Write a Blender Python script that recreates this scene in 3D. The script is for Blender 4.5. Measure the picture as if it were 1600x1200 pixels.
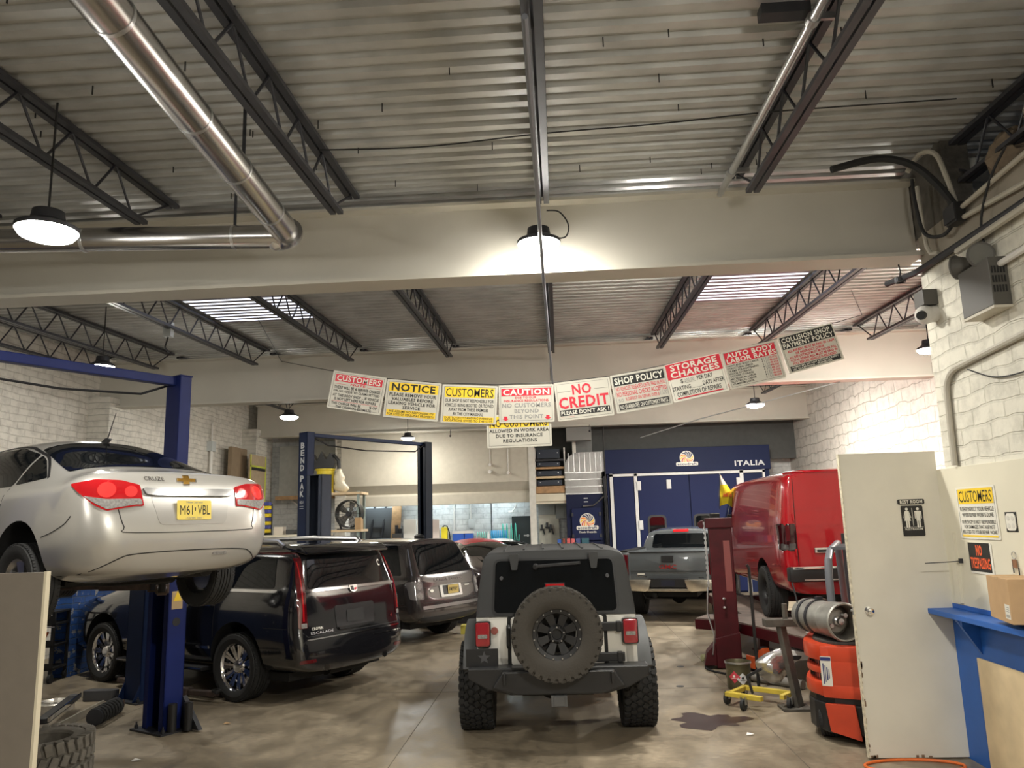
import bpy, bmesh, math, random
from mathutils import Vector, Matrix
from mathutils.bvhtree import BVHTree
from mathutils.geometry import delaunay_2d_cdt
random.seed(7)
for o in list(bpy.data.objects): bpy.data.objects.remove(o)
S = bpy.context.scene
COL = S.collection
PI = math.pi
def R(d): return math.radians(d)

# ------------------------------------------------------------ camera, world, exposure
cd = bpy.data.cameras.new('camera'); cam = bpy.data.objects.new('camera', cd); COL.objects.link(cam)
cd.sensor_fit = 'HORIZONTAL'; cd.sensor_width = 36; cd.lens = 27.0; cd.clip_end = 200; cd.clip_start = .05
_p, _w, _r = R(10.1629725), R(3.27653938), R(1.66111205)
_f = Vector((-math.sin(_w)*math.cos(_p), math.cos(_w)*math.cos(_p), math.sin(_p)))
_x = Vector((math.cos(_w), math.sin(_w), 0)); _u = _x.cross(_f)
_x2 = _x*math.cos(_r) - _u*math.sin(_r); _u2 = _x*math.sin(_r) + _u*math.cos(_r)
m = Matrix.Identity(4)
for i in range(3): m[i][0], m[i][1], m[i][2] = _x2[i], _u2[i], -_f[i]
m.translation = (0, 0, 2.1)
cam.matrix_world = m
S.camera = cam
S.view_settings.view_transform = 'Standard'; S.view_settings.look = 'None'
S.view_settings.exposure = 1.14; S.view_settings.gamma = 1.0; S.view_settings.use_curve_mapping = False
W = bpy.data.worlds.new('world'); S.world = W; W.use_nodes = True
W.node_tree.nodes['Background'].inputs[0].default_value = (.05, .06, .08, 1)
W.node_tree.nodes['Background'].inputs[1].default_value = .3
LAMP_POWER = 95.0          # radiance of the round high bay lamps
LAMP_COL = (1.0, .965, .88)
FAR_LAMP = 150.0
RIGHT_LAMP = 560.0
BACK_LAMP = 170.0
BACK_RIGHT = 370.0
FILL_LAMP = 230.0  # radiance of the unseen fill lamps added behind the beams
TUBE_POWER = 20.0
SKYLIGHT = 1.0

# ------------------------------------------------------------ materials
MATS = {}
def mat(name, col=(.5, .5, .5), rough=.5, metal=0., coat=0., noise=0., nscale=8., bump=0., bscale=20., emit=None, estr=0., spec=.5, alpha=1.):
    if name in MATS: return MATS[name]
    M = bpy.data.materials.new(name); M.use_nodes = True; MATS[name] = M
    N = M.node_tree.nodes; L = M.node_tree.links; b = N['Principled BSDF']
    c4 = (*col, 1)
    b.inputs['Base Color'].default_value = c4; b.inputs['Roughness'].default_value = rough
    b.inputs['Metallic'].default_value = metal; b.inputs['Coat Weight'].default_value = coat
    b.inputs['Coat Roughness'].default_value = .04; b.inputs['Specular IOR Level'].default_value = spec
    if alpha < 1: b.inputs['Alpha'].default_value = alpha
    if emit:
        b.inputs['Emission Color'].default_value = (*emit, 1); b.inputs['Emission Strength'].default_value = estr
    if noise or bump:
        tc = N.new('ShaderNodeTexCoord')
    if noise:
        n = N.new('ShaderNodeTexNoise'); n.inputs['Scale'].default_value = nscale; n.inputs['Detail'].default_value = 6
        L.new(tc.outputs['Object'], n.inputs['Vector'])
        r = N.new('ShaderNodeMapRange'); r.inputs[1].default_value = .3; r.inputs[2].default_value = .7
        r.inputs[3].default_value = 1-noise; r.inputs[4].default_value = 1+noise*.5
        L.new(n.outputs['Fac'], r.inputs[0])
        mx = N.new('ShaderNodeMix'); mx.data_type = 'RGBA'; mx.blend_type = 'MULTIPLY'; mx.inputs[0].default_value = 1
        mx.inputs[6].default_value = c4; L.new(r.outputs[0], mx.inputs[7]); L.new(mx.outputs[2], b.inputs['Base Color'])
    if bump:
        n2 = N.new('ShaderNodeTexNoise'); n2.inputs['Scale'].default_value = bscale; n2.inputs['Detail'].default_value = 4
        L.new(tc.outputs['Object'], n2.inputs['Vector'])
        bp = N.new('ShaderNodeBump'); bp.inputs['Strength'].default_value = bump; bp.inputs['Distance'].default_value = .02
        L.new(n2.outputs['Fac'], bp.inputs['Height']); L.new(bp.outputs[0], b.inputs['Normal'])
    return M

def brick_mat(name, col, mortar, axis='YZ', bw=.42, bh=.14, band=None, bumpk=.9, rough=.75, dist=.03, vary=.08):
    """painted brick, courses run along the wall; band=(z, colour, y_max) paints an added low band"""
    M = bpy.data.materials.new(name); M.use_nodes = True; MATS[name] = M
    N = M.node_tree.nodes; L = M.node_tree.links; b = N['Principled BSDF']; b.inputs['Roughness'].default_value = rough
    tc = N.new('ShaderNodeTexCoord'); sep = N.new('ShaderNodeSeparateXYZ'); L.new(tc.outputs['Object'], sep.inputs[0])
    com = N.new('ShaderNodeCombineXYZ')
    L.new(sep.outputs['Y' if axis == 'YZ' else 'X'], com.inputs[0]); L.new(sep.outputs['Z'], com.inputs[1])
    # wobble the courses
    nz = N.new('ShaderNodeTexNoise'); nz.inputs['Scale'].default_value = 2.2; nz.inputs['Detail'].default_value = 3
    L.new(tc.outputs['Object'], nz.inputs['Vector'])
    sub = N.new('ShaderNodeVectorMath'); sub.operation = 'MULTIPLY_ADD'; sub.inputs[1].default_value = (dist*2, dist*2, 0); L.new(nz.outputs['Color'], sub.inputs[0]); L.new(com.outputs[0], sub.inputs[2])
    br = N.new('ShaderNodeTexBrick'); br.inputs['Scale'].default_value = 1; br.inputs['Brick Width'].default_value = bw
    br.inputs['Row Height'].default_value = bh; br.inputs['Mortar Size'].default_value = .010; br.inputs['Mortar Smooth'].default_value = .35
    br.inputs['Color1'].default_value = (*col, 1); br.inputs['Color2'].default_value = (*[c*(1-vary) for c in col], 1); br.inputs['Mortar'].default_value = (*mortar, 1)
    L.new(sub.outputs[0], br.inputs['Vector'])
    n2 = N.new('ShaderNodeTexNoise'); n2.inputs['Scale'].default_value = 6; n2.inputs['Detail'].default_value = 8; n2.inputs['Roughness'].default_value = .65
    L.new(tc.outputs['Object'], n2.inputs['Vector'])
    r = N.new('ShaderNodeMapRange'); r.inputs[1].default_value = .28; r.inputs[2].default_value = .55; r.inputs[3].default_value = .72; r.inputs[4].default_value = 1
    L.new(n2.outputs['Fac'], r.inputs[0])
    mx = N.new('ShaderNodeMix'); mx.data_type = 'RGBA'; mx.blend_type = 'MULTIPLY'; mx.inputs[0].default_value = 1
    L.new(br.outputs['Color'], mx.inputs[6]); L.new(r.outputs[0], mx.inputs[7])
    last = mx.outputs[2]
    if band:
        zc, bc, ym = band
        lt = N.new('ShaderNodeMath'); lt.operation = 'LESS_THAN'; lt.inputs[1].default_value = zc; L.new(sep.outputs['Z'], lt.inputs[0])
        ly = N.new('ShaderNodeMath'); ly.operation = 'LESS_THAN'; ly.inputs[1].default_value = ym; L.new(sep.outputs['Y'], ly.inputs[0])
        mu = N.new('ShaderNodeMath'); mu.operation = 'MULTIPLY'; L.new(lt.outputs[0], mu.inputs[0]); L.new(ly.outputs[0], mu.inputs[1])
        # band colour broken up by noise
        n3 = N.new('ShaderNodeTexNoise'); n3.inputs['Scale'].default_value = 5; n3.inputs['Detail'].default_value = 9; L.new(tc.outputs['Object'], n3.inputs['Vector'])
        gt = N.new('ShaderNodeMath'); gt.operation = 'LESS_THAN'; gt.inputs[1].default_value = .70; L.new(n3.outputs['Fac'], gt.inputs[0])
        m3 = N.new('ShaderNodeMath'); m3.operation = 'MULTIPLY'; L.new(mu.outputs[0], m3.inputs[0]); L.new(gt.outputs[0], m3.inputs[1])
        m2 = N.new('ShaderNodeMix'); m2.data_type = 'RGBA'; L.new(m3.outputs[0], m2.inputs[0]); L.new(last, m2.inputs[6]); m2.inputs[7].default_value = (*bc, 1)
        last = m2.outputs[2]
    L.new(last, b.inputs['Base Color'])
    ad = N.new('ShaderNodeMath'); ad.operation = 'MULTIPLY_ADD'; ad.inputs[1].default_value = .5
    inv = N.new('ShaderNodeMath'); inv.operation = 'SUBTRACT'; inv.inputs[0].default_value = 1; L.new(br.outputs['Fac'], inv.inputs[1])
    L.new(n2.outputs['Fac'], ad.inputs[0]); L.new(inv.outputs[0], ad.inputs[2])
    bp = N.new('ShaderNodeBump'); bp.inputs['Strength'].default_value = bumpk; bp.inputs['Distance'].default_value = .018
    L.new(ad.outputs[0], bp.inputs['Height']); L.new(bp.outputs[0], b.inputs['Normal'])
    return M

# ------------------------------------------------------------ mesh builder
class MB:
    def __init__(s): s.v = []; s.f = []
    def add(s, vs, fs, M=None):
        o = len(s.v)
        s.v += [tuple((M @ Vector(p)) if M is not None else p) for p in vs]
        s.f += [tuple(i+o for i in f) for f in fs]
        return s
    def box(s, c, d, rot=None, M=None):
        x, y, z = [k/2 for k in d]
        vs = [(-x,-y,-z),(x,-y,-z),(x,y,-z),(-x,y,-z),(-x,-y,z),(x,-y,z),(x,y,z),(-x,y,z)]
        T = Matrix.Translation(c)
        if rot: T = T @ Matrix.Rotation(rot[2],4,'Z') @ Matrix.Rotation(rot[1],4,'Y') @ Matrix.Rotation(rot[0],4,'X')
        if M is not None: T = M @ T
        return s.add(vs, [(0,3,2,1),(4,5,6,7),(0,1,5,4),(1,2,6,5),(2,3,7,6),(3,0,4,7)], T)
    def b2(s, lo, hi, M=None):
        return s.box([(a+b)/2 for a, b in zip(lo, hi)], [abs(b-a) for a, b in zip(lo, hi)], None, M)
    def bar(s, p0, p1, w, h, up=(0,0,1), M=None):
        p0, p1 = Vector(p0), Vector(p1); d = (p1-p0); l = d.length; d.normalize()
        u = Vector(up); x = d.cross(u)
        if x.length < 1e-4: x = d.cross(Vector((0,1,0)))
        x.normalize(); u = x.cross(d)
        T = Matrix((( x.x, d.x, u.x, 0),(x.y, d.y, u.y, 0),(x.z, d.z, u.z, 0),(0,0,0,1)))
        T = Matrix.Translation((p0+p1)/2) @ T
        if M is not None: T = M @ T
        return s.box((0,0,0), (w,l,h), None, T)
    def cyl(s, p0, p1, r, n=16, r2=None, cap=True, M=None):
        p0, p1 = Vector(p0), Vector(p1); r2 = r if r2 is None else r2
        d = (p1-p0).normalized(); a = d.orthogonal().normalized(); b = d.cross(a)
        vs = []; fs = []
        for (p, q) in ((p0, r), (p1, r2)):
            for i in range(n):
                t = 2*PI*i/n; vs.append(p + a*(math.cos(t)*q) + b*(math.sin(t)*q))
        for i in range(n):
            j = (i+1) % n; fs.append((i, j, n+j, n+i))
        if cap: fs += [tuple(range(n))[::-1], tuple(range(n, 2*n))]
        return s.add(vs, fs, M)
    def tube(s, pts, r, n=8, M=None, cap=True, closed=False):
        P = [Vector(p) for p in pts]; m = len(P); vs = []; fs = []
        t = (P[1]-P[0]).normalized(); a = t.orthogonal().normalized()
        for k in range(m):
            if closed: t = (P[(k+1) % m]-P[k-1]).normalized()
            else: t = (P[min(k+1, m-1)]-P[max(k-1, 0)]).normalized()
            a = (a - t*a.dot(t)).normalized(); b = t.cross(a)
            rr = r[k] if isinstance(r, (list, tuple)) else r
            for i in range(n):
                q = 2*PI*i/n; vs.append(P[k] + a*(math.cos(q)*rr) + b*(math.sin(q)*rr))
        for k in range(m if closed else m-1):
            k2 = (k+1) % m
            for i in range(n):
                j = (i+1) % n; fs.append((k*n+i, k*n+j, k2*n+j, k2*n+i))
        if cap and not closed: fs += [tuple(range(n))[::-1], tuple(range((m-1)*n, m*n))]
        return s.add(vs, fs, M)
    def lathe(s, prof, M=None, n=32, closed=False, a0=0, a1=2*PI):
        """prof: (r, h) pairs revolved about local Z"""
        vs = []; fs = []; m = len(prof); full = abs(a1-a0-2*PI) < 1e-6; nn = n if full else n+1
        for i in range(nn):
            t = a0+(a1-a0)*i/n
            for (r, h) in prof: vs.append((r*math.cos(t), r*math.sin(t), h))
        for i in range(n):
            j = (i+1) % nn
            for k in range(m if closed else m-1):
                k2 = (k+1) % m
                fs.append((i*m+k, j*m+k, j*m+k2, i*m+k2))
        return s.add(vs, fs, M)
    def prism(s, poly, z0, z1, M=None):
        n = len(poly); ar = sum(poly[i][0]*poly[(i+1) % n][1]-poly[(i+1) % n][0]*poly[i][1] for i in range(n))
        if ar < 0: poly = poly[::-1]
        vs = [(x, y, z0) for x, y in poly]+[(x, y, z1) for x, y in poly]
        fs = [tuple(range(n))[::-1], tuple(range(n, 2*n))]+[(i, (i+1) % n, n+(i+1) % n, n+i) for i in range(n)]
        return s.add(vs, fs, M)
    def sphere(s, c, r, n=16, m=10, M=None, sc=(1,1,1)):
        vs = []; fs = []
        for k in range(m+1):
            a = PI*k/m
            for i in range(n):
                t = 2*PI*i/n; vs.append((c[0]+r*sc[0]*math.sin(a)*math.cos(t), c[1]+r*sc[1]*math.sin(a)*math.sin(t), c[2]-r*sc[2]*math.cos(a)))
        for k in range(m):
            for i in range(n):
                j = (i+1) % n; fs.append((k*n+i, k*n+j, (k+1)*n+j, (k+1)*n+i))
        return s.add(vs, fs, M)
    def text(s, body, x, y, w, h, bold=.012, M=None, z=0, align='C', asp=None):
        """letters fitted in a w x h rectangle centred at x, y of the local XY plane"""
        vs, fs, bx = text_geo(body, bold)
        sx = w/(bx[1]-bx[0]); sy = h/(bx[3]-bx[2])
        if asp: sx = min(sx, sy*asp); 
        cx = (bx[0]+bx[1])/2
        if align == 'L': ox = x-bx[0]*sx
        else: ox = x-cx*sx
        return s.add([(ox+p[0]*sx, y+(p[1]-(bx[2]+bx[3])/2)*sy, z) for p in vs], fs, M)
    def build(s, name, material, parent=None, smooth=False, bevel=0, seg=2, angle=35, M=None, weld=False, recalc=True):
        me = bpy.data.meshes.new(name)
        me.from_pydata([tuple(v) for v in s.v], [], s.f)
        if M is not None: me.transform(M)
        bm = bmesh.new(); bm.from_mesh(me)
        if weld: bmesh.ops.remove_doubles(bm, verts=bm.verts, dist=1e-4)
        if recalc: bmesh.ops.recalc_face_normals(bm, faces=bm.faces)
        if bevel:
            es = [e for e in bm.edges if len(e.link_faces) == 2 and e.calc_face_angle(0) > R(30)]
            bmesh.ops.bevel(bm, geom=es, offset=bevel, segments=seg, affect='EDGES', profile=.6, clamp_overlap=True)
        if smooth:
            for f in bm.faces: f.smooth = True
            for e in bm.edges:
                if len(e.link_faces) == 2 and e.calc_face_angle(0) > R(angle): e.smooth = False
        bm.to_mesh(me); bm.free()
        if isinstance(material, str): material = MATS[material]
        me.materials.append(material)
        o = bpy.data.objects.new(name, me); COL.objects.link(o)
        if parent: o.parent = parent
        return o
_TG = {}
def text_geo(body, bold):
    k = (body, bold)
    if k in _TG: return _TG[k]
    cu = bpy.data.curves.new('t', 'FONT'); cu.body = body; cu.size = 1; cu.resolution_u = 2; cu.offset = bold; cu.fill_mode = 'FRONT'
    cu.space_character = 1+bold*3
    o = bpy.data.objects.new('t', cu); COL.objects.link(o)
    dg = bpy.context.evaluated_depsgraph_get(); dg.update()
    me = bpy.data.meshes.new_from_object(o.evaluated_get(dg))
    vs = [tuple(v.co) for v in me.vertices]; fs = [tuple(p.vertices) for p in me.polygons]
    bpy.data.objects.remove(o); bpy.data.meshes.remove(me); bpy.data.curves.remove(cu)
    if not vs: vs = [(0,0,0),(1,0,0),(1,1,0)]
    bx = (min(v[0] for v in vs), max(v[0] for v in vs), min(v[1] for v in vs), max(v[1] for v in vs))
    _TG[k] = (vs, fs, bx); return _TG[k]

def thing(name, label, cat, loc=(0,0,0), rz=0, group=None):
    o = bpy.data.objects.new(name, None); COL.objects.link(o); o.empty_display_size = .1
    o.location = loc; o.rotation_euler = (0, 0, rz); return tag(o, label, cat, group)
def tag(o, label, cat=None, group=None, kind=None):
    o['label'] = label
    if cat: o['category'] = cat
    if group: o['group'] = group
    if kind: o['kind'] = kind
    return o
def struct(o, label=None):
    o['kind'] = 'structure'
    if label: o['label'] = label
    return o
def dup(root, loc, rz=None, label=None):
    r = root.copy(); COL.objects.link(r); r.location = loc
    if rz is not None: r.rotation_euler = (0, 0, rz)
    if label: r['label'] = label
    for ch in list(root.children):
        c = ch.copy(); COL.objects.link(c); c.parent = r
        for g in list(ch.children):
            d = g.copy(); COL.objects.link(d); d.parent = c
    return r
def frame(o, x, y):
    """matrix with origin o, local X along x and local Y along y"""
    x = Vector(x).normalized(); y = Vector(y); z = x.cross(y).normalized(); y = z.cross(x)
    M = Matrix.Identity(4)
    for i in range(3): M[i][0], M[i][1], M[i][2], M[i][3] = x[i], y[i], z[i], o[i]
    return M
def arc(cx, cy, r, a0, a1, n=6):
    return [(cx+r*math.cos(R(a0+(a1-a0)*i/n)), cy+r*math.sin(R(a0+(a1-a0)*i/n))) for i in range(n+1)]
def rrect(x0, y0, x1, y1, r, n=4):
    return arc(x1-r, y1-r, r, 0, 90, n)+arc(x0+r, y1-r, r, 90, 180, n)+arc(x0+r, y0+r, r, 180, 270, n)+arc(x1-r, y0+r, r, 270, 360, n)
def rpoly(pts, r, n=3):
    """round the corners of a polygon"""
    out = []; m = len(pts)
    for i in range(m):
        a, b, c = Vector(pts[i-1]), Vector(pts[i]), Vector(pts[(i+1) % m])
        rr = min(r, (a-b).length*.45, (c-b).length*.45)
        p = b+(a-b).normalized()*rr; q = b+(c-b).normalized()*rr
        for k in range(n+1):
            t = k/n; w = p*(1-t)**2+b*2*t*(1-t)+q*t*t; out.append((w.x, w.y))
    return out
def smoothline(pts, n=6):
    P = [Vector(p) for p in pts]; out = []
    for i in range(len(P)-1):
        a, b, c, d = P[max(i-1, 0)], P[i], P[i+1], P[min(i+2, len(P)-1)]
        for k in range(n):
            t = k/n
            out.append(.5*((2*b)+(c-a)*t+(2*a-5*b+4*c-d)*t*t+(3*b-a-3*c+d)*t**3))
    out.append(P[-1]); return out

mat('black_rubber', (.018,.018,.018), .75, bump=.2, bscale=60)
mat('dark_steel', (.035,.036,.042), .5, .3, noise=.2)
mat('joist_paint', (.045,.046,.055), .45, .2, noise=.15)
mat('galvanised', (.62,.63,.64), .3, .95, noise=.12, nscale=5)
mat('chrome', (.8,.8,.82), .08, 1.0)
mat('satin_metal', (.55,.55,.56), .3, 1.0)
mat('white_paint', (.72,.70,.66), .5)
mat('black_plastic', (.012,.012,.013), .45)
mat('grey_plastic', (.06,.06,.065), .5)
mat('glass_dark', (.004,.005,.006), .03, 0, spec=.38)
mat('red_lens', (.42,.008,.012), .08, coat=1.)
mat('deep_red_lens', (.085,.003,.006), .08, coat=1.)
mat('clear_lens', (.27,.26,.25), .15, coat=.6, noise=.35, nscale=60); mat('dark_chrome', (.20,.195,.19), .16, 1.0)
mat('wood', (.42,.25,.12), .6, noise=.35, nscale=6)
mat('pale_wood', (.66,.50,.31), .6, noise=.15, nscale=5)
mat('cardboard', (.48,.31,.16), .8, noise=.08)
mat('sign_white', (.74,.72,.64), .4); mat('sign_cream', (.56,.54,.47), .45); mat('sign_black', (.012,.012,.012), .5); mat('sign_red', (.62,.015,.04), .45)
mat('sign_yellow', (.85,.58,.03), .45); mat('sign_orange', (.95,.13,.03), .5); mat('ink_grey', (.28,.28,.27), .6)
# ============================================================ the setting
def roof(y): return 5.12+.029*y
def floor_mat():
    M = mat('concrete_floor', (.27,.245,.205), .55); N = M.node_tree.nodes; L = M.node_tree.links; b = N['Principled BSDF']
    tc = N.new('ShaderNodeTexCoord')
    def noise(sc, det, lo, hi, a, c, stretch=None):
        n = N.new('ShaderNodeTexNoise'); n.inputs['Scale'].default_value = sc; n.inputs['Detail'].default_value = det; n.inputs['Roughness'].default_value = .6
        if stretch:
            mp = N.new('ShaderNodeMapping'); mp.inputs['Scale'].default_value = stretch; L.new(tc.outputs['Object'], mp.inputs[0]); L.new(mp.outputs[0], n.inputs['Vector'])
        else: L.new(tc.outputs['Object'], n.inputs['Vector'])
        r = N.new('ShaderNodeMapRange'); r.inputs[1].default_value = lo; r.inputs[2].default_value = hi; r.inputs[3].default_value = a; r.inputs[4].default_value = c
        L.new(n.outputs['Fac'], r.inputs[0]); return r.outputs[0], n
    f1, _ = noise(.8, 5, .35, .65, .74, 1.06)
    f2, _ = noise(3.2, 10, .36, .64, .70, 1.10, (1, .6, 1))
    f3, n3 = noise(22, 8, .35, .65, .78, 1.12, (.7, 1.3, 1))
    f4, _ = noise(.9, 10, .60, .68, 1., .55)
    cur = None
    for f in (f1, f2, f3, f4):
        if cur is None: cur = f
        else:
            mm = N.new('ShaderNodeMath'); mm.operation = 'MULTIPLY'; L.new(cur, mm.inputs[0]); L.new(f, mm.inputs[1]); cur = mm.outputs[0]
    mx = N.new('ShaderNodeMix'); mx.data_type = 'RGBA'; mx.blend_type = 'MULTIPLY'; mx.inputs[0].default_value = 1
    mx.inputs[6].default_value = (.31,.255,.18,1); L.new(cur, mx.inputs[7]); L.new(mx.outputs[2], b.inputs['Base Color'])
    r = N.new('ShaderNodeMapRange'); r.inputs[1].default_value = .5; r.inputs[2].default_value = 1.1; r.inputs[3].default_value = .30; r.inputs[4].default_value = .62
    L.new(cur, r.inputs[0]); L.new(r.outputs[0], b.inputs['Roughness'])
    bp = N.new('ShaderNodeBump'); bp.inputs['Strength'].default_value = .12; bp.inputs['Distance'].default_value = .01
    L.new(n3.outputs['Fac'], bp.inputs['Height']); L.new(bp.outputs[0], b.inputs['Normal'])
    return M
XL, XR, XN, YB, YF = -8.95, 6.95, 3.45, 23.6, -4.0
o = MB().b2((XL-.2, YF-.2, -.15), (XR+.2, YB+.2, 0)).build('floor', floor_mat()); struct(o, 'stained grey brown concrete floor')
# saw cut joints in the slab, dark thin lines
mj = mat('joint_dark', (.13,.11,.085), .8)
j = MB()
for x in (-5.2, -1.6, 2.0): j.b2((x-.004, 2, 0), (x+.004, 21.5, .0012))
for y in (6.2, 10.2, 14.4, 18.4): j.b2((-8.9, y-.006, 0), (6.9, y+.006, .0015))
struct(j.build('trim_1', mj), 'saw cut joints in the concrete floor')

wb = brick_mat('white_brick', (.70,.67,.60), (.56,.53,.47), 'YZ', .40, .115, band=(1.35, (.012,.030,.10), 11.2), bumpk=.7, dist=.045)  # navy band added on the unseen stretch so car sides reflect dark
struct(MB().b2((XL-.2, YF, 0), (XL, YB, 6)).build('wall_left', wb), 'white painted brick wall of the long bay')
pm = brick_mat('pier_brick', (.70,.67,.60), (.52,.50,.45), 'YZ', .40, .115, bumpk=.8)
for k, y in enumerate((14.4, 21.6)):
    struct(MB().b2((XL, y-.35, 0), (XL+.42, y+.45, 4.48+.029*(y-7))).build('trim_%d' % (k+2), pm), 'white brick pier carrying the %s roof beam' % ('second', 'third')[k])
wr = brick_mat('rough_block', (.70,.655,.59), (.53,.49,.43), 'YZ', .62, .27, bumpk=1.1, dist=.09)
struct(MB().b2((XR, 7.1, 0), (XR+.2, YB, 6)).build('wall_right', wr), 'rough whitewashed stone wall beyond the red van')
wn = brick_mat('near_brick', (.72,.69,.59), (.645,.62,.525), 'YZ', .44, .135, bumpk=.9, dist=.06)
struct(MB().b2((XN, YF, 0), (XN+.25, 7.12, 4.26)).b2((XN+.25, 6.9, 0), (XR+.2, 7.12, 5.3)).build('wall_right_near', wn), 'white painted brick wall right of the rest room door')
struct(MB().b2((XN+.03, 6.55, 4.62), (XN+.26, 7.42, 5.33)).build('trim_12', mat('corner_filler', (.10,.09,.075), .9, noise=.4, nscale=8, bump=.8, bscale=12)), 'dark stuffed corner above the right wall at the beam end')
struct(MB().b2((XN+.02, YF, 4.26), (XN+.25, 7.12, 4.62)).build('trim_4', mat('ply_band', (.30,.265,.21), .7, noise=.15, nscale=3)), 'tan plywood band above the right brick wall')
wk = brick_mat('back_brick', (.66,.67,.66), (.52,.53,.53), 'XZ', .42, .16, bumpk=.6)
struct(MB().b2((XL-.2, YB, 0), (XR+.2, YB+.2, 6.2)).build('wall_back', wk), 'white block back wall under the mezzanine')
struct(MB().b2((XL-.2, YF-.2, 0), (XR+.2, YF, 6)).build('wall_front', mat('front_wall', (.16,.15,.14), .7, noise=.1)), 'plain wall behind the viewpoint')

# corrugated steel roof deck, ribs run across the room, with two translucent bays
dk = mat('roof_deck', (.49,.492,.475), .42, .3, noise=.2, nscale=3)
PITCH = .178
def deck(x0, x1, y0, y1):
    b = MB(); n = int(round((y1-y0)/PITCH)); vs = []; fs = []
    for i in range(n):
        y = y0+i*PITCH
        for dy, dz in ((0, 0), (.080, 0), (.094, .04), (.164, .04)):
            yy = y+dy; z = roof(yy)+.004+dz
            vs += [(x0, yy, z), (x1, yy, z)]
    yy = y0+n*PITCH; vs += [(x0, yy, roof(yy)+.004), (x1, yy, roof(yy)+.004)]
    for i in range(len(vs)//2-1): fs.append((2*i, 2*i+1, 2*i+3, 2*i+2))
    b.add(vs, fs); return b
SKY = [(-5.43, -3.87, 10.33), (2.15, 3.62, 10.33)]
ny = lambda y: YF+round((y-YF)/PITCH)*PITCH
ya, yb2 = ny(10.2), ny(12.05)
b = deck(XL-.2, XR+.2, YF, ya)
for x0, x1 in ((XL-.2, SKY[0][0]), (SKY[0][1], SKY[1][0]), (SKY[1][1], XR+.2)):
    t = deck(x0, x1, ya, yb2+.01); b.add(t.v, t.f)
t = deck(XL-.2, XR+.2, yb2, YB+.2); b.add(t.v, t.f)
# flat insulation board over the deck closes the roof
for (x0, x1, y0, y1) in ((XL-.2, XR+.2, YF-.2, ya), (XL-.2, XR+.2, yb2, YB+.2), (XL-.2, SKY[0][0], ya, yb2), (SKY[0][1], SKY[1][0], ya, yb2), (SKY[1][1], XR+.2, ya, yb2)):
    b.add([(x, y, roof(y)+dz) for dz in (.06, .16) for x, y in ((x0, y0), (x1, y0), (x1, y1), (x0, y1))], [(0,1,2,3),(4,5,6,7),(0,1,5,4),(1,2,6,5),(2,3,7,6),(3,0,4,7)])
struct(b.build('ceiling', dk, recalc=False), 'dark corrugated steel roof deck')
skm = mat('skylight_plastic', (.75,.78,.85), .35, emit=(.80,.86,1.), estr=SKYLIGHT)
for k, (x0, x1, _) in enumerate(SKY):
    n0 = MB(); y = ya
    # ribs stay dark, the flats glow
    gl = MB(); rb = MB()
    while y < yb2-.01:
        gl.add([(x0, y, roof(y)+.004), (x1, y, roof(y)+.004), (x1, y+.085, roof(y+.085)+.004), (x0, y+.085, roof(y+.085)+.004)], [(0,1,2,3)])
        rb.b2((x0, y+.085, roof(y)+.006), (x1, y+PITCH, roof(y)+.02)); y += PITCH
    w = gl.build('window_%d' % (k+1), skm); struct(w, '%s translucent striped skylight in the roof' % ('left', 'right')[k])
    rb.build('rib', mat('skylight_rib', (.30,.27,.30), .5), w)
# fixing pins through the deck
b = MB(); rr = random.Random(3)
for i in range(70):
    x = rr.uniform(-7, 5.5); y = rr.uniform(3.6, 7.0); b.b2((x-.004, y-.004, roof(y)-.05), (x+.004, y+.004, roof(y)+.02))
tag(b.build('deck_screws', mat('screw_black', (.02,.02,.02), .6)), 'dark screw tips poking through the roof deck', 'screws', kind='stuff')

# ------------------------------------------------------------ main beams (beige I beams)
bg = mat('beam_beige', (.55,.525,.46), .55, noise=.06, nscale=1.5)
def ibeam(y, z0, z1, x0, x1, label, name='steel_beam'):
    b = MB(); b.b2((x0, y-.02, z0+.03), (x1, y+.02, z1-.02)); b.b2((x0, y-.16, z0), (x1, y+.16, z0+.035)); b.b2((x0, y-.16, z1-.03), (x1, y+.16, z1))
    o = b.build(name, bg); tag(o, label, 'beam'); o['kind'] = 'structure'; return o
ibeam(7.2, 4.43, 5.19, XL, 3.47, 'nearest wide beige roof beam crossing the whole room')
ibeam(14.4, 4.50, 5.40, XL, XR, 'middle beige roof beam behind the hanging notice signs')
ibeam(21.6, 4.68, 5.61, XL+.3, XR, 'farthest beige roof beam above the spray booth')
ibeam(0.0, 4.25, 5.00, XL, 3.47, 'beige roof beam above the viewpoint')

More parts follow.
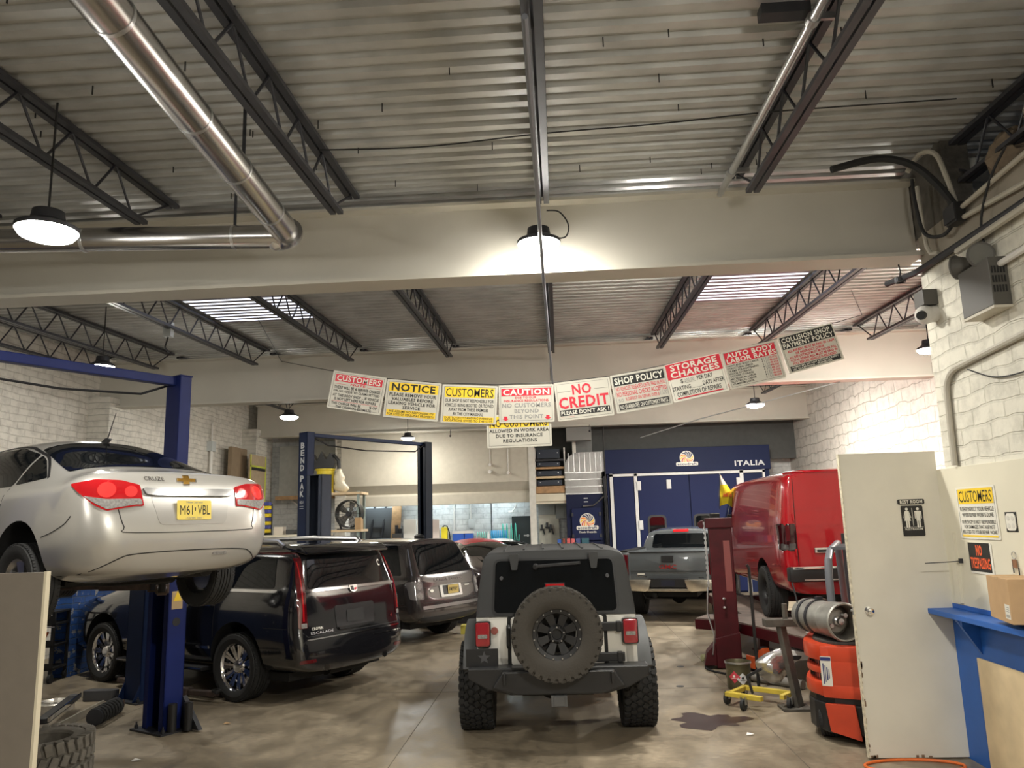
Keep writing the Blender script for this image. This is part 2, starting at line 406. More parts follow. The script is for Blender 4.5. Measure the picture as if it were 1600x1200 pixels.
# ------------------------------------------------------------ bar joists
JP = 'joist_paint'
def joist(x, y0, y1, label, ends=(.55, .55), depth=.40):
    t = thing('bar_joist', label, 'roof joist', (x, y0, 0), 0, None)
    tp = MB(); bt = MB(); wb_ = MB()
    L = y1-y0
    zt = lambda y: roof(y0+y)-.03; zb = lambda y: roof(y0+y)-depth
    for s in (-1, 1):
        tp.bar((s*.038, 0, zt(0)), (s*.038, L, zt(L)), .055, .035)
        bt.bar((s*.034, ends[0], zb(ends[0])), (s*.034, L-ends[1], zb(L-ends[1])), .05, .035)
    n = int(round((L-ends[0]-ends[1]-.3)/.30)); n += n % 2
    ys = [ends[0]+.15+(L-ends[0]-ends[1]-.3)*i/n for i in range(n+1)]
    pts = [(0, .06, zt(0))]+[(0, y, (zb(y) if i % 2 == 0 else zt(y))) for i, y in enumerate(ys)]+[(0, L-.06, zt(L))]
    for a, c in zip(pts[:-1], pts[1:]): wb_.cyl(a, c, .0115, 6)
    tp.build('top_chord', JP, t); bt.build('bottom_chord', JP, t); wb_.build('web', JP, t, smooth=True)
    return t
xs = {-7.46: 'far left', -5.60: 'fourth from right', -3.75: 'left', -1.92: 'second left', -.05: 'centre', 1.80: 'right'}
joist(-7.46, .16, 7.04, 'dark roof joist at the far left of the nearest bay')
joist(-5.60, .16, 7.04, 'dark roof joist left of the left lamp in the nearest bay')
joist(-3.75, .16, 7.04, 'dark roof joist above the left round lamp')
joist(-1.92, .16, 7.04, 'dark roof joist just right of the big silver duct')
joist(-.05, .16, 7.04, 'dark roof joist straight above the centre lamp')
joist(1.80, .16, 7.04, 'dark roof joist at upper right beside the silver conduit')
joist(3.62, .16, 7.04, 'dark roof joist in the shadow above the right brick wall')
for x, w in ((-8.6, 'closest to the left brick wall'), (-7.46, 'second from the left brick wall'), (-5.56, 'on the left side of the left skylight'), (-3.75, 'on the right side of the left skylight'), (-1.92, 'above the yellow notice signs'), (-.05, 'behind the centre lamp'), (1.90, 'on the left side of the right skylight'), (3.72, 'on the right side of the right skylight'), (5.62, 'ending near the rightmost hanging sign')):
    joist(x, 7.36, 14.24, 'dark roof joist of the middle bay %s' % w)
for x, w in ((-7.46, 'at its left end'), (-5.56, 'above the lettered lift column'), (-3.75, 'left of the sign string'), (-1.92, 'hidden above the sign string'), (-.05, 'at its middle'), (1.85, 'right of its middle'), (3.72, 'above the far right lamp'), (5.60, 'at its right end')):
    joist(x, 14.56, 21.44, 'dark roof joist of the farthest bay %s' % w)

# ------------------------------------------------------------ mezzanine bulkhead at the back
mz = mat('mezzanine_beige', (.50,.465,.385), .6, noise=.06)
P = [(22.2, 5.4), (22.2, 3.24), (22.42, 2.98), (22.34, 2.92), (22.34, 2.645), (22.46, 2.64), (22.6, 2.9), (22.6, 5.4)]
bm_ = MB().prism(P, -6.35, -.74, Matrix(((0,0,1,0),(1,0,0,0),(0,1,0,0),(0,0,0,1))))
struct(bm_.build('trim_5', mz), 'beige mezzanine front above the back work area')
struct(MB().b2((-6.35, 22.6, 2.82), (-.74, YB, 2.90)).build('trim_6', mat('white_paint')), 'white underside of the mezzanine')
struct(MB().b2((-.86, 22.16, 0), (-.68, 22.34, 4.4)).build('trim_7', mat('column_white', (.66,.64,.58), .55, noise=.1)), 'white steel post at the right end of the mezzanine')
struct(MB().b2((-.66, 22.95, 3.7), (XR, 23.1, 5.75)).build('trim_13', mat('soffit_dark', (.075,.078,.075), .7, noise=.1)), 'dark grey soffit above the spray booth')
struct(MB().b2((.42, 22.35, 2.6), (.52, 22.5, 4.9)).build('trim_8', mat('column_white')), 'narrow white post behind the galvanised duct')
# ============================================================ vehicle toolkit
def eval_mesh(o):
    dg = bpy.context.evaluated_depsgraph_get(); dg.update()
    return bpy.data.meshes.new_from_object(o.evaluated_get(dg))
def loft(rings, levels=2, crease={}, rcrease={}):
    """rings of half section points (x>=0) from bottom centre to top centre -> smooth closed body mesh"""
    n = len(rings[0]); loops = []; vs = []; fs = []
    for r in rings:
        lp = []
        for p in r: lp.append(len(vs)); vs.append(p)
        for p in r[-2:0:-1]: lp.append(len(vs)); vs.append((-p[0], p[1], p[2]))
        loops.append(lp)
    m = len(loops[0])
    for a, b in zip(loops[:-1], loops[1:]):
        for i in range(m):
            j = (i+1) % m; fs.append((a[i], a[j], b[j], b[i]))
    for lp in (loops[0], loops[-1]):
        for i in range(n-1):
            q = [lp[i], lp[i+1], lp[(m-i-1) % m], lp[(m-i) % m]]
            u = []
            for k in q:
                if k not in u: u.append(k)
            fs.append(tuple(u))
    me = bpy.data.meshes.new('b'); me.from_pydata(vs, [], fs)
    bm = bmesh.new(); bm.from_mesh(me); bmesh.ops.recalc_face_normals(bm, faces=bm.faces)
    cl = bm.edges.layers.float.get('crease_edge') or bm.edges.layers.float.new('crease_edge')
    bm.verts.ensure_lookup_table()
    where = {}
    for ri, lp in enumerate(loops):
        for k, vi in enumerate(lp): where[vi] = (ri, k if k < n else m-k)
    for e in bm.edges:
        (r0, k0), (r1, k1) = where[e.verts[0].index], where[e.verts[1].index]
        if k0 == k1 and r0 != r1 and k0 in crease: e[cl] = crease[k0]
        if r0 == r1 and k0 != k1 and r0 in rcrease: e[cl] = rcrease[r0]
    bm.to_mesh(me); bm.free()
    o = bpy.data.objects.new('b', me); COL.objects.link(o)
    md = o.modifiers.new('s', 'SUBSURF'); md.levels = levels; md.render_levels = levels
    out = eval_mesh(o); bpy.data.objects.remove(o); return out
def cut(me, paint, cutters, cmat):
    """boolean the wheel wells out of a body mesh"""
    me.materials.clear(); me.materials.append(paint)
    o = bpy.data.objects.new('b', me); COL.objects.link(o); cs = []
    for mb in cutters:
        c = mb.build('c', cmat); cs.append(c)
        md = o.modifiers.new('x', 'BOOLEAN'); md.operation = 'DIFFERENCE'; md.object = c; md.solver = 'EXACT'; md.material_mode = 'TRANSFER'
    out = eval_mesh(o); bpy.data.objects.remove(o)
    for c in cs: bpy.data.objects.remove(c)
    return out
class Body:
    def __init__(s, me):
        s.me = me; bm = bmesh.new(); bm.from_mesh(me); s.bvh = BVHTree.FromBMesh(bm); bm.free()
VIEW = {'rear': (lambda a, b: Vector((a, -20, b)), Vector((0,1,0))), 'front': (lambda a, b: Vector((a, 20, b)), Vector((0,-1,0))),
        'left': (lambda a, b: Vector((-20, a, b)), Vector((1,0,0))), 'right': (lambda a, b: Vector((20, a, b)), Vector((-1,0,0))),
        'top': (lambda a, b: Vector((a, b, 20)), Vector((0,0,-1)))}
VIEW['obl'] = (lambda a, b: Vector((.866*a-10, -.5*a-17.32, b)), Vector((.5,.866,0)))
VIEW['obr'] = (lambda a, b: Vector((-.866*a+10, -.5*a-17.32, b)), Vector((-.5,.866,0)))
VIEW['slant'] = (lambda a, b: Vector((a, b*.7071-14, b*.7071+14)), Vector((0,.7071,-.7071)))
def inside(p, poly):
    c = False; n = len(poly); x, y = p
    for i in range(n):
        x0, y0 = poly[i]; x1, y1 = poly[i-1]
        if (y0 > y) != (y1 > y) and x < (x1-x0)*(y-y0)/(y1-y0)+x0: c = not c
    return c
def project(bd, view, a, b):
    org, d = VIEW[view]; o = org(a, b)
    h = bd.bvh.ray_cast(o, d)
    if h[0] is None:
        # just past the silhouette: closest point of the body
        ax = 1 if view in ('rear', 'front') else (0 if view in ('left', 'right') else 2)
        q = o.copy(); q[ax] = -2 if view == 'rear' else (2 if view == 'front' else (-.9 if view == 'left' else (.9 if view == 'right' else 1.5)))
        h = bd.bvh.find_nearest(q)
        return h[0], (q-h[0]).normalized() if (q-h[0]).length > 1e-6 else -d
    nn = h[1]
    if nn.dot(d) > 0: nn = -nn
    return h[0], nn
def patch(bd, poly, view, name, material, parent, off=.004, res=.05, depth=.012, smooth=True, flat=None):
    pts = []
    n = len(poly)
    for i in range(n):
        a = Vector(poly[i]); b = Vector(poly[(i+1) % n]); k = max(1, int((b-a).length/res))
        for j in range(k): pts.append(a+(b-a)*j/k)
    nb = len(pts); ed = [(i, (i+1) % nb) for i in range(nb)]
    x0 = min(p[0] for p in poly); x1 = max(p[0] for p in poly); y0 = min(p[1] for p in poly); y1 = max(p[1] for p in poly)
    bp = [(p.x, p.y) for p in pts]
    xx = x0+res*.5
    while xx < x1:
        yy = y0+res*.5
        while yy < y1:
            if inside((xx, yy), bp) and min((Vector((xx, yy))-p).length for p in pts) > res*.4: pts.append(Vector((xx, yy)))
            yy += res
        xx += res
    vs2, e2, f2, *_ = delaunay_2d_cdt([Vector((p.x, p.y)) for p in pts], ed, [], 1, 1e-5)
    top = []; bot = []
    for p in vs2:
        h, nn = project(bd, view, p.x, p.y)
        top.append(h+nn*off); bot.append(h-nn*depth)
    cnt = {}
    for f in f2:
        for i in range(len(f)):
            k = tuple(sorted((f[i], f[(i+1) % len(f)]))); cnt[k] = cnt.get(k, 0)+1
    N = len(top); fs = [tuple(f) for f in f2]
    for (a, b), c in cnt.items():
        if c == 1: fs.append((a, b, N+b, N+a))
    mb = MB(); mb.add(top+bot, fs)
    return mb.build(name, material, parent, smooth=smooth, angle=50)
def buf(line, w):
    """polyline -> closed ribbon polygon"""
    P = [Vector(p) for p in line]; L = []; Rr = []
    for i, p in enumerate(P):
        t = (P[min(i+1, len(P)-1)]-P[max(i-1, 0)]).normalized(); nrm = Vector((-t.y, t.x))
        L.append(p+nrm*w/2); Rr.append(p-nrm*w/2)
    return [(p.x, p.y) for p in L+Rr[::-1]]
def strip(bd, line, w, view, name, material, parent, off=.0025, smooth_n=0, depth=.006):
    if smooth_n: line = [(p.x, p.y) for p in smoothline([Vector((a, b)) for a, b in line], smooth_n)]
    return patch(bd, buf(line, w), view, name, material, parent, off, max(w, .06), depth)
def surf_text(bd, body, x, z, w, h, name, material, parent, bold=.012, view='rear', off=.008, wave=None):
    """raised letters lying on the body as seen from the rear"""
    b = MB(); b.text(body, x, z, w, h, bold)
    vs = []
    for p in b.v:
        hh, nn = project(bd, view, p[0], p[1]); vs.append(hh+nn*off)
    c = MB(); c.add(vs, b.f); return c.build(name, material, parent)

# ------------------------------------------------------------ wheels
def ax(side): return Matrix.Rotation(R(90*side), 4, 'Y')      # local Z -> outboard side
_WH = {}
def wheel_mesh(style, r, w, rr, side):
    k = (style, r, w, rr, side)
    if k in _WH: return _WH[k]
    M = ax(side); t = MB(); h = w/2; s = (r-rr)
    prof = [(rr-.012, -h*.78), (rr+.01, -h*.92), (rr+s*.45, -h*1.03), (rr+s*.82, -h*.98), (r-.012, -h*.86), (r, -h*.72)]
    if style in ('offroad', 'foreground'): prof += [(r-.012, -h*.7), (r-.012, h*.7), (r-.0, h*.72)]
    else:
        for g in (-.45, -.15, .15, .45):
            prof += [(r, h*(g-.05)), (r-.009, h*(g-.04)), (r-.009, h*(g+.04)), (r, h*(g+.05))]
    prof += [(r, h*.72), (r-.012, h*.86), (rr+s*.82, h*.98), (rr+s*.45, h*1.03), (rr+.01, h*.92), (rr-.012, h*.78)]
    t.lathe(prof, M, 56)
    if style == 'offroad':                                     # lug blocks
        n = 34
        for i in range(n):
            a = 2*PI*i/n
            for (c, wd, da, yaw) in ((-.80, .22, 0, .25), (-.47, .25, .5, -.5), (-.1, .25, .1, .5), (.26, .25, .6, -.5), (.55, .2, .2, .4), (.82, .22, .5, -.25)):
                aa = a+da*2*PI/n
                T = M @ Matrix.Rotation(aa, 4, 'Z') @ Matrix.Translation((r-.004, 0, h*c)) @ Matrix.Rotation(yaw, 4, 'X')
                t.box((0, 0, 0), (.022, r*2*PI/n*.62, h*wd*1.25), None, T)
            for sd in (-1, 1):                                 # shoulder lugs
                T = M @ Matrix.Rotation(a+(.25 if sd > 0 else 0)*2*PI/n, 4, 'Z') @ Matrix.Translation((r-.03, 0, sd*h*.93))
                t.box((0, 0, 0), (.055, r*2*PI/n*.6, h*.14), None, T)
    elif style == 'street':
        n = 70
        for i in range(n):
            T = M @ Matrix.Rotation(2*PI*i/n, 4, 'Z')
            for sd in (-1, 1): t.box((0,0,0), (.012, r*2*PI/n*.72, h*.22), None, T @ Matrix.Translation((r-.006, 0, sd*h*.80)))
    tm = t.build('tire', 'black_rubber', None, smooth=True, angle=30)
    _WH[k] = tm.data; bpy.data.objects.remove(tm); return _WH[k]
def rim_mesh(style, w, rr, side):
    k = ('rim', style, w, rr, side)
    if k in _WH: return _WH[k]
    M = ax(side); b = MB(); h = w/2
    b.lathe([(rr-.012, -h*.8), (rr-.03, -h*.6), (rr-.05, 0), (rr-.03, h*.6), (rr-.012, h*.78), (rr-.002, h*.80), (rr-.004, h*.72), (rr-.022, h*.66)], M, 48)
    if style == 'chrome':
        f = h*.62
        b.lathe([(0, f), (.062, f), (.078, f-.014), (.08, f-.05), (0, f-.05)], M, 24)
        for i in range(22):
            a = 2*PI*i/22+(.05 if i % 2 else -.05)
            T = M @ Matrix.Rotation(a, 4, 'Z')
            b.add([(.07,-.011,f-.035),(.07,.011,f-.035),(rr-.015,.020,f-.004),(rr-.015,-.020,f-.004),(.07,-.008,f-.06),(.07,.008,f-.06),(rr-.015,.014,f-.05),(rr-.015,-.014,f-.05)],
                  [(0,1,2,3),(0,4,5,1),(1,5,6,2),(3,2,6,7),(0,3,7,4)], T)
    elif style == 'five':
        f = h*.6
        b.lathe([(0, f), (.07, f), (.085, f-.02), (.08, f-.06), (0, f-.06)], M, 24)
        for i in range(5):
            for da in (-.16, .16):
                T = M @ Matrix.Rotation(2*PI*i/5+da, 4, 'Z')
                b.add([(.06,-.028,f-.02),(.06,.028,f-.02),(rr-.015,.034,f),(rr-.015,-.034,f),(.06,-.02,f-.06),(.06,.02,f-.06),(rr-.015,.022,f-.05),(rr-.015,-.022,f-.05)],
                      [(0,1,2,3),(0,4,5,1),(1,5,6,2),(3,2,6,7),(0,3,7,4)], T)
    elif style == 'eight':
        f = h*.55
        b.lathe([(0, f-.02), (.045, f-.02), (.05, f+.02), (.062, f+.02), (.085, f-.005), (.09, f-.05), (0, f-.05)], M, 24)
        b.lathe([(rr-.055, f+.0), (rr-.004, f+.012), (rr-.0, f+.03), (rr-.05, f+.02), (rr-.058, f+.0)], M, 48)
        for i in range(8):
            T = M @ Matrix.Rotation(2*PI*i/8+.39, 4, 'Z')
            b.add([(.075,-.028,f-.01),(.075,.028,f-.01),(rr-.04,.042,f+.008),(rr-.04,-.042,f+.008),(.075,-.02,f-.05),(.075,.02,f-.05),(rr-.04,.03,f-.04),(rr-.04,-.03,f-.04)],
                  [(0,1,2,3),(0,4,5,1),(1,5,6,2),(3,2,6,7),(0,3,7,4)], T)
        for i in range(5):
            T = M @ Matrix.Rotation(2*PI*i/5+.3, 4, 'Z'); b.cyl((.068, 0, f-.01), (.068, 0, f+.02), .009, 6, M=T)
    else:                                                       # steel wheel with round holes
        f = h*.35
        b.lathe([(0, f+.03), (.05, f+.03), (.06, f), (rr*.55, f+.02), (rr-.03, f-.02), (rr-.03, f-.05), (0, f-.05)], M, 32)
        for i in range(8):
            T = M @ Matrix.Rotation(2*PI*i/8, 4, 'Z'); b.cyl((.075, 0, f), (.075, 0, f+.04), .010, 6, M=T)
    b.lathe([(0, -h*.3), (rr*.75, -h*.3), (rr*.75, -h*.25), (0, -h*.25)], M, 24)   # brake disc
    o = b.build('rim', 'chrome', None, smooth=True, angle=30); _WH[k] = o.data; bpy.data.objects.remove(o); return _WH[k]
def wheel(parent, pos, r, w, rr, side, tire='street', rim='five', rmat='satin_metal', steer=0, name='wheel', lab=None, tmat=None):
    o = bpy.data.objects.new(name, wheel_mesh(tire, r, w, rr, side)); COL.objects.link(o); o.parent = parent; o.location = pos; o.rotation_euler = (0, 0, steer)
    me = rim_mesh(rim, w, rr, side).copy(); me.materials.clear(); me.materials.append(MATS[rmat])
    q = bpy.data.objects.new('rim', me); COL.objects.link(q); q.parent = o
    if lab: q['label'] = lab
    if tmat:
        tm = o.data.copy(); tm.materials.clear(); tm.materials.append(MATS[tmat]); o.data = tm
    return o
def arch(x0, x1, y, z, r, n=28):
    b = MB(); b.cyl((x0, y, z), (x1, y, z), r, n); return b
def body_part(me, name, parent, label=None, angle=40):
    bm = bmesh.new(); bm.from_mesh(me)
    for f in bm.faces: f.smooth = True
    for e in bm.edges:
        if len(e.link_faces) == 2 and e.calc_face_angle(0) > R(angle): e.smooth = False
    bm.to_mesh(me); bm.free()
    o = bpy.data.objects.new(name, me); COL.objects.link(o); o.parent = parent
    if label: o['label'] = label
    return o
def plate(parent, pos, face, up, w, h, bg, lines, name='license_plate'):
    """thin plate; lines = (text, x, y, w, h, material, bold)"""
    M = frame(pos, face, up)
    o = MB().prism(rrect(-w/2, -h/2, w/2, h/2, .012), -.004, .002, M).build(name, bg, parent)
    by = {}
    for (t, x, y, tw, th, mt, bo) in lines: by.setdefault(mt, []).append((t, x, y, tw, th, bo))
    for mt, ls in by.items():
        b = MB()
        for (t, x, y, tw, th, bo) in ls: b.text(t, x, y, tw, th, bo, M, .0032)
        b.build('lettering', mt, o)
    return o
def well(m): return m
GAP = mat('panel_gap', (.01,.01,.01), .7)
WELL = mat('wheel_well', (.008,.008,.008), .9)
UNDER = mat('underbody', (.010,.0095,.009), .8, noise=.3)

# ============================================================ silver sedan up on the lift
def sedan():
    t = thing('sedan', 'silver sedan raised on the two post lift at left', 'car', (-4.985, 7.37, 1.485), R(60.0))
    paint = mat('silver_paint', (.46,.445,.415), .28, .35, coat=1.)
    Y = [-2.10, -2.14, -2.27, -2.26, -2.17, -2.10, -2.06, -2.06]
    Y0 = [-2.15, -2.20, -2.31, -2.30, -2.21, -2.14, -2.10, -2.10]
    Y1 = [-1.98, -2.00, -2.08, -2.10, -2.05, -2.00, -1.97, -1.97]
    rows = [
        (Y0, [(0,.29),(.42,.29),(.48,.46),(.48,.74),(.46,1.00),(.46,1.085),(.28,1.10),(0,1.105)]),
        (Y,  [(0,.28),(.66,.28),(.73,.46),(.74,.73),(.74,1.01),(.67,1.09),(.38,1.10),(0,1.105)]),
        (Y1, [(0,.26),(.80,.26),(.895,.44),(.905,.72),(.89,1.0),(.79,1.075),(.45,1.11),(0,1.11)]),
        (-1.80, [(0,.22),(.78,.24),(.885,.42),(.905,.70),(.86,.96),(.75,1.065),(.52,1.125),(0,1.14)]),
        (-1.60, [(0,.20),(.78,.22),(.89,.40),(.91,.70),(.87,.955),(.75,1.07),(.60,1.175),(0,1.20)]),
        (-1.00, [(0,.18),(.80,.20),(.895,.38),(.91,.68),(.875,.945),(.79,1.04),(.575,1.415),(0,1.46)]),
        (-.60, [(0,.18),(.80,.20),(.895,.38),(.905,.67),(.875,.935),(.80,1.03),(.59,1.465),(0,1.51)]),
        (.20, [(0,.18),(.80,.20),(.89,.38),(.90,.66),(.87,.92),(.80,1.01),(.60,1.46),(0,1.505)]),
        (.75, [(0,.18),(.80,.20),(.89,.38),(.90,.66),(.87,.91),(.80,.97),(.57,1.36),(0,1.41)]),
        (1.40, [(0,.18),(.80,.20),(.89,.38),(.90,.64),(.86,.87),(.78,.93),(.62,.98),(0,1.02)]),
        (1.90, [(0,.18),(.78,.20),(.88,.38),(.88,.60),(.80,.78),(.70,.84),(.45,.88),(0,.90)]),
        (2.22, [(0,.20),(.62,.22),(.72,.38),(.70,.55),(.62,.68),(.52,.72),(.30,.75),(0,.77)]),
        (2.30, [(0,.24),(.40,.26),(.50,.38),(.48,.52),(.42,.62),(.34,.66),(.20,.68),(0,.70)])]
    rings = [[(x, (y[i] if isinstance(y, list) else y), z) for i, (x, z) in enumerate(pr_)] for y, pr_ in rows]
    me = loft(rings, 3, crease={4: .35, 5: .15}); bd = Body(me)
    fa, ra = 1.36, -1.325
    me = cut(me, paint, [arch(s*.60, s*1.3, y, .36, .375) for s in (-1, 1) for y in (ra, fa)], WELL)
    body_part(me, 'body', t)
    patch(bd, rpoly([(-.68,-.365),(.68,-.365),(.545,.345),(-.545,.345)], .05), 'slant', 'rear_window', 'glass_dark', t)
    for s, v in ((-1, 'left'), (1, 'right')):
        patch(bd, rpoly([(-1.42,1.07),(-1.0,1.03),(-1.0,1.29),(-1.14,1.235)], .03), v, 'quarter_window', 'glass_dark', t)
        patch(bd, rpoly([(-.965,1.025),(-.02,1.0),(-.02,1.385),(-.55,1.385),(-.965,1.30)], .03), v, 'rear_door_window', 'glass_dark', t)
        patch(bd, rpoly([(.05,.985),(1.0,.955),(.62,1.22),(.05,1.335)], .04), v, 'front_door_window', 'glass_dark', t)
        strip(bd, [(-1.44,1.07),(-1.15,1.245),(-.95,1.315),(-.55,1.40),(.05,1.395),(.62,1.25),(1.02,.96)], .016, v, 'window_trim', 'black_plastic', t, smooth_n=3)
        strip(bd, [(-.96,1.01),(-.955,.80),(-1.0,.68)], .006, v, 'door_gap', GAP, t)
        strip(bd, [(.02,.99),(.02,.30)], .006, v, 'door_gap', GAP, t)
        h = patch(bd, rrect(-.90,.87,-.68,.90,.014), v, 'door_handle', paint, t, off=.03, depth=.02)
        ob = 'obl' if s < 0 else 'obr'
        lt = patch(bd, rpoly([(.259,.985),(.323,.915),(.421,.825),(.51,.78),(.702,.815),(.763,.815),(.726,.980),(.594,1.013),(.418,1.017)], .015), ob, 'tail_light', 'red_lens', t, off=.010, res=.03)
        patch(bd, rpoly([(.352,.893),(.50,.868),(.738,.872),(.752,.826),(.702,.826),(.51,.792),(.427,.838)], .012), ob, 'reversing_lens', 'clear_lens', lt, off=.0125, res=.03)
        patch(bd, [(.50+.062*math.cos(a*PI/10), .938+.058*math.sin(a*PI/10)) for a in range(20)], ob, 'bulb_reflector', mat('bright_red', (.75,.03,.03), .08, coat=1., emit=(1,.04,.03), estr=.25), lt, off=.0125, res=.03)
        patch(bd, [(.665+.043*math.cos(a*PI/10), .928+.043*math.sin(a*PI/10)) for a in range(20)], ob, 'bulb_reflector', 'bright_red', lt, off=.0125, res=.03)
    patch(bd, rpoly([(-.42,.955),(.42,.955),(.40,.905),(.30,.895),(-.30,.895),(-.40,.905)], .015), 'rear', 'chrome_trim', 'dark_chrome', t, off=.022, depth=.01)
    # boot lid seam, plate recess, bumper creases
    strip(bd, [(-.62,.80),(-.58,.66),(-.50,.615),(.50,.615),(.58,.66),(.62,.80)], .007, 'rear', 'boot_gap', GAP, t, smooth_n=4)
    mat('shaded_silver', (.41,.395,.37), .3, .35, coat=1.)  # darker copy of the body silver, recess shade put into the colour
    patch(bd, rpoly([(-.36,.90),(.36,.90),(.30,.67),(-.30,.67)], .04), 'rear', 'plate_recess', 'shaded_silver', t, off=.003)
    strip(bd, [(-.78,.30),(-.60,.42),(-.46,.455),(0,.465),(.46,.455),(.60,.42),(.78,.30)], .008, 'rear', 'bumper_seam', 'underbody', t, smooth_n=5)
    patch(bd, rrect(.20,.415,.34,.44,.012), 'rear', 'tow_cover', 'clear_lens', t)
    for v in ('left', 'right'): strip(bd, [(-1.69,.60),(-1.85,.635),(-2.0,.69),(-2.06,.75)], .006, v, 'bumper_gap', 'underbody', t, smooth_n=4)
    h0, n0 = project(bd, 'rear', 0, .785)
    mat('plate_yellow', (.83,.66,.14), .45)
    plate(t, (0, h0.y-.018, .785), (1,0,0), (0,.06,1), .31, .155, 'plate_yellow', [('M61', -.075, 0, .115, .078, 'sign_black', .0), ('VBL', .085, 0, .115, .078, 'sign_black', .0), ("'", .005, .005, .010, .03, 'sign_black', .02), ('New Jersey', 0, .06, .15, .022, 'ink_grey', .004), ('- Garden State -', 0, -.062, .16, .018, 'ink_grey', .004)])
    cx, cz = -.02, 1.03
    mat('gold_badge', (.62,.36,.08), .25, .9)
    bow = [(-.085,-.012),(-.028,-.012),(-.034,-.034),(.022,-.034),(.028,-.012),(.085,-.012),(.092,.012),(.034,.012),(.040,.034),(-.016,.034),(-.022,.012),(-.078,.012)]
    e = patch(bd, [(cx+x*1.08, cz+z*1.25) for x, z in bow], 'rear', 'badge_rim', 'chrome', t, off=.008, res=.03)
    patch(bd, [(cx+x*.95, cz+z*.98) for x, z in bow], 'rear', 'badge_face', 'gold_badge', e, off=.012, res=.03)
    surf_text(bd, 'CRUZE', -.30, 1.035, .17, .034, 'model_lettering', 'chrome', t, .01, off=.007)
    MB().tube([(0, -.86, 1.45), (0, -.90, 1.47), (0, -.96, 1.475)], [.03, .028, .01], 10).tube([(0, -.90, 1.47), (-.02, -1.06, 1.71)], [.006, .003], 6).build('antenna', 'black_plastic', t, smooth=True)
    for s in (-1, 1):
        wheel(t, (s*.80, ra, .235), .325, .215, .215, s)
        wheel(t, (s*.80, fa, .235), .325, .215, .215, s)
    b = MB().b2((-.62, -1.55, .21), (.62, 1.9, .27)).bar((-.70, ra, .24), (.70, ra, .24), .12, .10).cyl((.35, -1.98, .30), (.35, -1.5, .28), .075, 16).tube([(.35, -1.5, .2), (.2, -.8, .16), (.05, 1.0, .15)], .035, 8)
    for s in (-1, 1): b.bar((s*.55, -1.32, .22), (s*.62, -.8, .2), .10, .06).cyl((s*.56, -1.35, .25), (s*.52, -1.30, .55), .05, 12)
    b.build('underbody', UNDER, t)
    return t
sedan()

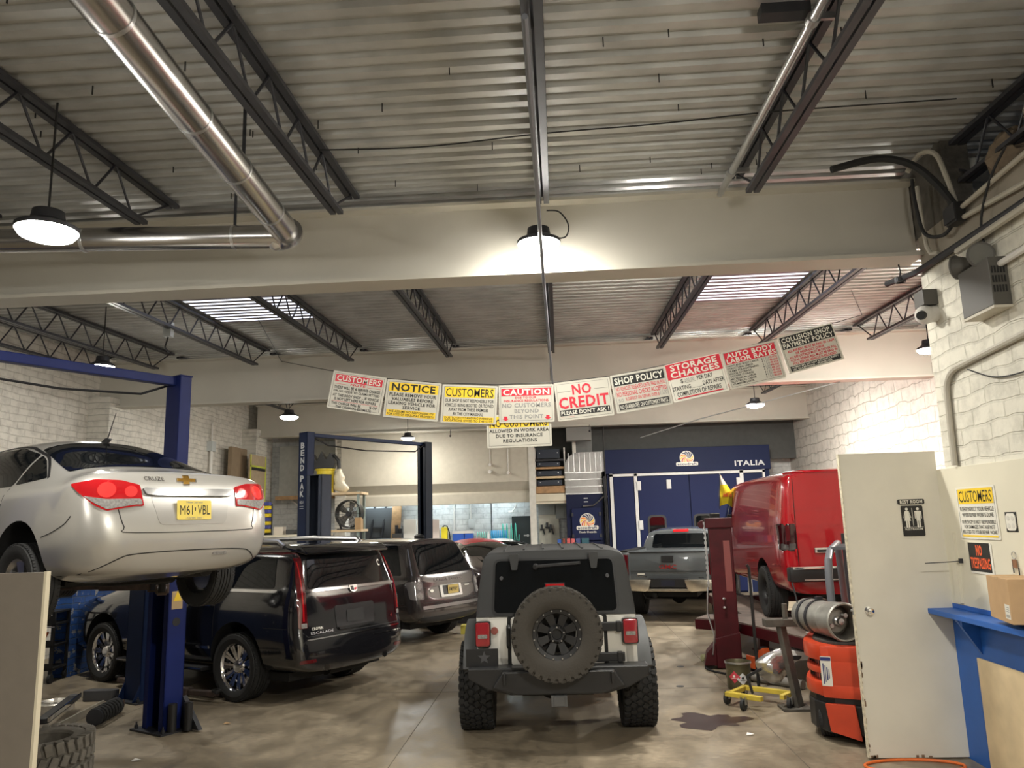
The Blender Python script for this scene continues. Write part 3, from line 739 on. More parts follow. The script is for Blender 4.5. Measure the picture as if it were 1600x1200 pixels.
# ============================================================ black full size SUV
def big_suv():
    t = thing('suv', 'glossy black full size SUV with tall red tail lights and chrome wheels', 'car', (-4.90, 11.40, 0), R(60.8))
    paint = mat('black_paint', (.008,.008,.010), .12, 0, coat=1., spec=.7)
    def rg(y, zb, pts): return [(x, y if not isinstance(y, list) else y[i], z) for i, (x, z) in enumerate(pts)]
    ys0 = [-2.50,-2.55,-2.58,-2.56,-2.52,-2.50,-2.47,-2.32,-2.22,-2.20]
    ys1 = [-2.48,-2.53,-2.56,-2.54,-2.50,-2.48,-2.45,-2.30,-2.21,-2.19]
    ys2 = [-2.30,-2.36,-2.40,-2.40,-2.38,-2.36,-2.34,-2.21,-2.14,-2.12]
    rows = [
        (ys0, [(0,.36),(.60,.36),(.64,.52),(.64,.74),(.63,.90),(.62,1.15),(.60,1.32),(.55,1.76),(.40,1.86),(0,1.88)]),
        (ys1, [(0,.36),(.84,.36),(.90,.52),(.90,.74),(.875,.90),(.865,1.15),(.845,1.32),(.735,1.76),(.58,1.86),(0,1.885)]),
        (ys2, [(0,.36),(.90,.34),(.985,.52),(1.0,.74),(.985,.92),(.97,1.15),(.935,1.33),(.80,1.74),(.66,1.85),(0,1.895)]),
        (-1.95, [(0,.34),(.92,.34),(1.0,.52),(1.02,.74),(1.015,.95),(.995,1.18),(.95,1.34),(.815,1.74),(.68,1.855),(0,1.905)]),
        (-1.0, [(0,.32),(.92,.32),(1.0,.5),(1.022,.74),(1.02,.95),(1.0,1.18),(.95,1.34),(.82,1.75),(.69,1.86),(0,1.915)]),
        (.4, [(0,.32),(.92,.32),(1.0,.5),(1.022,.74),(1.02,.95),(1.0,1.17),(.95,1.33),(.82,1.74),(.69,1.85),(0,1.905)]),
        (1.0, [(0,.32),(.92,.32),(1.0,.5),(1.02,.74),(1.02,.95),(1.0,1.16),(.94,1.30),(.77,1.60),(.62,1.72),(0,1.78)]),
        (1.5, [(0,.32),(.92,.32),(1.0,.5),(1.02,.74),(1.02,.95),(.98,1.14),(.90,1.20),(.80,1.24),(.62,1.27),(0,1.30)]),
        (2.2, [(0,.32),(.92,.32),(.99,.5),(1.0,.74),(.98,.92),(.93,1.06),(.86,1.12),(.75,1.16),(.55,1.19),(0,1.21)]),
        (2.5, [(0,.34),(.80,.34),(.88,.5),(.88,.70),(.86,.86),(.82,1.0),(.76,1.05),(.66,1.08),(.45,1.10),(0,1.11)]),
        (2.57, [(0,.40),(.6,.40),(.66,.52),(.66,.68),(.64,.82),(.60,.94),(.55,.98),(.48,1.0),(.35,1.02),(0,1.03)])]
    rings = [rg(y, 0, p) for y, p in rows]
    me = loft(rings, 3, crease={4: .3, 6: .5, 7: .35}); bd = Body(me)
    ra, fa = -1.44, 1.51
    me = cut(me, paint, [arch(s*.66, s*1.4, y, .46, .50) for s in (-1, 1) for y in (ra, fa)], WELL)
    body_part(me, 'body', t)
    patch(bd, rpoly([(-.745,1.355),(.745,1.355),(.66,1.745),(-.66,1.745)], .05), 'rear', 'rear_window', 'glass_dark', t, off=.006)
    patch(bd, rpoly([(-.80,1.343),(.80,1.343),(.80,1.312),(-.80,1.312)], .008), 'rear', 'chrome_strip', 'dark_chrome', t, off=.012)
    # spoiler
    b = MB().prism([(-2.42,1.79),(-2.40,1.76),(-2.0,1.84),(-2.0,1.90),(-2.30,1.865)], -.74, .74, Matrix(((0,0,1,0),(1,0,0,0),(0,1,0,0),(0,0,0,1))))
    b.build('spoiler', paint, t, bevel=.02, smooth=True)
    for s, v in ((-1, 'left'), (1, 'right')):
        patch(bd, rpoly([(-2.06,1.37),(-1.12,1.37),(-1.12,1.74),(-1.95,1.74)], .05), v, 'quarter_window', 'glass_dark', t, off=.005)
        patch(bd, rpoly([(-1.04,1.37),(-.12,1.37),(-.12,1.74),(-1.04,1.74)], .04), v, 'rear_door_window', 'glass_dark', t, off=.005)
        patch(bd, rpoly([(-.04,1.37),(1.02,1.35),(.55,1.70),(-.04,1.74)], .04), v, 'front_door_window', 'glass_dark', t, off=.005)
        strip(bd, [(-2.12,1.335),(-1.0,1.335),(1.1,1.325)], .035, v, 'chrome_belt', 'chrome', t, off=.010)
        lt = patch(bd, rpoly([(s*.795,.90),(s*.90,.90),(s*.895,1.2),(s*.86,1.42),(s*.765,1.79),(s*.725,1.79),(s*.785,1.36),(s*.80,1.2)], .02), 'rear', 'tail_light', 'deep_red_lens', t, off=.012, res=.04)
        patch(bd, rpoly([(s*.83,.98),(s*.85,.98),(s*.84,1.3),(s*.785,1.68),(s*.778,1.68),(s*.825,1.3)], .008), 'rear', 'light_blade', 'red_lens', lt, off=.015, res=.05)
        patch(bd, rpoly([(s*.805,.905),(s*.87,.905),(s*.87,.96),(s*.805,.96)], .008), 'rear', 'reversing_lens', 'clear_lens', lt, off=.015, res=.04)
        strip(bd, [(-1.00,1.33),(-1.0,.75)], .007, v, 'door_gap', GAP, t)
        strip(bd, [(-.08,1.33),(-.08,.40)], .007, v, 'door_gap', GAP, t)
        strip(bd, [(-2.36,.90),(-1.95,.905)], .007, v, 'bumper_gap', GAP, t)
        strip(bd, [(-.92,.62),(1.0,.62)], .035, v, 'door_moulding', 'chrome', t, off=.012)
        for y0 in (-.98, .02):
            patch(bd, rrect(y0+.02,1.13,y0+.24,1.165,.014), v, 'door_handle', 'chrome', t, off=.035, depth=.02)
        b = MB().b2((s*.93, -.92, .34), (s*1.10, 1.0, .385)); rb = b.build('running_board', 'black_plastic', t, bevel=.012)
        MB().b2((s*1.101, -.90, .36), (s*1.108, .98, .375)).build('board_trim', 'chrome', rb)
        MB().tube([(s*.70,-1.95,1.86),(s*.71,-1.85,1.925),(s*.72,-1.0,1.945),(s*.71,.3,1.925),(s*.69,.45,1.85)], .034, 8).build('roof_rail', 'satin_metal', t, smooth=True)
        patch(bd, rrect(s*.80-.10,.50,s*.80+.10,.54,.012), 'rear', 'reflector', 'deep_red_lens', t, off=.008)
        MB().cyl((s*.52,-2.56,.42),(s*.52,-2.35,.42),.045,16).build('exhaust_tip', 'chrome', t, smooth=True)
    # plate recess and bare mounting plate
    patch(bd, rpoly([(-.36,1.12),(.36,1.12),(.33,.82),(-.33,.82)], .05), 'rear', 'plate_recess', mat('recess_black', (.012,.012,.013), .35), t, off=.006)
    patch(bd, rrect(-.155,.90,.155,1.05,.01), 'rear', 'plate_mount', mat('mount_black', (.006,.006,.006), .5), t, off=.012)
    patch(bd, rpoly([(-.33,.86),(.33,.86),(.30,.825),(-.30,.825)], .01), 'rear', 'handle_lip', 'black_paint', t, off=.025)
    e = patch(bd, rpoly([(-.075,1.345),(.075,1.345),(.06,1.275),(0,1.255),(-.06,1.275)], .012), 'rear', 'badge_shield', 'chrome', t, off=.02)
    patch(bd, rpoly([(-.055,1.335),(.0,1.335),(0,1.275),(-.045,1.285)], .008), 'rear', 'badge_panel', 'sign_black', e, off=.022)
    patch(bd, rpoly([(.01,1.31),(.055,1.31),(.045,1.285),(.01,1.275)], .006), 'rear', 'badge_panel', 'sign_red', e, off=.022)
    strip(bd, [(-.87,.86),(-.80,.80),(.80,.80),(.87,.86)], .008, 'rear', 'hatch_gap', GAP, t)
    strip(bd, [(-.82,.765),(.82,.765)], .014, 'rear', 'bumper_chrome', 'chrome', t, off=.010)
    strip(bd, [(.3,.70),(.86,.70)], .010, 'rear', 'bumper_chrome', 'chrome', t, off=.010)
    surf_text(bd, 'CROWN', -.655, .885, .17, .035, 'dealer_lettering', 'sign_white', t, .02)
    surf_text(bd, 'ESCALADE', -.58, .835, .36, .030, 'model_lettering', 'satin_metal', t, .008)
    surf_text(bd, '4', .68, .90, .05, .05, 'drive_badge', 'chrome', t, .02)
    # sticker in the rear window
    b = MB().text('C', .58, 1.60, .045, .09, .03); vs = []
    for p in b.v: hh, nn = project(bd, 'rear', p[0], p[1]); vs.append(hh+nn*.010)
    MB().add(vs, b.f).build('window_sticker', 'sign_white', t)
    for s in (-1, 1):
        for y in (ra, fa): wheel(t, (s*.885, y, .41), .41, .285, .295, s, rim='chrome', rmat='chrome', lab='chrome multi spoke rim')
    MB().b2((-.80, -2.2, .26), (.80, 2.2, .36)).bar((-.8, ra, .38), (.8, ra, .38), .14, .14).cyl((-.2, -2.2, .34), (.5, -2.2, .34), .10, 12).build('underbody', UNDER, t)
    return t
big_suv()

# ============================================================ dark grey SUV
def grey_suv():
    t = thing('suv', 'dark grey SUV with a yellow plate, behind the glossy black SUV', 'car', (-4.12, 15.66, 0), R(58.7))
    paint = mat('dark_grey_paint', (.050,.043,.042), .18, .3, coat=1.)
    ys0 = [-2.38,-2.42,-2.48,-2.46,-2.40,-2.38,-2.36,-2.05,-1.98,-1.96]
    ys1 = [-2.34,-2.38,-2.44,-2.42,-2.37,-2.35,-2.33,-2.03,-1.96,-1.94]
    ys2 = [-2.20,-2.24,-2.28,-2.27,-2.25,-2.24,-2.22,-1.93,-1.88,-1.86]
    rows = [
        (ys0, [(0,.38),(.55,.38),(.6,.50),(.62,.74),(.62,.95),(.62,1.10),(.60,1.19),(.54,1.74),(.40,1.82),(0,1.835)]),
        (ys1, [(0,.38),(.80,.38),(.87,.50),(.88,.74),(.87,.95),(.86,1.10),(.83,1.19),(.68,1.74),(.56,1.82),(0,1.84)]),
        (ys2, [(0,.36),(.86,.36),(.94,.50),(.955,.74),(.95,.95),(.94,1.10),(.90,1.19),(.72,1.73),(.60,1.81),(0,1.85)]),
        (-1.6, [(0,.34),(.86,.34),(.955,.5),(.97,.74),(.97,.95),(.95,1.10),(.91,1.19),(.74,1.73),(.62,1.82),(0,1.86)]),
        (-.6, [(0,.34),(.86,.34),(.955,.5),(.97,.74),(.97,.95),(.95,1.10),(.91,1.19),(.74,1.73),(.62,1.82),(0,1.865)]),
        (.4, [(0,.34),(.86,.34),(.955,.5),(.97,.74),(.97,.95),(.95,1.10),(.91,1.19),(.74,1.72),(.62,1.81),(0,1.85)]),
        (.95, [(0,.34),(.86,.34),(.955,.5),(.97,.74),(.97,.95),(.94,1.10),(.89,1.19),(.70,1.52),(.56,1.60),(0,1.65)]),
        (1.4, [(0,.34),(.86,.34),(.955,.5),(.97,.74),(.97,.95),(.92,1.10),(.86,1.15),(.74,1.18),(.56,1.20),(0,1.22)]),
        (2.2, [(0,.34),(.86,.34),(.94,.5),(.95,.74),(.94,.92),(.90,1.05),(.84,1.10),(.72,1.13),(.5,1.15),(0,1.17)]),
        (2.48, [(0,.38),(.7,.38),(.78,.5),(.8,.70),(.8,.86),(.78,.98),(.72,1.02),(.6,1.05),(.4,1.07),(0,1.08)])]
    rings = [[(x, (y[i] if isinstance(y, list) else y), z) for i, (x, z) in enumerate(p)] for y, p in rows]
    me = loft(rings, 3, crease={5: .3, 6: .6, 7: .3}); bd = Body(me)
    ra, fa = -1.48, 1.40
    me = cut(me, paint, [arch(s*.64, s*1.3, y, .43, .46) for s in (-1, 1) for y in (ra, fa)], WELL)
    body_part(me, 'body', t)
    patch(bd, rpoly([(-.735,1.215),(.735,1.215),(.62,1.735),(-.62,1.735)], .04), 'rear', 'rear_window', 'glass_dark', t, off=.006)
    for s, v in ((-1, 'left'), (1, 'right')):
        patch(bd, rpoly([(-2.02,1.21),(-1.15,1.21),(-1.15,1.73),(-1.78,1.73)], .04), v, 'quarter_window', 'glass_dark', t, off=.005)
        patch(bd, rpoly([(-1.08,1.21),(-.12,1.21),(-.12,1.73),(-1.08,1.73)], .03), v, 'rear_door_window', 'glass_dark', t, off=.005)
        patch(bd, rpoly([(-.05,1.21),(.95,1.21),(.5,1.65),(-.05,1.73)], .03), v, 'front_door_window', 'glass_dark', t, off=.005)
        lt = patch(bd, rpoly([(s*.73,.80),(s*.93,.80),(s*.93,1.11),(s*.73,1.11)], .04), 'rear', 'tail_light', mat('smoked_lens', (.16,.15,.15), .1, coat=1.), t, off=.010)
        for zc, rr in ((1.03, .06), (.87, .055)):
            patch(bd, [(s*.81+rr*math.cos(a*PI/10), zc+rr*math.sin(a*PI/10)) for a in range(20)], 'rear', 'lamp_ring', 'clear_lens', lt, off=.014, res=.03)
        strip(bd, [(-1.12,1.19),(-1.12,.6)], .007, v, 'door_gap', GAP, t)
        strip(bd, [(-.08,1.19),(-.08,.45)], .007, v, 'door_gap', GAP, t)
        for y0 in (-1.08, -.02): patch(bd, rrect(y0+.02,1.06,y0+.24,1.09,.012), v, 'door_handle', paint, t, off=.03, depth=.02)
    strip(bd, [(-.72,1.165),(-.72,.74),(.72,.74),(.72,1.165)], .008, 'rear', 'hatch_gap', GAP, t)
    strip(bd, [(-.72,1.0),(.72,1.0)], .006, 'rear', 'hatch_gap', GAP, t)
    fr = patch(bd, rpoly([(-.30,1.01),(.30,1.01),(.30,.80),(-.30,.80)], .02), 'rear', 'plate_frame', mat('white_frame', (.68,.66,.62), .4), t, off=.018)
    patch(bd, rpoly([(-.23,1.0),(.23,1.0),(.23,.84),(-.23,.84)], .01), 'rear', 'plate_recess', 'recess_black', fr, off=.022)
    h0, _ = project(bd, 'rear', 0.03, .925)
    plate(t, (.04, h0.y-.035, .925), (1,0,0), (0,.05,1), .30, .15, mat('plate_ochre', (.50,.38,.12), .45), [('FMPPAY', 0, 0, .24, .07, 'sign_black', .01)])
    surf_text(bd, 'RANGE ROVER', -.02, 1.105, .80, .042, 'tailgate_lettering', mat('letter_grey', (.16,.14,.14), .3, .6), t, .012)
    patch(bd, [(-.52+.045*math.cos(a*PI/12), .93+.026*math.sin(a*PI/12)) for a in range(24)], 'rear', 'oval_badge', 'sign_white', t, off=.012, res=.03)
    patch(bd, rrect(.42,.955,.55,.975,.006), 'rear', 'trim_badge', 'sign_white', t, off=.012)
    strip(bd, [(-.78,.66),(.80,.66)], .055, 'rear', 'bumper_strip', 'satin_metal', t, off=.010)
    patch(bd, rrect(-.84,.40,.84,.50,.03), 'rear', 'lower_valance', 'black_plastic', t, off=.006)
    MB().sphere((.12,-1.55,1.865), .09, 14, 8, sc=(.7,1.4,.6)).build('roof_antenna', 'black_plastic', t, smooth=True)
    for s in (-1, 1):
        for y in (ra, fa): wheel(t, (s*.82, y, .385), .385, .26, .26, s, rim='five', rmat='grey_plastic')
    MB().b2((-.75, -2.1, .28), (.75, 2.1, .38)).bar((-.75, ra, .38), (.75, ra, .38), .14, .12).build('underbody', UNDER, t)
    return t
grey_suv()
# ============================================================ white and black off-road car in the middle
YZ = Matrix(((0,0,1,0),(1,0,0,0),(0,1,0,0),(0,0,0,1)))          # polygon (y, z) extruded along x
XZ = Matrix(((1,0,0,0),(0,0,-1,0),(0,1,0,0),(0,0,0,1)))         # polygon (x, z) extruded along -y
def offroad():
    t = thing('offroad_car', 'white off-road car with black hard top and rear spare wheel, in the middle', 'car', (-.085, 7.78, 0), R(1.6))
    white = mat('offroad_white', (.74,.72,.66), .3, 0, coat=.6)
    top = mat('hardtop_black', (.030,.031,.032), .55, bump=.05, bscale=200)
    flare = mat('flare_grey', (.075,.078,.08), .6)
    steel = mat('bumper_black', (.018,.018,.019), .38, noise=.1)
    # tub with door sides and bonnet
    b = MB().prism(rpoly([(0,.60),(0,1.195),(2.55,1.195),(2.62,1.22),(3.55,1.14),(3.60,.70),(2.6,.55),(1.35,.55),(1.22,.98),(.26,.98),(.16,.60)], .03), -.745, .745, YZ)
    b.build('tub', white, t, bevel=.022, smooth=True)
    for s in (-1, 1): MB().prism(rpoly([(.0,.62),(.0,1.19),(.16,1.19),(.16,.62)], .015), s*.66, s*.775, YZ).build('rear_corner', white, t, bevel=.02, smooth=True)
    gate = MB().prism(rrect(-.44,.735,.46,1.185,.03), -.0, .035, XZ).build('tailgate', white, t, bevel=.012, smooth=True)
    MB().prism(rrect(-.475,.66,.495,1.19,.02), -.02, .004, XZ).build('gate_seam', GAP, gate)
    # hard top: tapered shell
    def hring(y, w0, w1, w2, z1, z2, lean=0): return [(0, y+lean*0, 1.19), (w0*.6, y, 1.19), (w0, y, 1.19), (w0*.985, y+lean*.3, 1.35), (w1, y+lean*.85, z1), (w2, y+lean, z2), (w2*.55, y+lean, z2+.015), (0, y+lean, z2+.02)]
    me = loft([hring(-.01, .775,.70,.64,1.73,1.795,.06), hring(.06, .78,.705,.65,1.735,1.80,.06), hring(1.2,.78,.71,.655,1.75,1.815), hring(2.05,.78,.70,.645,1.735,1.80), hring(2.2,.775,.69,.63,1.72,1.785)], 2, crease={2: 1, 4: .5, 5: .4}, rcrease={0: .8, 1: .5, 4: .8})
    bd = Body(me); me.materials.append(top); body_part(me, 'hard_top', t)
    g = patch(bd, rpoly([(-.625,1.205),(.625,1.205),(.595,1.735),(-.595,1.735)], .06), 'rear', 'window_seal', 'black_plastic', t, off=.006)
    patch(bd, rpoly([(-.60,1.225),(.60,1.225),(.575,1.715),(-.575,1.715)], .05), 'rear', 'rear_window', 'glass_dark', t, off=.011)
    for s, v in ((-1, 'left'), (1, 'right')):
        patch(bd, rpoly([(.22,1.25),(1.02,1.25),(1.02,1.66),(.30,1.66)], .05), v, 'side_window', 'glass_dark', t, off=.008)
        patch(bd, rpoly([(1.16,1.25),(2.08,1.25),(1.98,1.66),(1.16,1.66)], .05), v, 'door_window', 'glass_dark', t, off=.008)
    for x in (-.50, -.30, -.1, .1, .30, .50):
        strip(bd, [(x*.98,.14),(x,1.0),(x,2.1)], .022, 'top', 'roof_rib', top, t, off=.012)
    for s in (-1, 1):
        hb = MB().prism(rpoly([(-.045,1.785),(.045,1.785),(.045,1.74),(.028,1.63),(-.028,1.63),(-.045,1.74)], .01), -.0, .03, XZ).build('glass_hinge', top, t, bevel=.006, M=Matrix.Translation((s*.39, -.005, .0)))
        c = MB().cyl((s*.52, -.02, 1.555), (s*.52, .05, 1.555), .018, 14).build('glass_bolt', 'grey_plastic', t)
    w = MB().cyl((-.18, .02, 1.66), (-.18, -.035, 1.655), .028, 14).bar((-.18, -.03, 1.66), (.26, -.03, 1.685), .03, .03).build('rear_wiper', 'black_plastic', t, bevel=.006)
    # third stop lamp on its bracket
    s3 = MB().box((.0, -.17, 1.475), (.18, .04, .055)).build('stop_lamp', 'red_lens', t, bevel=.008)
    MB().box((.0, -.145, 1.475), (.195, .03, .068)).bar((0, -.13, 1.46), (0, -.13, 1.15), .06, .03).build('lamp_bracket', 'black_plastic', s3)
    # tail lights
    for s in (-1, 1):
        l = MB().prism(rrect(s*.712-.068,.925,s*.712+.068,1.145,.02), 0, .075, XZ).build('tail_light', mat('jeep_lens', (.30,.012,.02), .15, coat=1.), t, bevel=.014, smooth=True)
        MB().prism(rrect(s*.712-.076,.917,s*.712+.076,1.153,.02), -.01, .055, XZ).build('light_housing', 'black_plastic', l)
        MB().prism(rrect(s*.712-.045,1.0,s*.712+.045,1.035,.008), .07, .080, XZ).build('reversing_lens', 'clear_lens', l)
        # fender flares over the wheels
        for (yc, r0) in ((.72, .56), (3.05, .54)):
            b = MB()
            po = [(yc+(r0+.09)*math.cos(R(a)), .44+(r0+.09)*math.sin(R(a))) for a in range(14, 170, 12)]
            pi_ = [(yc+r0*math.cos(R(a)), .44+r0*math.sin(R(a))) for a in range(14, 170, 12)]
            b.prism(po+pi_[::-1], s*.735, s*.93, YZ)
            b.build('fender_flare', flare, t, bevel=.02, smooth=True)
    # fuel cap, handle, hinges, loose plate
    MB().cyl((-.60, .01, 1.06), (-.60, -.012, 1.06), .035, 20).build('marker_lamp', mat('rusty_red', (.32,.09,.07), .5), t)
    MB().tube([(-.462,-.03,1.10),(-.462,-.06,1.085),(-.462,-.06,.93),(-.462,-.03,.91)], .022, 10).build('tailgate_handle', 'black_plastic', gate, smooth=True)
    for z in (1.08, .80):
        MB().box((.50, -.045, z), (.30, .035, .085)).box((.60, -.05, z), (.05, .05, .10)).build('tailgate_hinge', 'black_plastic', gate, bevel=.01)
    pm = MB().box((-.72, -.085, .825), (.31, .012, .165)).build('plate_bracket', 'black_plastic', t, bevel=.004)
    st = []
    for i in range(10): a = PI/2+PI*i/5; rr_ = .062 if i % 2 == 0 else .026; st.append((-.70+rr_*math.cos(a), .825+rr_*math.sin(a)))
    MB().prism(st, .091, .094, XZ).build('bracket_star', 'grey_plastic', pm)
    # rear steel bumper
    poly = [(-.85,.745),(-.85,.655),(-.665,.555),(-.45,.50),(.45,.50),(.665,.555),(.85,.655),(.85,.745)]
    bp = MB().prism(poly, -.02, .20, XZ).build('bumper', steel, t, bevel=.012)
    MB().prism([(-.52,.72),(-.62,.575),(-.40,.51),(.40,.51),(.62,.575),(.52,.72)], .19, .255, XZ).build('bumper_face', steel, bp, bevel=.015)
    for s in (-1, 1): MB().box((s*.50, -.27, .66), (.022, .07, .10)).build('recovery_tab', steel, bp, bevel=.004)
    MB().box((0, -.22, .455), (.15, .10, .10)).box((0, -.275, .455), (.10, .012, .085)).build('hitch', mat('hitch_grey', (.10,.10,.10), .5), bp, bevel=.004)
    # spare wheel
    mat('dusty_tire', (.050,.044,.036), .8, bump=.2, bscale=60)
    sp = wheel(t, (.0, -.30, 1.065), .415, .29, .24, 1, tmat='dusty_tire', tire='offroad', rim='eight', rmat='black_plastic', name='spare_wheel')
    sp.rotation_euler = (0, 0, R(-90))
    rg_ = MB().lathe([(.158, .145), (.212, .157), (.212, .165), (.156, .152)], Matrix.Rotation(R(90), 4, 'X') @ Matrix.Identity(4), 48)
    bolts = MB()
    for i in range(16):
        a = 2*PI*(i+.5)/16; bolts.cyl((.215*math.cos(a), -.09, .215*math.sin(a)), (.215*math.cos(a), -.118, .215*math.sin(a)), .0075, 6)
    for i in range(5):
        a = 2*PI*i/5+.3; bolts.cyl((.066*math.cos(a), -.10, .066*math.sin(a)), (.066*math.cos(a), -.12, .066*math.sin(a)), .008, 6)
    q = bolts.build('rim_bolts', 'satin_metal', sp); q.rotation_euler = (0, 0, R(90))
    for k, s in enumerate((-1, 1)):
        wheel(t, (s*.825, .72, .43), .43, .335, .225, s, tire='offroad', rim='eight', rmat='black_plastic')
        wheel(t, (s*.825, 3.05, .43), .43, .335, .225, s, tire='offroad', rim='eight', rmat='black_plastic')
    b = MB().bar((-.7, .72, .43), (.7, .72, .43), .12, .12).sphere((-.05, .72, .43), .16).bar((-.7, 3.05, .43), (.7, 3.05, .43), .11, .11)
    for s in (-1, 1): b.bar((s*.42, .1, .56), (s*.42, 3.4, .56), .10, .14).cyl((s*.55, .60, .40), (s*.5, .55, .80), .035, 10)
    b.cyl((-.35, .25, .50), (.35, .25, .50), .10, 14).box((0, 1.6, .52), (.7, 1.0, .12))
    b.build('underbody', UNDER, t)
    # windscreen frame, bonnet top, grille ahead
    MB().prism([(2.2,1.19),(2.45,1.19),(2.22,1.74),(2.08,1.74)], -.70, .70, YZ).build('windscreen_frame', white, t, bevel=.02)
    MB().box((0, 3.62, .92), (1.16, .04, .46)).build('grille', top, t, bevel=.02)
    MB().box((0, 3.78, .62), (1.5, .16, .18)).build('front_bumper', steel, t, bevel=.02)
    return t
offroad()

# ============================================================ grey pickup
def pickup():
    t = thing('pickup_truck', 'grey pickup truck parked in front of the blue spray booth', 'truck', (2.18, 16.5, 0), R(-17.0))
    paint = mat('pickup_grey', (.115,.128,.135), .22, .2, coat=1.)
    b = MB()
    for s in (-1, 1): b.prism(rpoly([(.03,.72),(.03,1.40),(2.08,1.40),(2.08,.62),(1.82,.62),(1.70,.86),(1.25,.98),(.80,.86),(.68,.62),(.2,.62)], .03), s*.82, s*1.0, YZ)
    b.b2((-.84,.05,.70), (.84,2.05,.80)).b2((-.84,2.0,.7), (.84,2.07,1.36)).build('bed', paint, t, bevel=.02, smooth=True)
    g = MB().prism(rrect(-.80,.80,.80,1.385,.03), -.06, .02, XZ).build('tailgate', paint, t, bevel=.015, smooth=True)
    MB().b2((-.79,-.026,1.0), (.79,-.019,1.006)).build('gate_crease', GAP, g)
    MB().prism(rpoly([(-.80,.80),(.80,.80),(.80,.94),(-.80,.94)], .02), .016, .03, XZ).build('gate_lower', paint, g, bevel=.006)
    MB().b2((-.80,-.03,1.372), (.80,.05,1.40)).build('gate_cap', 'black_plastic', g, bevel=.008)
    MB().box((0,-.03,1.25), (.25,.03,.135)).build('gate_handle', 'black_plastic', g, bevel=.012)
    b = MB().text('GMC', 0, 1.09, .36, .085, .03, XZ, .026); b.build('brand_lettering', mat('letter_red', (.35,.02,.02), .3, coat=1.), g)
    b = MB().text('Sierra', -.55, .90, .20, .035, .01, XZ, .036).text('4x4', .66, .87, .10, .03, .01, XZ, .036); b.build('model_lettering', 'chrome', g)
    MB().box((-.56,-.034,.945), (.15,.006,.035)).build('dealer_sticker', 'sign_white', g)
    for s in (-1, 1):
        MB().prism(rrect(s*.90-.07,.92,s*.90+.07,1.34,.02), -.05, .03, XZ).build('tail_light', 'deep_red_lens', t, bevel=.012)
        MB().b2((s*.84,.03,1.395), (s*1.0,2.05,1.43)).build('bed_rail', 'black_plastic', t, bevel=.01)
    # chrome bumper with step recess
    mat('dirty_chrome', (.72,.66,.55), .22, .9, noise=.2, nscale=10)
    for s in (-1, 1): bp = MB().prism(rpoly([(s*.34,.84),(s*1.0,.84),(s*1.0,.64),(s*.46,.60),(s*.40,.64)], .02), -.02, .17, XZ).build('bumper_end', 'dirty_chrome', t, bevel=.02, smooth=True)
    MB().prism([(-.42,.86),(.42,.86),(.36,.68),(-.36,.68)], -.02, .13, XZ).build('plate_recess', 'black_plastic', bp, bevel=.01)
    MB().prism([(-.5,.66),(.5,.66),(.42,.605),(-.42,.605)], -.02, .16, XZ).build('step', 'dirty_chrome', bp, bevel=.01)
    MB().box((0,-.14,.77), (.28,.01,.12)).build('bare_plate_mount', mat('mount_blue', (.01,.012,.03), .5), bp)
    # cab
    def cr(y, w0, w1, w2, zt): return [(0,y,.55),(.7,y,.55),(w0,y,.60),(w0+.02,y,1.0),(w0-.02,y,1.36),(w1,y,zt-.14),(w2,y,zt-.02),(0,y,zt)]
    rings = [cr(2.12,.95,.80,.68,1.80), cr(2.2,.97,.82,.70,1.84), cr(3.0,.98,.84,.72,1.89), cr(3.7,.98,.82,.70,1.86),
             [(0,4.35,.55),(.7,4.35,.55),(.97,4.35,.6),(.99,4.35,.95),(.95,4.35,1.22),(.88,4.4,1.28),(.70,4.45,1.32),(0,4.5,1.36)],
             [(0,5.3,.55),(.7,5.3,.55),(.95,5.3,.6),(.97,5.3,.85),(.93,5.3,1.08),(.86,5.3,1.16),(.66,5.3,1.2),(0,5.3,1.24)],
             [(0,5.6,.6),(.6,5.6,.6),(.85,5.55,.64),(.87,5.55,.82),(.84,5.55,1.0),(.78,5.55,1.08),(.6,5.58,1.11),(0,5.6,1.14)]]
    me = loft(rings, 2, crease={4: .5, 5: .3}, rcrease={0: .7}); bd = Body(me)
    me = cut(me, paint, [arch(s*.62, s*1.3, 4.9, .44, .48) for s in (-1, 1)], WELL); body_part(me, 'cab', t)
    patch(bd, rpoly([(-.70,1.40),(.70,1.40),(.62,1.72),(-.62,1.72)], .05), 'rear', 'rear_window', 'glass_dark', t, off=.006)
    patch(bd, rrect(-.18,1.755,.18,1.805,.015), 'rear', 'stop_lamp', 'red_lens', t, off=.012)
    for v in ('left', 'right'):
        patch(bd, rpoly([(2.30,1.38),(3.05,1.38),(3.05,1.74),(2.36,1.74)], .04), v, 'rear_door_window', 'glass_dark', t, off=.006)
        patch(bd, rpoly([(3.12,1.38),(4.0,1.36),(3.65,1.70),(3.12,1.74)], .04), v, 'front_door_window', 'glass_dark', t, off=.006)
    for s in (-1, 1):
        wheel(t, (s*.86, 1.25, .41), .41, .27, .23, s, rim='five', rmat='grey_plastic'); wheel(t, (s*.86, 4.9, .41), .41, .27, .23, s, rim='five', rmat='grey_plastic')
        MB().box((s*1.10, 3.9, 1.42), (.16,.10,.24)).bar((s*.95,3.95,1.36), (s*1.08,3.92,1.36), .05,.05).build('mirror', 'black_plastic', t, bevel=.02)
    MB().bar((-.8,1.25,.41), (.8,1.25,.41), .16,.16).sphere((0,1.25,.40), .17).b2((-.55,.1,.48), (.55,5.3,.62)).bar((-.3,-.05,.52), (-.3,.3,.52), .07,.10).tube([(-.55,.05,.55),(-.5,.02,.46),(-.42,.1,.44)], .02, 8).build('underbody', UNDER, t)
    return t
pickup()

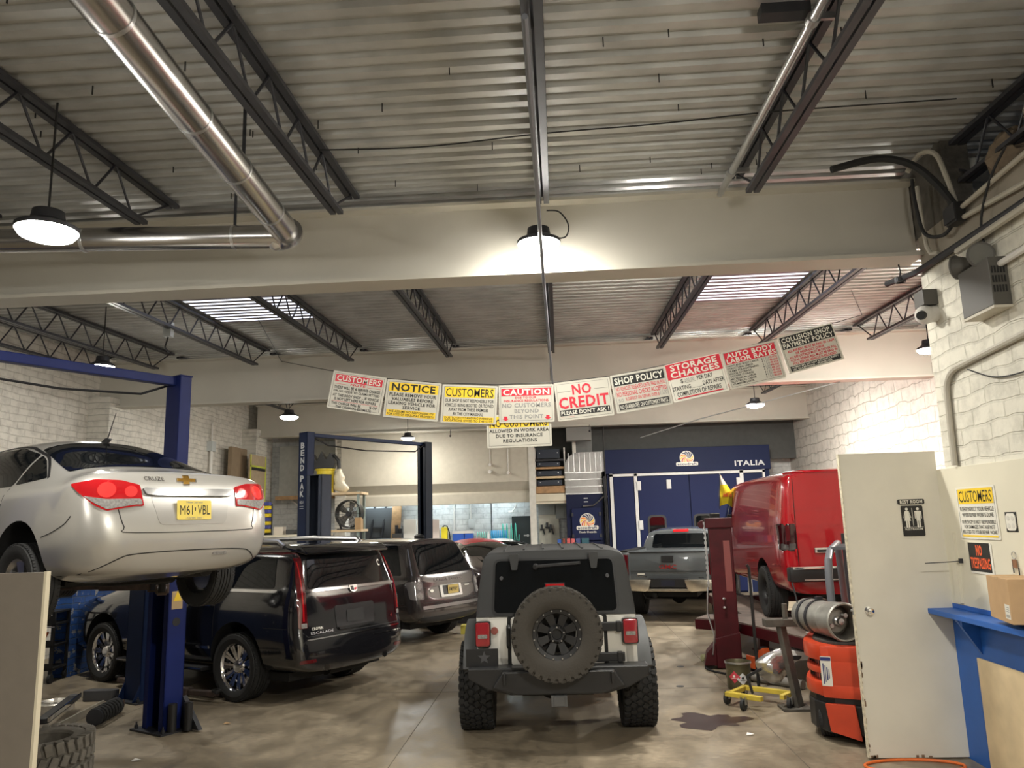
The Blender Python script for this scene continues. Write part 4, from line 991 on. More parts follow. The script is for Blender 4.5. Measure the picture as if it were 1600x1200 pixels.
# ============================================================ red cargo van on the frame rack
VZ = .60
def van():
    t = thing('cargo_van', 'glossy red cargo van standing on the red rack at right', 'van', (4.0, 10.86, VZ), R(-.3))
    paint = mat('van_red', (.40,.005,.011), .18, 0, coat=.8, spec=.35)
    def vr(y, zt, sc=1, x7=.86, dy=0):
        return [(0,y,.42),(.72,y,.42),(.94,y,.44),(.985,y,.62),(1.0*sc,y,.82),(1.005*sc,y,1.30),(.985*sc,y,1.55),(.93*sc,y,zt-.13),(x7*sc,y,zt-.03),(0,y,zt)]
    def r0(y, sx, zt):
        return [(x*sx, yy+y, z) for (x, yy, z) in vr(0, zt)]
    rings = [r0(.0,.90,2.09), r0(.02,.955,2.10), r0(.16,1.0,2.12), r0(1.2,1.0,2.13), r0(2.6,1.0,2.13), r0(3.6,1.0,2.10),
             [(0,4.15,.42),(.72,4.15,.42),(.94,4.15,.44),(.98,4.15,.62),(.99,4.15,.82),(.98,4.15,1.20),(.95,4.15,1.40),(.80,4.05,1.78),(.68,4.0,1.88),(0,4.0,1.92)],
             [(0,4.75,.42),(.72,4.75,.42),(.92,4.75,.44),(.97,4.75,.62),(.98,4.75,.82),(.95,4.75,1.08),(.88,4.75,1.18),(.76,4.72,1.26),(.6,4.7,1.29),(0,4.7,1.32)],
             [(0,5.35,.44),(.7,5.35,.44),(.88,5.35,.46),(.92,5.35,.62),(.92,5.35,.8),(.89,5.35,.96),(.82,5.35,1.04),(.70,5.33,1.08),(.5,5.32,1.1),(0,5.32,1.12)],
             [(0,5.5,.5),(.6,5.5,.5),(.76,5.5,.52),(.8,5.5,.62),(.8,5.5,.75),(.76,5.5,.88),(.7,5.5,.95),(.6,5.5,.98),(.4,5.5,1.0),(0,5.5,1.02)]]
    me = loft(rings, 3, crease={7: .3, 4: .15}, rcrease={0: .3}); bd = Body(me)
    ra, fa = 1.22, 4.72
    me = cut(me, paint, [arch(s*.66, s*1.4, y, .40, .46) for s in (-1, 1) for y in (ra, fa)], WELL); body_part(me, 'body', t)
    # rear doors: seams, pressed creases, hinges, handle
    strip(bd, [(0,2.04),(0,.78)], .010, 'rear', 'door_gap', GAP, t)
    for s, v in ((-1, 'left'), (1, 'right')):
        strip(bd, [(s*.80,2.03),(s*.81,1.3),(s*.81,.80)], .008, 'rear', 'door_gap', GAP, t)
        strip(bd, [(s*.03,1.56),(s*.82,1.56)], .014, 'rear', 'pressed_crease', paint, t, off=.008)
        strip(bd, [(s*.03,1.34),(s*.82,1.34)], .014, 'rear', 'pressed_crease', paint, t, off=.008)
        lt = patch(bd, rrect(s*.905-.085,1.005,s*.905+.085,1.365,.02), 'rear', 'tail_light', mat('van_lens', (.035,.003,.005), .1, coat=1.), t, off=.016)
        patch(bd, rrect(s*.905-.075,1.015,s*.905+.075,1.10,.012), 'rear', 'reversing_lens', mat('grey_lens', (.07,.065,.065), .1, coat=1.), lt, off=.02)
        patch(bd, rrect(s*.905-.03,1.13,s*.905+.01,1.34,.01), 'rear', 'lens_bar', 'deep_red_lens', lt, off=.02)
        for z in (1.45, .98): MB().box((s*.835, -.012, z), (.03,.03,.10)).build('door_hinge', paint, t, bevel=.006)
        for zz in (1.56, 1.34): strip(bd, [(.08,zz),(2.0,zz-.01),(3.2,zz-.02)], .012, v, 'pressed_crease', paint, t, off=.007)
        strip(bd, [(.05,.80),(.78,.80)], .012, v, 'pressed_crease', paint, t, off=.007)
        strip(bd, [(1.75,.80),(4.0,.80)], .012, v, 'pressed_crease', paint, t, off=.007)
        strip(bd, [(3.05,1.98),(3.05,.5)], .008, v, 'door_gap', GAP, t)
        patch(bd, rpoly([(3.15,1.42),(4.15,1.34),(3.85,1.80),(3.15,1.92)], .04), v, 'door_window', 'glass_dark', t, off=.006)
        MB().box((s*1.12, 4.05, 1.42), (.18,.10,.26)).bar((s*.95,4.1,1.34), (s*1.1,4.06,1.36), .05,.05).build('mirror', 'black_plastic', t, bevel=.02)
    strip(bd, [(-.84,2.06),(.84,2.06)], .02, 'rear', 'drip_rail', paint, t, off=.02)
    hb = MB().box((-.46, -.012, 1.0), (.27,.03,.075)).build('handle_plate', 'chrome', t, bevel=.01)
    MB().box((-.46, -.030, .995), (.20,.02,.032)).build('handle_slot', 'black_plastic', hb, bevel=.006)
    MB().b2((-.98,-.16,.60), (.98,.03,.79)).build('rear_bumper', 'black_plastic', t, bevel=.03, smooth=True)
    rb = [c for c in t.children if c.name.startswith('rear_bumper')][-1]
    MB().b2((-.95,-.175,.765), (.95,-.10,.80)).build('bumper_chrome', 'chrome', rb, bevel=.008)
    MB().b2((-.80,-.166,.62), (.80,-.158,.635)).build('bumper_chrome', 'satin_metal', rb)
    for s in (-1, 1):
        wheel(t, (s*.88, ra, .37), .37, .27, .215, s, rim='steel', rmat='black_plastic', lab='wheel with black steel rim')
        wheel(t, (s*.86, fa, .37), .37, .25, .215, s, rim='steel', rmat='black_plastic', lab='wheel with black steel rim')
    MB().bar((-.75,ra,.36), (.75,ra,.36), .14,.14).b2((-.6,.05,.38), (.6,5.2,.46)).sphere((0,ra,.36), .16).b2((-.3,.2,.30), (.4,.75,.42)).build('underbody', UNDER, t)
    return t
van()
# flag clipped to the van's front window
fl = thing('pennant', 'small yellow and white flag flying from the red van window', 'flag', (2.93, 14.55, 2.24))
MB().tube([(0,0,-.02), (.05,0,.6)], .006, 6).build('flag_stick', 'black_plastic', fl)
b = MB(); vs = []; n = 8
for i in range(n+1):
    for j in range(n+1):
        u, v_ = i/n, j/n
        vs.append((.05*v_+u*(1-v_)*.34+.0, .03*math.sin(u*6+v_*3), .56*v_+.03+u*(.10-.05*v_)))
b.add(vs, [(i*(n+1)+j, (i+1)*(n+1)+j, (i+1)*(n+1)+j+1, i*(n+1)+j+1) for i in range(n) for j in range(n)])
fm = bpy.data.materials.new('flag_cloth'); MATS['flag_cloth'] = fm; fm.use_nodes = True; NN = fm.node_tree.nodes; LL = fm.node_tree.links
tc = NN.new('ShaderNodeTexCoord'); sp_ = NN.new('ShaderNodeSeparateXYZ'); LL.new(tc.outputs['Object'], sp_.inputs[0])
cr_ = NN.new('ShaderNodeValToRGB'); cr_.color_ramp.interpolation = 'CONSTANT'; cr_.color_ramp.elements[0].color = (.80,.62,.02,1); cr_.color_ramp.elements[1].position = .42; cr_.color_ramp.elements[1].color = (.75,.72,.62,1)
LL.new(sp_.outputs['Z'], cr_.inputs[0]); LL.new(cr_.outputs[0], NN['Principled BSDF'].inputs['Base Color']); NN['Principled BSDF'].inputs['Roughness'].default_value = .8
fo = b.build('flag_cloth', fm, fl, smooth=True)
MB().prism([(.07,.20),(.17,.20),(.15,.28),(.12,.24),(.09,.28)], .033, .036, XZ).build('flag_mark', mat('flag_orange', (.75,.18,.03), .7), fo)

# ============================================================ two cars far back under the mezzanine lights
def small_car(label, loc, rz, pname, pcol, rname, rcol):
    t = thing('sedan', label, 'car', loc, rz)
    paint = mat(pname, pcol, .2, .2, coat=1.); roofm = mat(rname, rcol, .45, 0, spec=.3)
    rows = [(-2.3, [(0,.3),(.6,.3),(.75,.45),(.78,.7),(.74,.9),(.62,.98),(.4,1.0),(0,1.01)]),
            (-2.0, [(0,.22),(.78,.24),(.88,.42),(.90,.7),(.86,.95),(.74,1.03),(.5,1.07),(0,1.08)]),
            (-1.45, [(0,.2),(.8,.22),(.89,.4),(.91,.7),(.87,.95),(.76,1.04),(.58,1.13),(0,1.15)]),
            (-.8, [(0,.2),(.8,.22),(.89,.4),(.91,.7),(.87,.95),(.78,1.02),(.57,1.38),(0,1.42)]),
            (.3, [(0,.2),(.8,.22),(.89,.4),(.91,.68),(.87,.92),(.79,.99),(.58,1.41),(0,1.46)]),
            (1.35, [(0,.2),(.8,.22),(.89,.4),(.9,.66),(.86,.88),(.78,.94),(.62,.99),(0,1.03)]),
            (2.1, [(0,.2),(.76,.22),(.85,.4),(.85,.6),(.78,.76),(.68,.81),(.45,.84),(0,.86)]),
            (2.35, [(0,.26),(.5,.28),(.6,.4),(.6,.54),(.55,.64),(.46,.68),(.3,.70),(0,.71)])]
    me = loft([[(x, y, z) for x, z in p] for y, p in rows], 2, crease={4: .3}); bd = Body(me)
    me = cut(me, paint, [arch(s*.6, s*1.3, y, .34, .37) for s in (-1, 1) for y in (-1.35, 1.38)], WELL); body_part(me, 'body', t)
    patch(bd, rpoly([(-.50,-.72),(.50,-.72),(.50,.42),(-.50,.42)], .08), 'top', 'roof_panel', roofm, t, off=.008, res=.1)
    patch(bd, rpoly([(-.62,1.06),(.62,1.06),(.52,1.38),(-.52,1.38)], .05), 'front', 'windscreen', 'glass_dark', t, off=.006)
    patch(bd, rpoly([(-.60,1.17),(.60,1.17),(.52,1.37),(-.52,1.37)], .05), 'rear', 'rear_window', 'glass_dark', t, off=.006)
    for s, v in ((-1, 'left'), (1, 'right')):
        patch(bd, rpoly([(-1.2,1.03),(.05,1.01),(.05,1.34),(-.7,1.32)], .05), v, 'rear_door_window', 'glass_dark', t, off=.006)
        patch(bd, rpoly([(.12,1.0),(1.1,.97),(.55,1.28),(.12,1.34)], .05), v, 'front_door_window', 'glass_dark', t, off=.006)
        for y in (-1.35, 1.38): wheel(t, (s*.80, y, .33), .33, .21, .21, s, rmat='grey_plastic')
    return t
rk = mat('rack_dark', (.03,.03,.032), .6)
small_car('dark sedan with red roof between the grey SUV and the off-road car', (-1.95, 18.55, .32), R(205), 'maroon_grey', (.055,.04,.042), 'roof_red', (.36,.02,.025))
tag(MB().b2((-3.3,16.9,0),(-.6,20.4,.32)).build('low_platform', rk, None, bevel=.02), 'low dark platform under the red roofed sedan', 'platform')
small_car('white sedan just left of the black door at the back', (-1.95, 21.95, .45), R(98), 'car_white', (.75,.76,.75), 'car_white2', (.78,.80,.80)).scale = (.8,.8,.85)
tag(MB().b2((-3.9,21.1,0),(-.15,22.8,.45)).build('low_platform', rk, None, bevel=.02), 'low dark platform under the white sedan', 'platform')
# ============================================================ two post lifts
LB = mat('lift_blue', (.006,.018,.066), .5, spec=.25, noise=.15, nscale=4)
LBN = mat('lift_bright_blue', (.007,.016,.105), .5, spec=.25, noise=.12, nscale=4)
LBD = mat('lift_navy', (.004,.010,.024), .5, spec=.25, noise=.15, nscale=4)
LGB = mat('lift_grey_blue', (.050,.060,.088), .55, spec=.25, noise=.12, nscale=4)
RUST = mat('rusty_arm', (.075,.05,.04), .65, noise=.5, nscale=9)
def column(name, label, pos, rz, h, w=.34, dp=.28, m=LB, ext=None, arms=None, armz=.12, beam=None, covers=False, sticker=False, hole=False, group=None):
    """C shaped lift post, the open side looks along local +X"""
    t = thing(name, label, 'car lift post', (*pos, 0), rz, group)
    b = MB(); tk = .014
    b.b2((0, -w/2, .02), (tk, w/2, h)).b2((0, -w/2, .02), (dp, -w/2+tk, h)).b2((0, w/2-tk, .02), (dp, w/2, h)).b2((dp-tk, -w/2, .02), (dp, -w/2+.075, h)).b2((dp-tk, w/2-.075, .02), (dp, w/2, h)).b2((0, -w/2, h-.012), (dp, w/2, h))
    b.build('post', m, t)
    if ext: MB().b2((.03, -w/2+.05, h), (dp-.05, w/2-.05, ext)).b2((.02, -w/2+.04, ext-.02), (dp-.04, w/2-.04, ext)).build('extension', m, t, bevel=.01)
    MB().b2((-.10, -w/2-.10, 0), (dp+.08, w/2+.10, .02)).build('base_plate', 'dark_steel', t)
    for sx in (-.05, dp+.03):
        for sy in (-1, 1): MB().cyl((sx, sy*(w/2+.06), .02), (sx, sy*(w/2+.06), .055), .02, 6).cyl((sx, sy*(w/2+.06), .05), (sx, sy*(w/2+.06), .085), .009, 8).build('anchor_bolt', 'dark_steel', t)
    for sy in (-1, 1): MB().prism([(-.0,.02),(-.09,.02),(-.0,.22)], sy*w/2-.008, sy*w/2+.008, Matrix(((1,0,0,0),(0,0,1,0),(0,1,0,0),(0,0,0,1)))).build('gusset', m, t)
    c = MB().b2((.03, -w/2+.03, armz-.05), (dp+.06, w/2-.03, armz+.45)).build('carriage', 'dark_steel', t, bevel=.01)
    if arms:
        for (dx, dy, l) in arms:
            p0 = Vector((dp+.02, .10 if dy > 0 else -.10, armz)); p1 = p0+Vector((dx, dy, 0)); pm_ = p0.lerp(p1, .55)
            a = MB().bar(p0, pm_, .13, .09).bar(pm_-(p1-p0)*.08, p1, .09, .06).cyl(p0-Vector((0,0,.07)), p0+Vector((0,0,.07)), .05, 12).build('swing_arm', RUST, t, bevel=.008)
            MB().cyl((p1.x, p1.y, armz+.0), (p1.x, p1.y, armz+l), .035, 12).cyl((p1.x, p1.y, armz+l-.025), (p1.x, p1.y, armz+l), .06, 16).build('lift_pad', 'black_rubber', a)
    if beam:
        bz, bl, bw, bh = beam
        MB().b2((.05, -bw/2, bz-bh), (bl-.05, bw/2, bz)).build('overhead_beam', m, t, bevel=.01)
        MB().tube([(.1, -bw/2-.04, bz-.05), (.5, -bw/2-.05, bz-.22), (bl*.45, -bw/2-.05, bz-.27), (bl-.4, -bw/2-.05, bz-.22), (bl-.1, -bw/2-.04, bz-.04)], .014, 6).build('hydraulic_hose', 'black_plastic', t, smooth=True)
    if covers:
        for k, yy in enumerate((w/2+.07, w/2+.17)): MB().cyl((.16-.12*k, yy, .02), (.16-.12*k, yy, .30), .045, 14).build('bolt_cover', 'black_plastic', t, smooth=True)
        MB().prism([(0,.02),(.30,.02),(0,.34)], -.15, -.10, Matrix(((0,1,0,.10),(1,0,0,w/2),(0,0,1,0),(0,0,0,1))) @ Matrix(((1,0,0,0),(0,0,1,0),(0,1,0,0),(0,0,0,1)))).build('floor_bracket', 'dark_steel', t)
    return t
A = R(240)
t = column('lift_post', 'bright blue lift post in the foreground under the silver sedan', (-4.33, 8.66), A, 2.75, w=.37, dp=.225, m=LBN, ext=3.88, arms=[(.50, -.95, .10), (.55, .85, .10)], armz=1.52, beam=(3.86, 3.05, .12, .10), covers=True)
# warning stickers and the round hole in the outer flange
o = MB().box((.12, .1865, 1.36), (.13, .002, .19)).build('warning_label', mat('label_tan', (.42,.30,.16), .5), t)
MB().prism([(-.05,-.05),(.05,-.05),(0,.06)], 0, .002, frame((.12, .188, 1.40), (-1,0,0), (0,0,1))).build('warning_triangle', 'sign_yellow', o)
MB().cyl((.12, .183, 1.13), (.12, .188, 1.13), .045, 20).build('lock_hole', 'sign_black', t)
column('lift_post', 'blue lift post mate standing left of the silver sedan', (-5.89, 6.01), R(60), 2.75, m=LBN, ext=3.88, arms=[(.50, -.85, .10), (.55, .85, .10)], armz=1.52)
column('lift_post', 'dark navy lift post just behind the foreground blue post', (-5.50, 9.93), R(60), 2.55, m=LB, arms=[(.18, 1.0, .05), (.18, -.95, .05)], armz=.10)
column('lift_post', 'grey blue open lift post right of the lettered post', (-3.93, 12.74), A, 2.96, w=.36, dp=.22, m=LGB, arms=[(.18, 1.0, .05), (.18, -.95, .05)], armz=.10)
rb_ = math.atan2(2.62, 1.87)
t = column('lift_post', 'dark blue lift post with white vertical lettering', (-4.77, 14.12), rb_, 3.87, w=.25, dp=.17, m=LB, arms=[(.3, .9, .05), (.3, -.9, .05)], armz=.12, beam=(3.86, 3.2, .10, .07))
b = MB(); M = frame((-.003, 0, 0), (0,-1,0), (0,0,1))
z = 3.62
for ch in 'BEND PAK':
    if ch == ' ': z -= .06; continue
    b.text(ch, 0, z, .115, .115, .045, M, .003); z -= .14
b.text('HD-9', 0, z-.02, .11, .06, .02, M, .003); b.box((0, 0, 0), (.12,.008,.003), None, M @ Matrix.Translation((0, z-.09, .003))); b.box((0, 0, 0), (.12,.008,.003), None, M @ Matrix.Translation((0, z-.13, .003)))
b.build('lettering', mat('letter_white', (.62,.64,.66), .5), t)
column('lift_post', 'very dark lift post behind the grey SUV, mate of the lettered one', (-2.86, 16.78), rb_+PI, 3.87, w=.25, dp=.20, m=LBD, arms=[(.3, .9, .05), (.3, -.9, .05)], armz=.12)

# ============================================================ red frame rack and pulling tower under the van
RK = mat('rack_red', (.058,.002,.005), .5, spec=.3, noise=.35, nscale=5)
RKT = mat('rack_top', (.20,.15,.12), .6, noise=.35, nscale=4)
t = thing('frame_rack', 'dark red drive-on rack carrying the red van', 'vehicle rack', (4.0, 12.0, 0))
for po, lab in (([(3.02,9.75),(2.42,11.75),(1.95,12.12),(2.20,12.55),(2.74,12.5),(2.82,15.95),(3.46,15.95),(3.46,9.75)], 'left'), ([(4.55,10.4),(4.55,15.95),(5.25,15.95),(5.25,10.4)], 'right')):
    po = [(x-4.0, y-12.0) for x, y in po]
    d_ = MB().prism(po, .44, .585).build('runway', RK, t, bevel=.01)
    cx, cy = sum(p[0] for p in po)/len(po), sum(p[1] for p in po)/len(po)
    MB().prism([(cx+(x-cx)*.97, cy+(y-cy)*.985) for x, y in po], .585, .60).build('tread_plate', RKT, d_)
for q in ((3.5,3.75),(1.0,1.15)): MB().b2((-.54,q[0],.45), (.55,q[1],.56)).build('cross_tie', RK, t)
for (x, y) in ((-.75,-2.0), (.9,-1.4), (-.9,.8), (.9,.8), (-.9,3.7), (.9,3.7)): MB().b2((x-.07,y-.07,0), (x+.07,y+.07,.44)).b2((x-.15,y-.15,0), (x+.15,y+.15,.02)).build('leg', RK, t)
MB().b2((-.75,-1.5,.30), (.9,-1.35,.42)).b2((-.9,.7,.30), (.9,.85,.42)).build('cross_beam', 'dark_steel', t)
t = thing('pulling_tower', 'dark red pulling tower standing at the left of the red van', 'frame machine', (2.28, 11.45, 0), R(-8))
MB().b2((-.16,-.13,.42), (.16,.13,2.05)).build('mast', RK, t, bevel=.012)
MB().prism([(-.17,.02),(.17,.02),(.17,.50),(-.17,.42)], -.15, .15, XZ).prism([(-.34,.05),(-.17,.05),(-.17,.36),(-.30,.22)], -.15,.15, XZ).build('foot', RK, t, bevel=.012)
for sx in (-.26, .22): MB().cyl((sx, -.10, .06), (sx, .10, .06), .06, 16).build('caster', 'black_rubber', t)
MB().b2((-.20,-.16,1.93), (.18,.16,2.07)).cyl((-.24,0,1.98), (-.24,.10,1.98), .06, 14).build('mast_head', RK, t, bevel=.01)
MB().b2((.03,-.134,1.05), (.12,-.131,1.75)).build('mast_label', mat('faded_label', (.20,.05,.045), .6), t)
b = MB()
for k in range(26):
    z = 2.0-.035*k; b.box((-.21+.004*(k % 2), -.02, z), (.018 if k % 2 else .034, .034 if k % 2 else .014, .038))
b.tube([(-.22,-.02,1.1), (-.25,-.05,.75), (-.18,-.14,.45), (-.22,-.16,.2)], .012, 6)
b.build('chain', 'satin_metal', t)
for z in (.95, .83): MB().cyl((.0,-.13,z), (-.02,-.22,z+.01), .014, 8).sphere((-.02,-.225,z+.01), .022, 8, 6).build('locking_pin', 'satin_metal', t)
mat('hydraulic_green', (.30,.30,.16), .5)
tag(MB().cyl((-.07,0,.055), (.10,.06,.055), .05, 14).b2((-.02,-.03,0), (.05,.09,.03)).box((.10,.06,.10), (.10,.09,.10)).build('foot_pump', 'hydraulic_green', None, bevel=.006, M=Matrix.Translation((2.06,11.95,0))), 'small greenish foot pump on the floor left of the red tower', 'pump')
tag(MB().tube([(p.x, p.y, p.z) for p in smoothline([Vector(q) for q in ((2.0,11.72,.02),(1.95,11.3,.016),(2.15,10.95,.016),(2.45,10.85,.016),(2.62,11.0,.016),(2.5,11.25,.016),(2.28,11.2,.03),(2.1,10.75,.016),(2.3,10.5,.016),(2.55,10.6,.02))])], .014, 6).build('air_hose', 'black_rubber', None, smooth=True), 'black hose looping on the floor below the red tower', 'hose')
# cardboard-white boxes standing on the rack behind the tank
for k, (z, dx, lab) in enumerate(((.60, 0, 'flat white carton on the rack, bottom of its stack behind the forklift tank'), (.68, .015, 'flat white carton on the rack, second from the bottom behind the tank'), (.76, -.01, 'flat white carton on the rack, second from the top behind the tank'), (.84, .02, 'flat white carton on the rack, topmost behind the forklift tank'))):
    tag(MB().b2((3.06+dx,10.02,z+.001), (3.42+dx,10.40,z+.078)).build('flat_carton', 'white_paint', None, bevel=.004), lab, 'carton', 'flat cartons on the rack')
tag(MB().tube([(2.33,10.02,.0),(2.325,10.02,1.45),(2.30,10.02,1.49)], .02, 8).b2((2.25,9.94,0),(2.41,10.10,.02)).build('support_pole', 'black_plastic', None, smooth=True), 'thin black pole standing in front of the van wheel', 'pole')

# ============================================================ forklift at the door
t = thing('forklift', 'orange red forklift half hidden by the open rest room door', 'forklift', (3.10, 8.08, 0), R(-25)); t.scale = (1, 1, .88)
FO = mat('forklift_orange', (.56,.055,.018), .35, noise=.12, nscale=6, coat=.3)
def plan(o=0, y1=1.1):                                          # rounded counterweight outline
    return [(-.70+o, y1), (-.71+o, -.10), (-.69+o, -.30), (-.62+o, -.45), (-.50+o*.6, -.585+o), (-.42+o*.4, -.63+o), (.42-o*.4, -.63+o), (.60, -.5+o), (.70-o, -.2), (.70-o, y1)]
cw = MB()
for z0, z1, o in ((.82,.99,0), (.755,.82,.085), (.68,.755,.02), (.60,.68,.085), (.46,.60,.0)): cw.prism(plan(o), z0, z1)
cw.b2((-.50,-.62,.46), (.42,.9,.985)).b2((-.5,-.628,.46), (.3,-.5,.985))
cw.build('counterweight', FO, t, bevel=.018, smooth=True)
b = MB()
for zc in (.787, .64):
    for k in range(7): b.bar((-.655+.03*k, -.22-.058*k, zc), (-.60+.03*k, -.18-.058*k, zc), .012, .065)
b.build('vent_fins', 'black_plastic', t)
MB().prism(plan(.03), .40, .46).build('belt_band', 'black_plastic', t)
MB().prism([(x*.985, y*.985) for x, y in plan(.0)], .10, .40).build('lower_body', 'black_plastic', t, bevel=.02)
MB().prism(rpoly([(-.46,.13),(-.20,.06),(-.235,.405),(-.49,.405)], .01), .60, .645, XZ).build('lower_panel', FO, t, bevel=.006)
MB().prism([(x*.9, y*.9) for x, y in plan(.02, .6)], .985, 1.02).build('hood_top', mat('hood_grey', (.05,.045,.04), .6), t, bevel=.01)
st = MB().prism(rrect(-.047,-.15,.047,.15,.006), 0, .003, frame((-.455,-.628,.73), (1,-.0,0), (.03,0,1))).build('maker_sticker', 'sign_white', t)
b = MB(); M = frame((-.455,-.632,.73), (1,0,0), (.03,0,1))
[b.box((0,0,0), (.005 if q % 2 else .009,.21-.04*q,.001), None, M @ Matrix.Translation((-.024+.016*q,-.025,.003))) for q in range(4)]; b.box((0,0,0), (.09,.035,.001), None, M @ Matrix.Translation((0,.125,.003))); b.build('sticker_print', mat('sticker_blue', (.02,.03,.16), .5), st)
for s in (-1, 1):
    wheel(t, (s*.50, -.32, .20), .20, .16, .11, s, rim='steel', rmat='grey_plastic')
    wheel(t, (s*.52, 1.25, .26), .26, .2, .14, s, rim='steel', rmat='grey_plastic')
    MB().tube([(s*.40,-.20,1.0), (s*.40,-.22,1.65), (s*.40,-.15,1.85), (s*.40,.1,1.95), (s*.42,1.0,2.0), (s*.43,1.3,1.1)], .038, 10).build('guard_pillar', mat('pillar_grey', (.10,.105,.12), .45), t, smooth=True)
b = MB()
for k in range(7): b.bar((-.42,.1+.14*k,1.97), (.42,.1+.14*k,1.97), .03,.03)
b.build('overhead_guard', 'pillar_grey', t)
MB().b2((-.25,.05,1.02), (.25,.5,1.16)).b2((-.25,-.02,1.1), (.25,.08,1.5)).build('seat', 'black_rubber', t, bevel=.04, smooth=True)
MB().b2((-.68,.9,.2), (.68,1.5,.75)).build('front_frame', FO, t, bevel=.02)
for s in (-1, 1):
    MB().b2((s*.38-.05,1.55,.08), (s*.38+.05,1.62,2.1)).build('mast_rail', 'dark_steel', t)
    MB().b2((s*.25-.05,1.66,.05), (s*.25+.05,1.78,.09)).build('fork', 'dark_steel', t)
# propane bottle lying across the hood
t = thing('propane_tank', 'worn grey propane tank lying on the forklift hood', 'gas tank', (2.56, 8.10, 1.075), R(-78))
TK = mat('tank_grey', (.34,.33,.30), .42, .5, noise=.35, nscale=9)
Mt = Matrix.Rotation(R(90), 4, 'Y')
MB().lathe([(0,-.40),(.08,-.395),(.14,-.36),(.162,-.29),(.165,.10),(.15,.19),(.11,.235),(.04,.25),(0,.25)], Mt, 32).build('shell', TK, t, smooth=True)
MB().lathe([(.150,.14),(.168,.16),(.172,.18),(.172,.37),(.182,.385),(.172,.40),(.160,.395),(.160,.18),(.145,.16)], Mt, 36, closed=True).build('collar', TK, t, smooth=True)
MB().lathe([(0,.25),(.045,.25),(.045,.29),(.03,.30),(.03,.335),(.012,.34),(0,.34)], Mt, 20).cyl((.30,.07,.05), (.25,.07,.05), .022, 12).cyl((.30,-.08,-.04), (.24,-.08,-.04), .02, 12).build('valve', 'satin_metal', t, smooth=True)
MB().lathe([(.166,-.06),(.172,-.06),(.172,-.02),(.166,-.02)], Mt, 32).box((-.04,.0,.185), (.05,.06,.03)).build('strap', 'dark_steel', t)
MB().lathe([(.166,-.22),(.172,-.22),(.172,-.18),(.166,-.18)], Mt, 32).build('strap', 'dark_steel', t)
MB().bar((-.28,-.10,.10), (-.30,-.13,.32), .025,.012).build('buckle_arm', 'dark_steel', t)

# ============================================================ things on the floor at right
t = thing('pail', 'dented metal pail with red and white hazard diamonds', 'bucket', (2.12, 10.13, 0), R(4))
MB().lathe([(0,.004),(.135,.004),(.142,.015),(.15,.30),(.158,.305),(.158,.32),(.150,.322),(.146,.31),(.138,.02),(0,.02)], n=36).build('shell', mat('pail_metal', (.16,.145,.085), .35, .6, noise=.3, nscale=10), t, smooth=True)
MB().lathe([(.1515,.30),(.162,.305),(.162,.322),(.152,.325)], n=36).build('rim', 'galvanised', t, smooth=True)
for k, (ang, z, cm, lab) in enumerate(((-126, .155, mat('hazard_red', (.52,.05,.07), .5), 'red diamond'), (-88, .135, mat('hazard_white', (.56,.56,.55), .5), 'white diamond'))):
    a = R(ang); vs = []
    for (u, v_) in ((-.072,0),(0,-.072),(.072,0),(0,.072)):
        aa = a+u/.147; vs.append((.1525*math.cos(aa), .1525*math.sin(aa), z+v_))
    mid = (.1545*math.cos(a), .1545*math.sin(a), z); vs.append(mid)
    d = MB().add(vs, [(0,1,4),(1,2,4),(2,3,4),(3,0,4)]).build('hazard_label', cm, t); d['label'] = lab
    Md = frame((.156*math.cos(a), .156*math.sin(a), z), (-math.sin(a), math.cos(a), 0), (0,0,1))
    fl_ = MB().prism([(-.012,0),(.012,0),(.016,.012),(.006,.035),(.002,.018),(-.008,.03),(-.016,.012)], 0, .001, Md).b2((-.03,-.016,0), (.03,-.010,.001), Md)
    fl_.build('label_print', 'sign_white' if k == 0 else 'sign_black', d)
# orange floor jack
t = thing('floor_jack', 'orange red floor jack behind the metal pail', 'jack', (2.66, 11.0, 0), R(20))
JO = mat('jack_orange', (.55,.09,.02), .4)
MB().b2((-.14,-.16,.06), (-.10,.22,.22)).b2((.10,-.16,.06), (.14,.22,.22)).b2((-.12,.10,.05), (.12,.2,.2)).prism([(-.16,.05),(-.05,.34),(.05,.30),(.16,.05)], -.05,.05, Matrix(((0,0,1,0),(1,0,0,0),(0,1,0,0),(0,0,0,1)))).build('frame', JO, t, bevel=.01)
MB().cyl((0,0,.30), (0,0,.345), .05, 14).build('saddle', 'dark_steel', t)
for sx in (-.15, .15): MB().cyl((sx-.02,-.10,.05), (sx+.02,-.10,.05), .05, 14).build('jack_wheel', 'black_rubber', t)
# white and black bumper cover piece
t = thing('bumper_piece', 'white and black plastic vehicle part behind the silver bag', 'car part', (2.80, 10.55, 0), R(-15))
MB().prism(rpoly([(-.20,.02),(-.20,.26),(-.10,.36),(.12,.40),(.42,.36),(.42,.30),(.16,.28),(.05,.20),(.05,.02)], .03), -.20, .20, XZ).build('cover', 'white_paint', t, bevel=.02, smooth=True)
MB().prism(rpoly([(-.08,.29),(.05,.34),(.22,.34),(.18,.29)], .02), .19, .215, XZ).build('vent', 'black_plastic', t)
MB().prism(rpoly([(-.15,.07),(.02,.07),(.02,.20),(-.15,.20)], .02), .19, .215, XZ).build('vent', 'black_plastic', t)
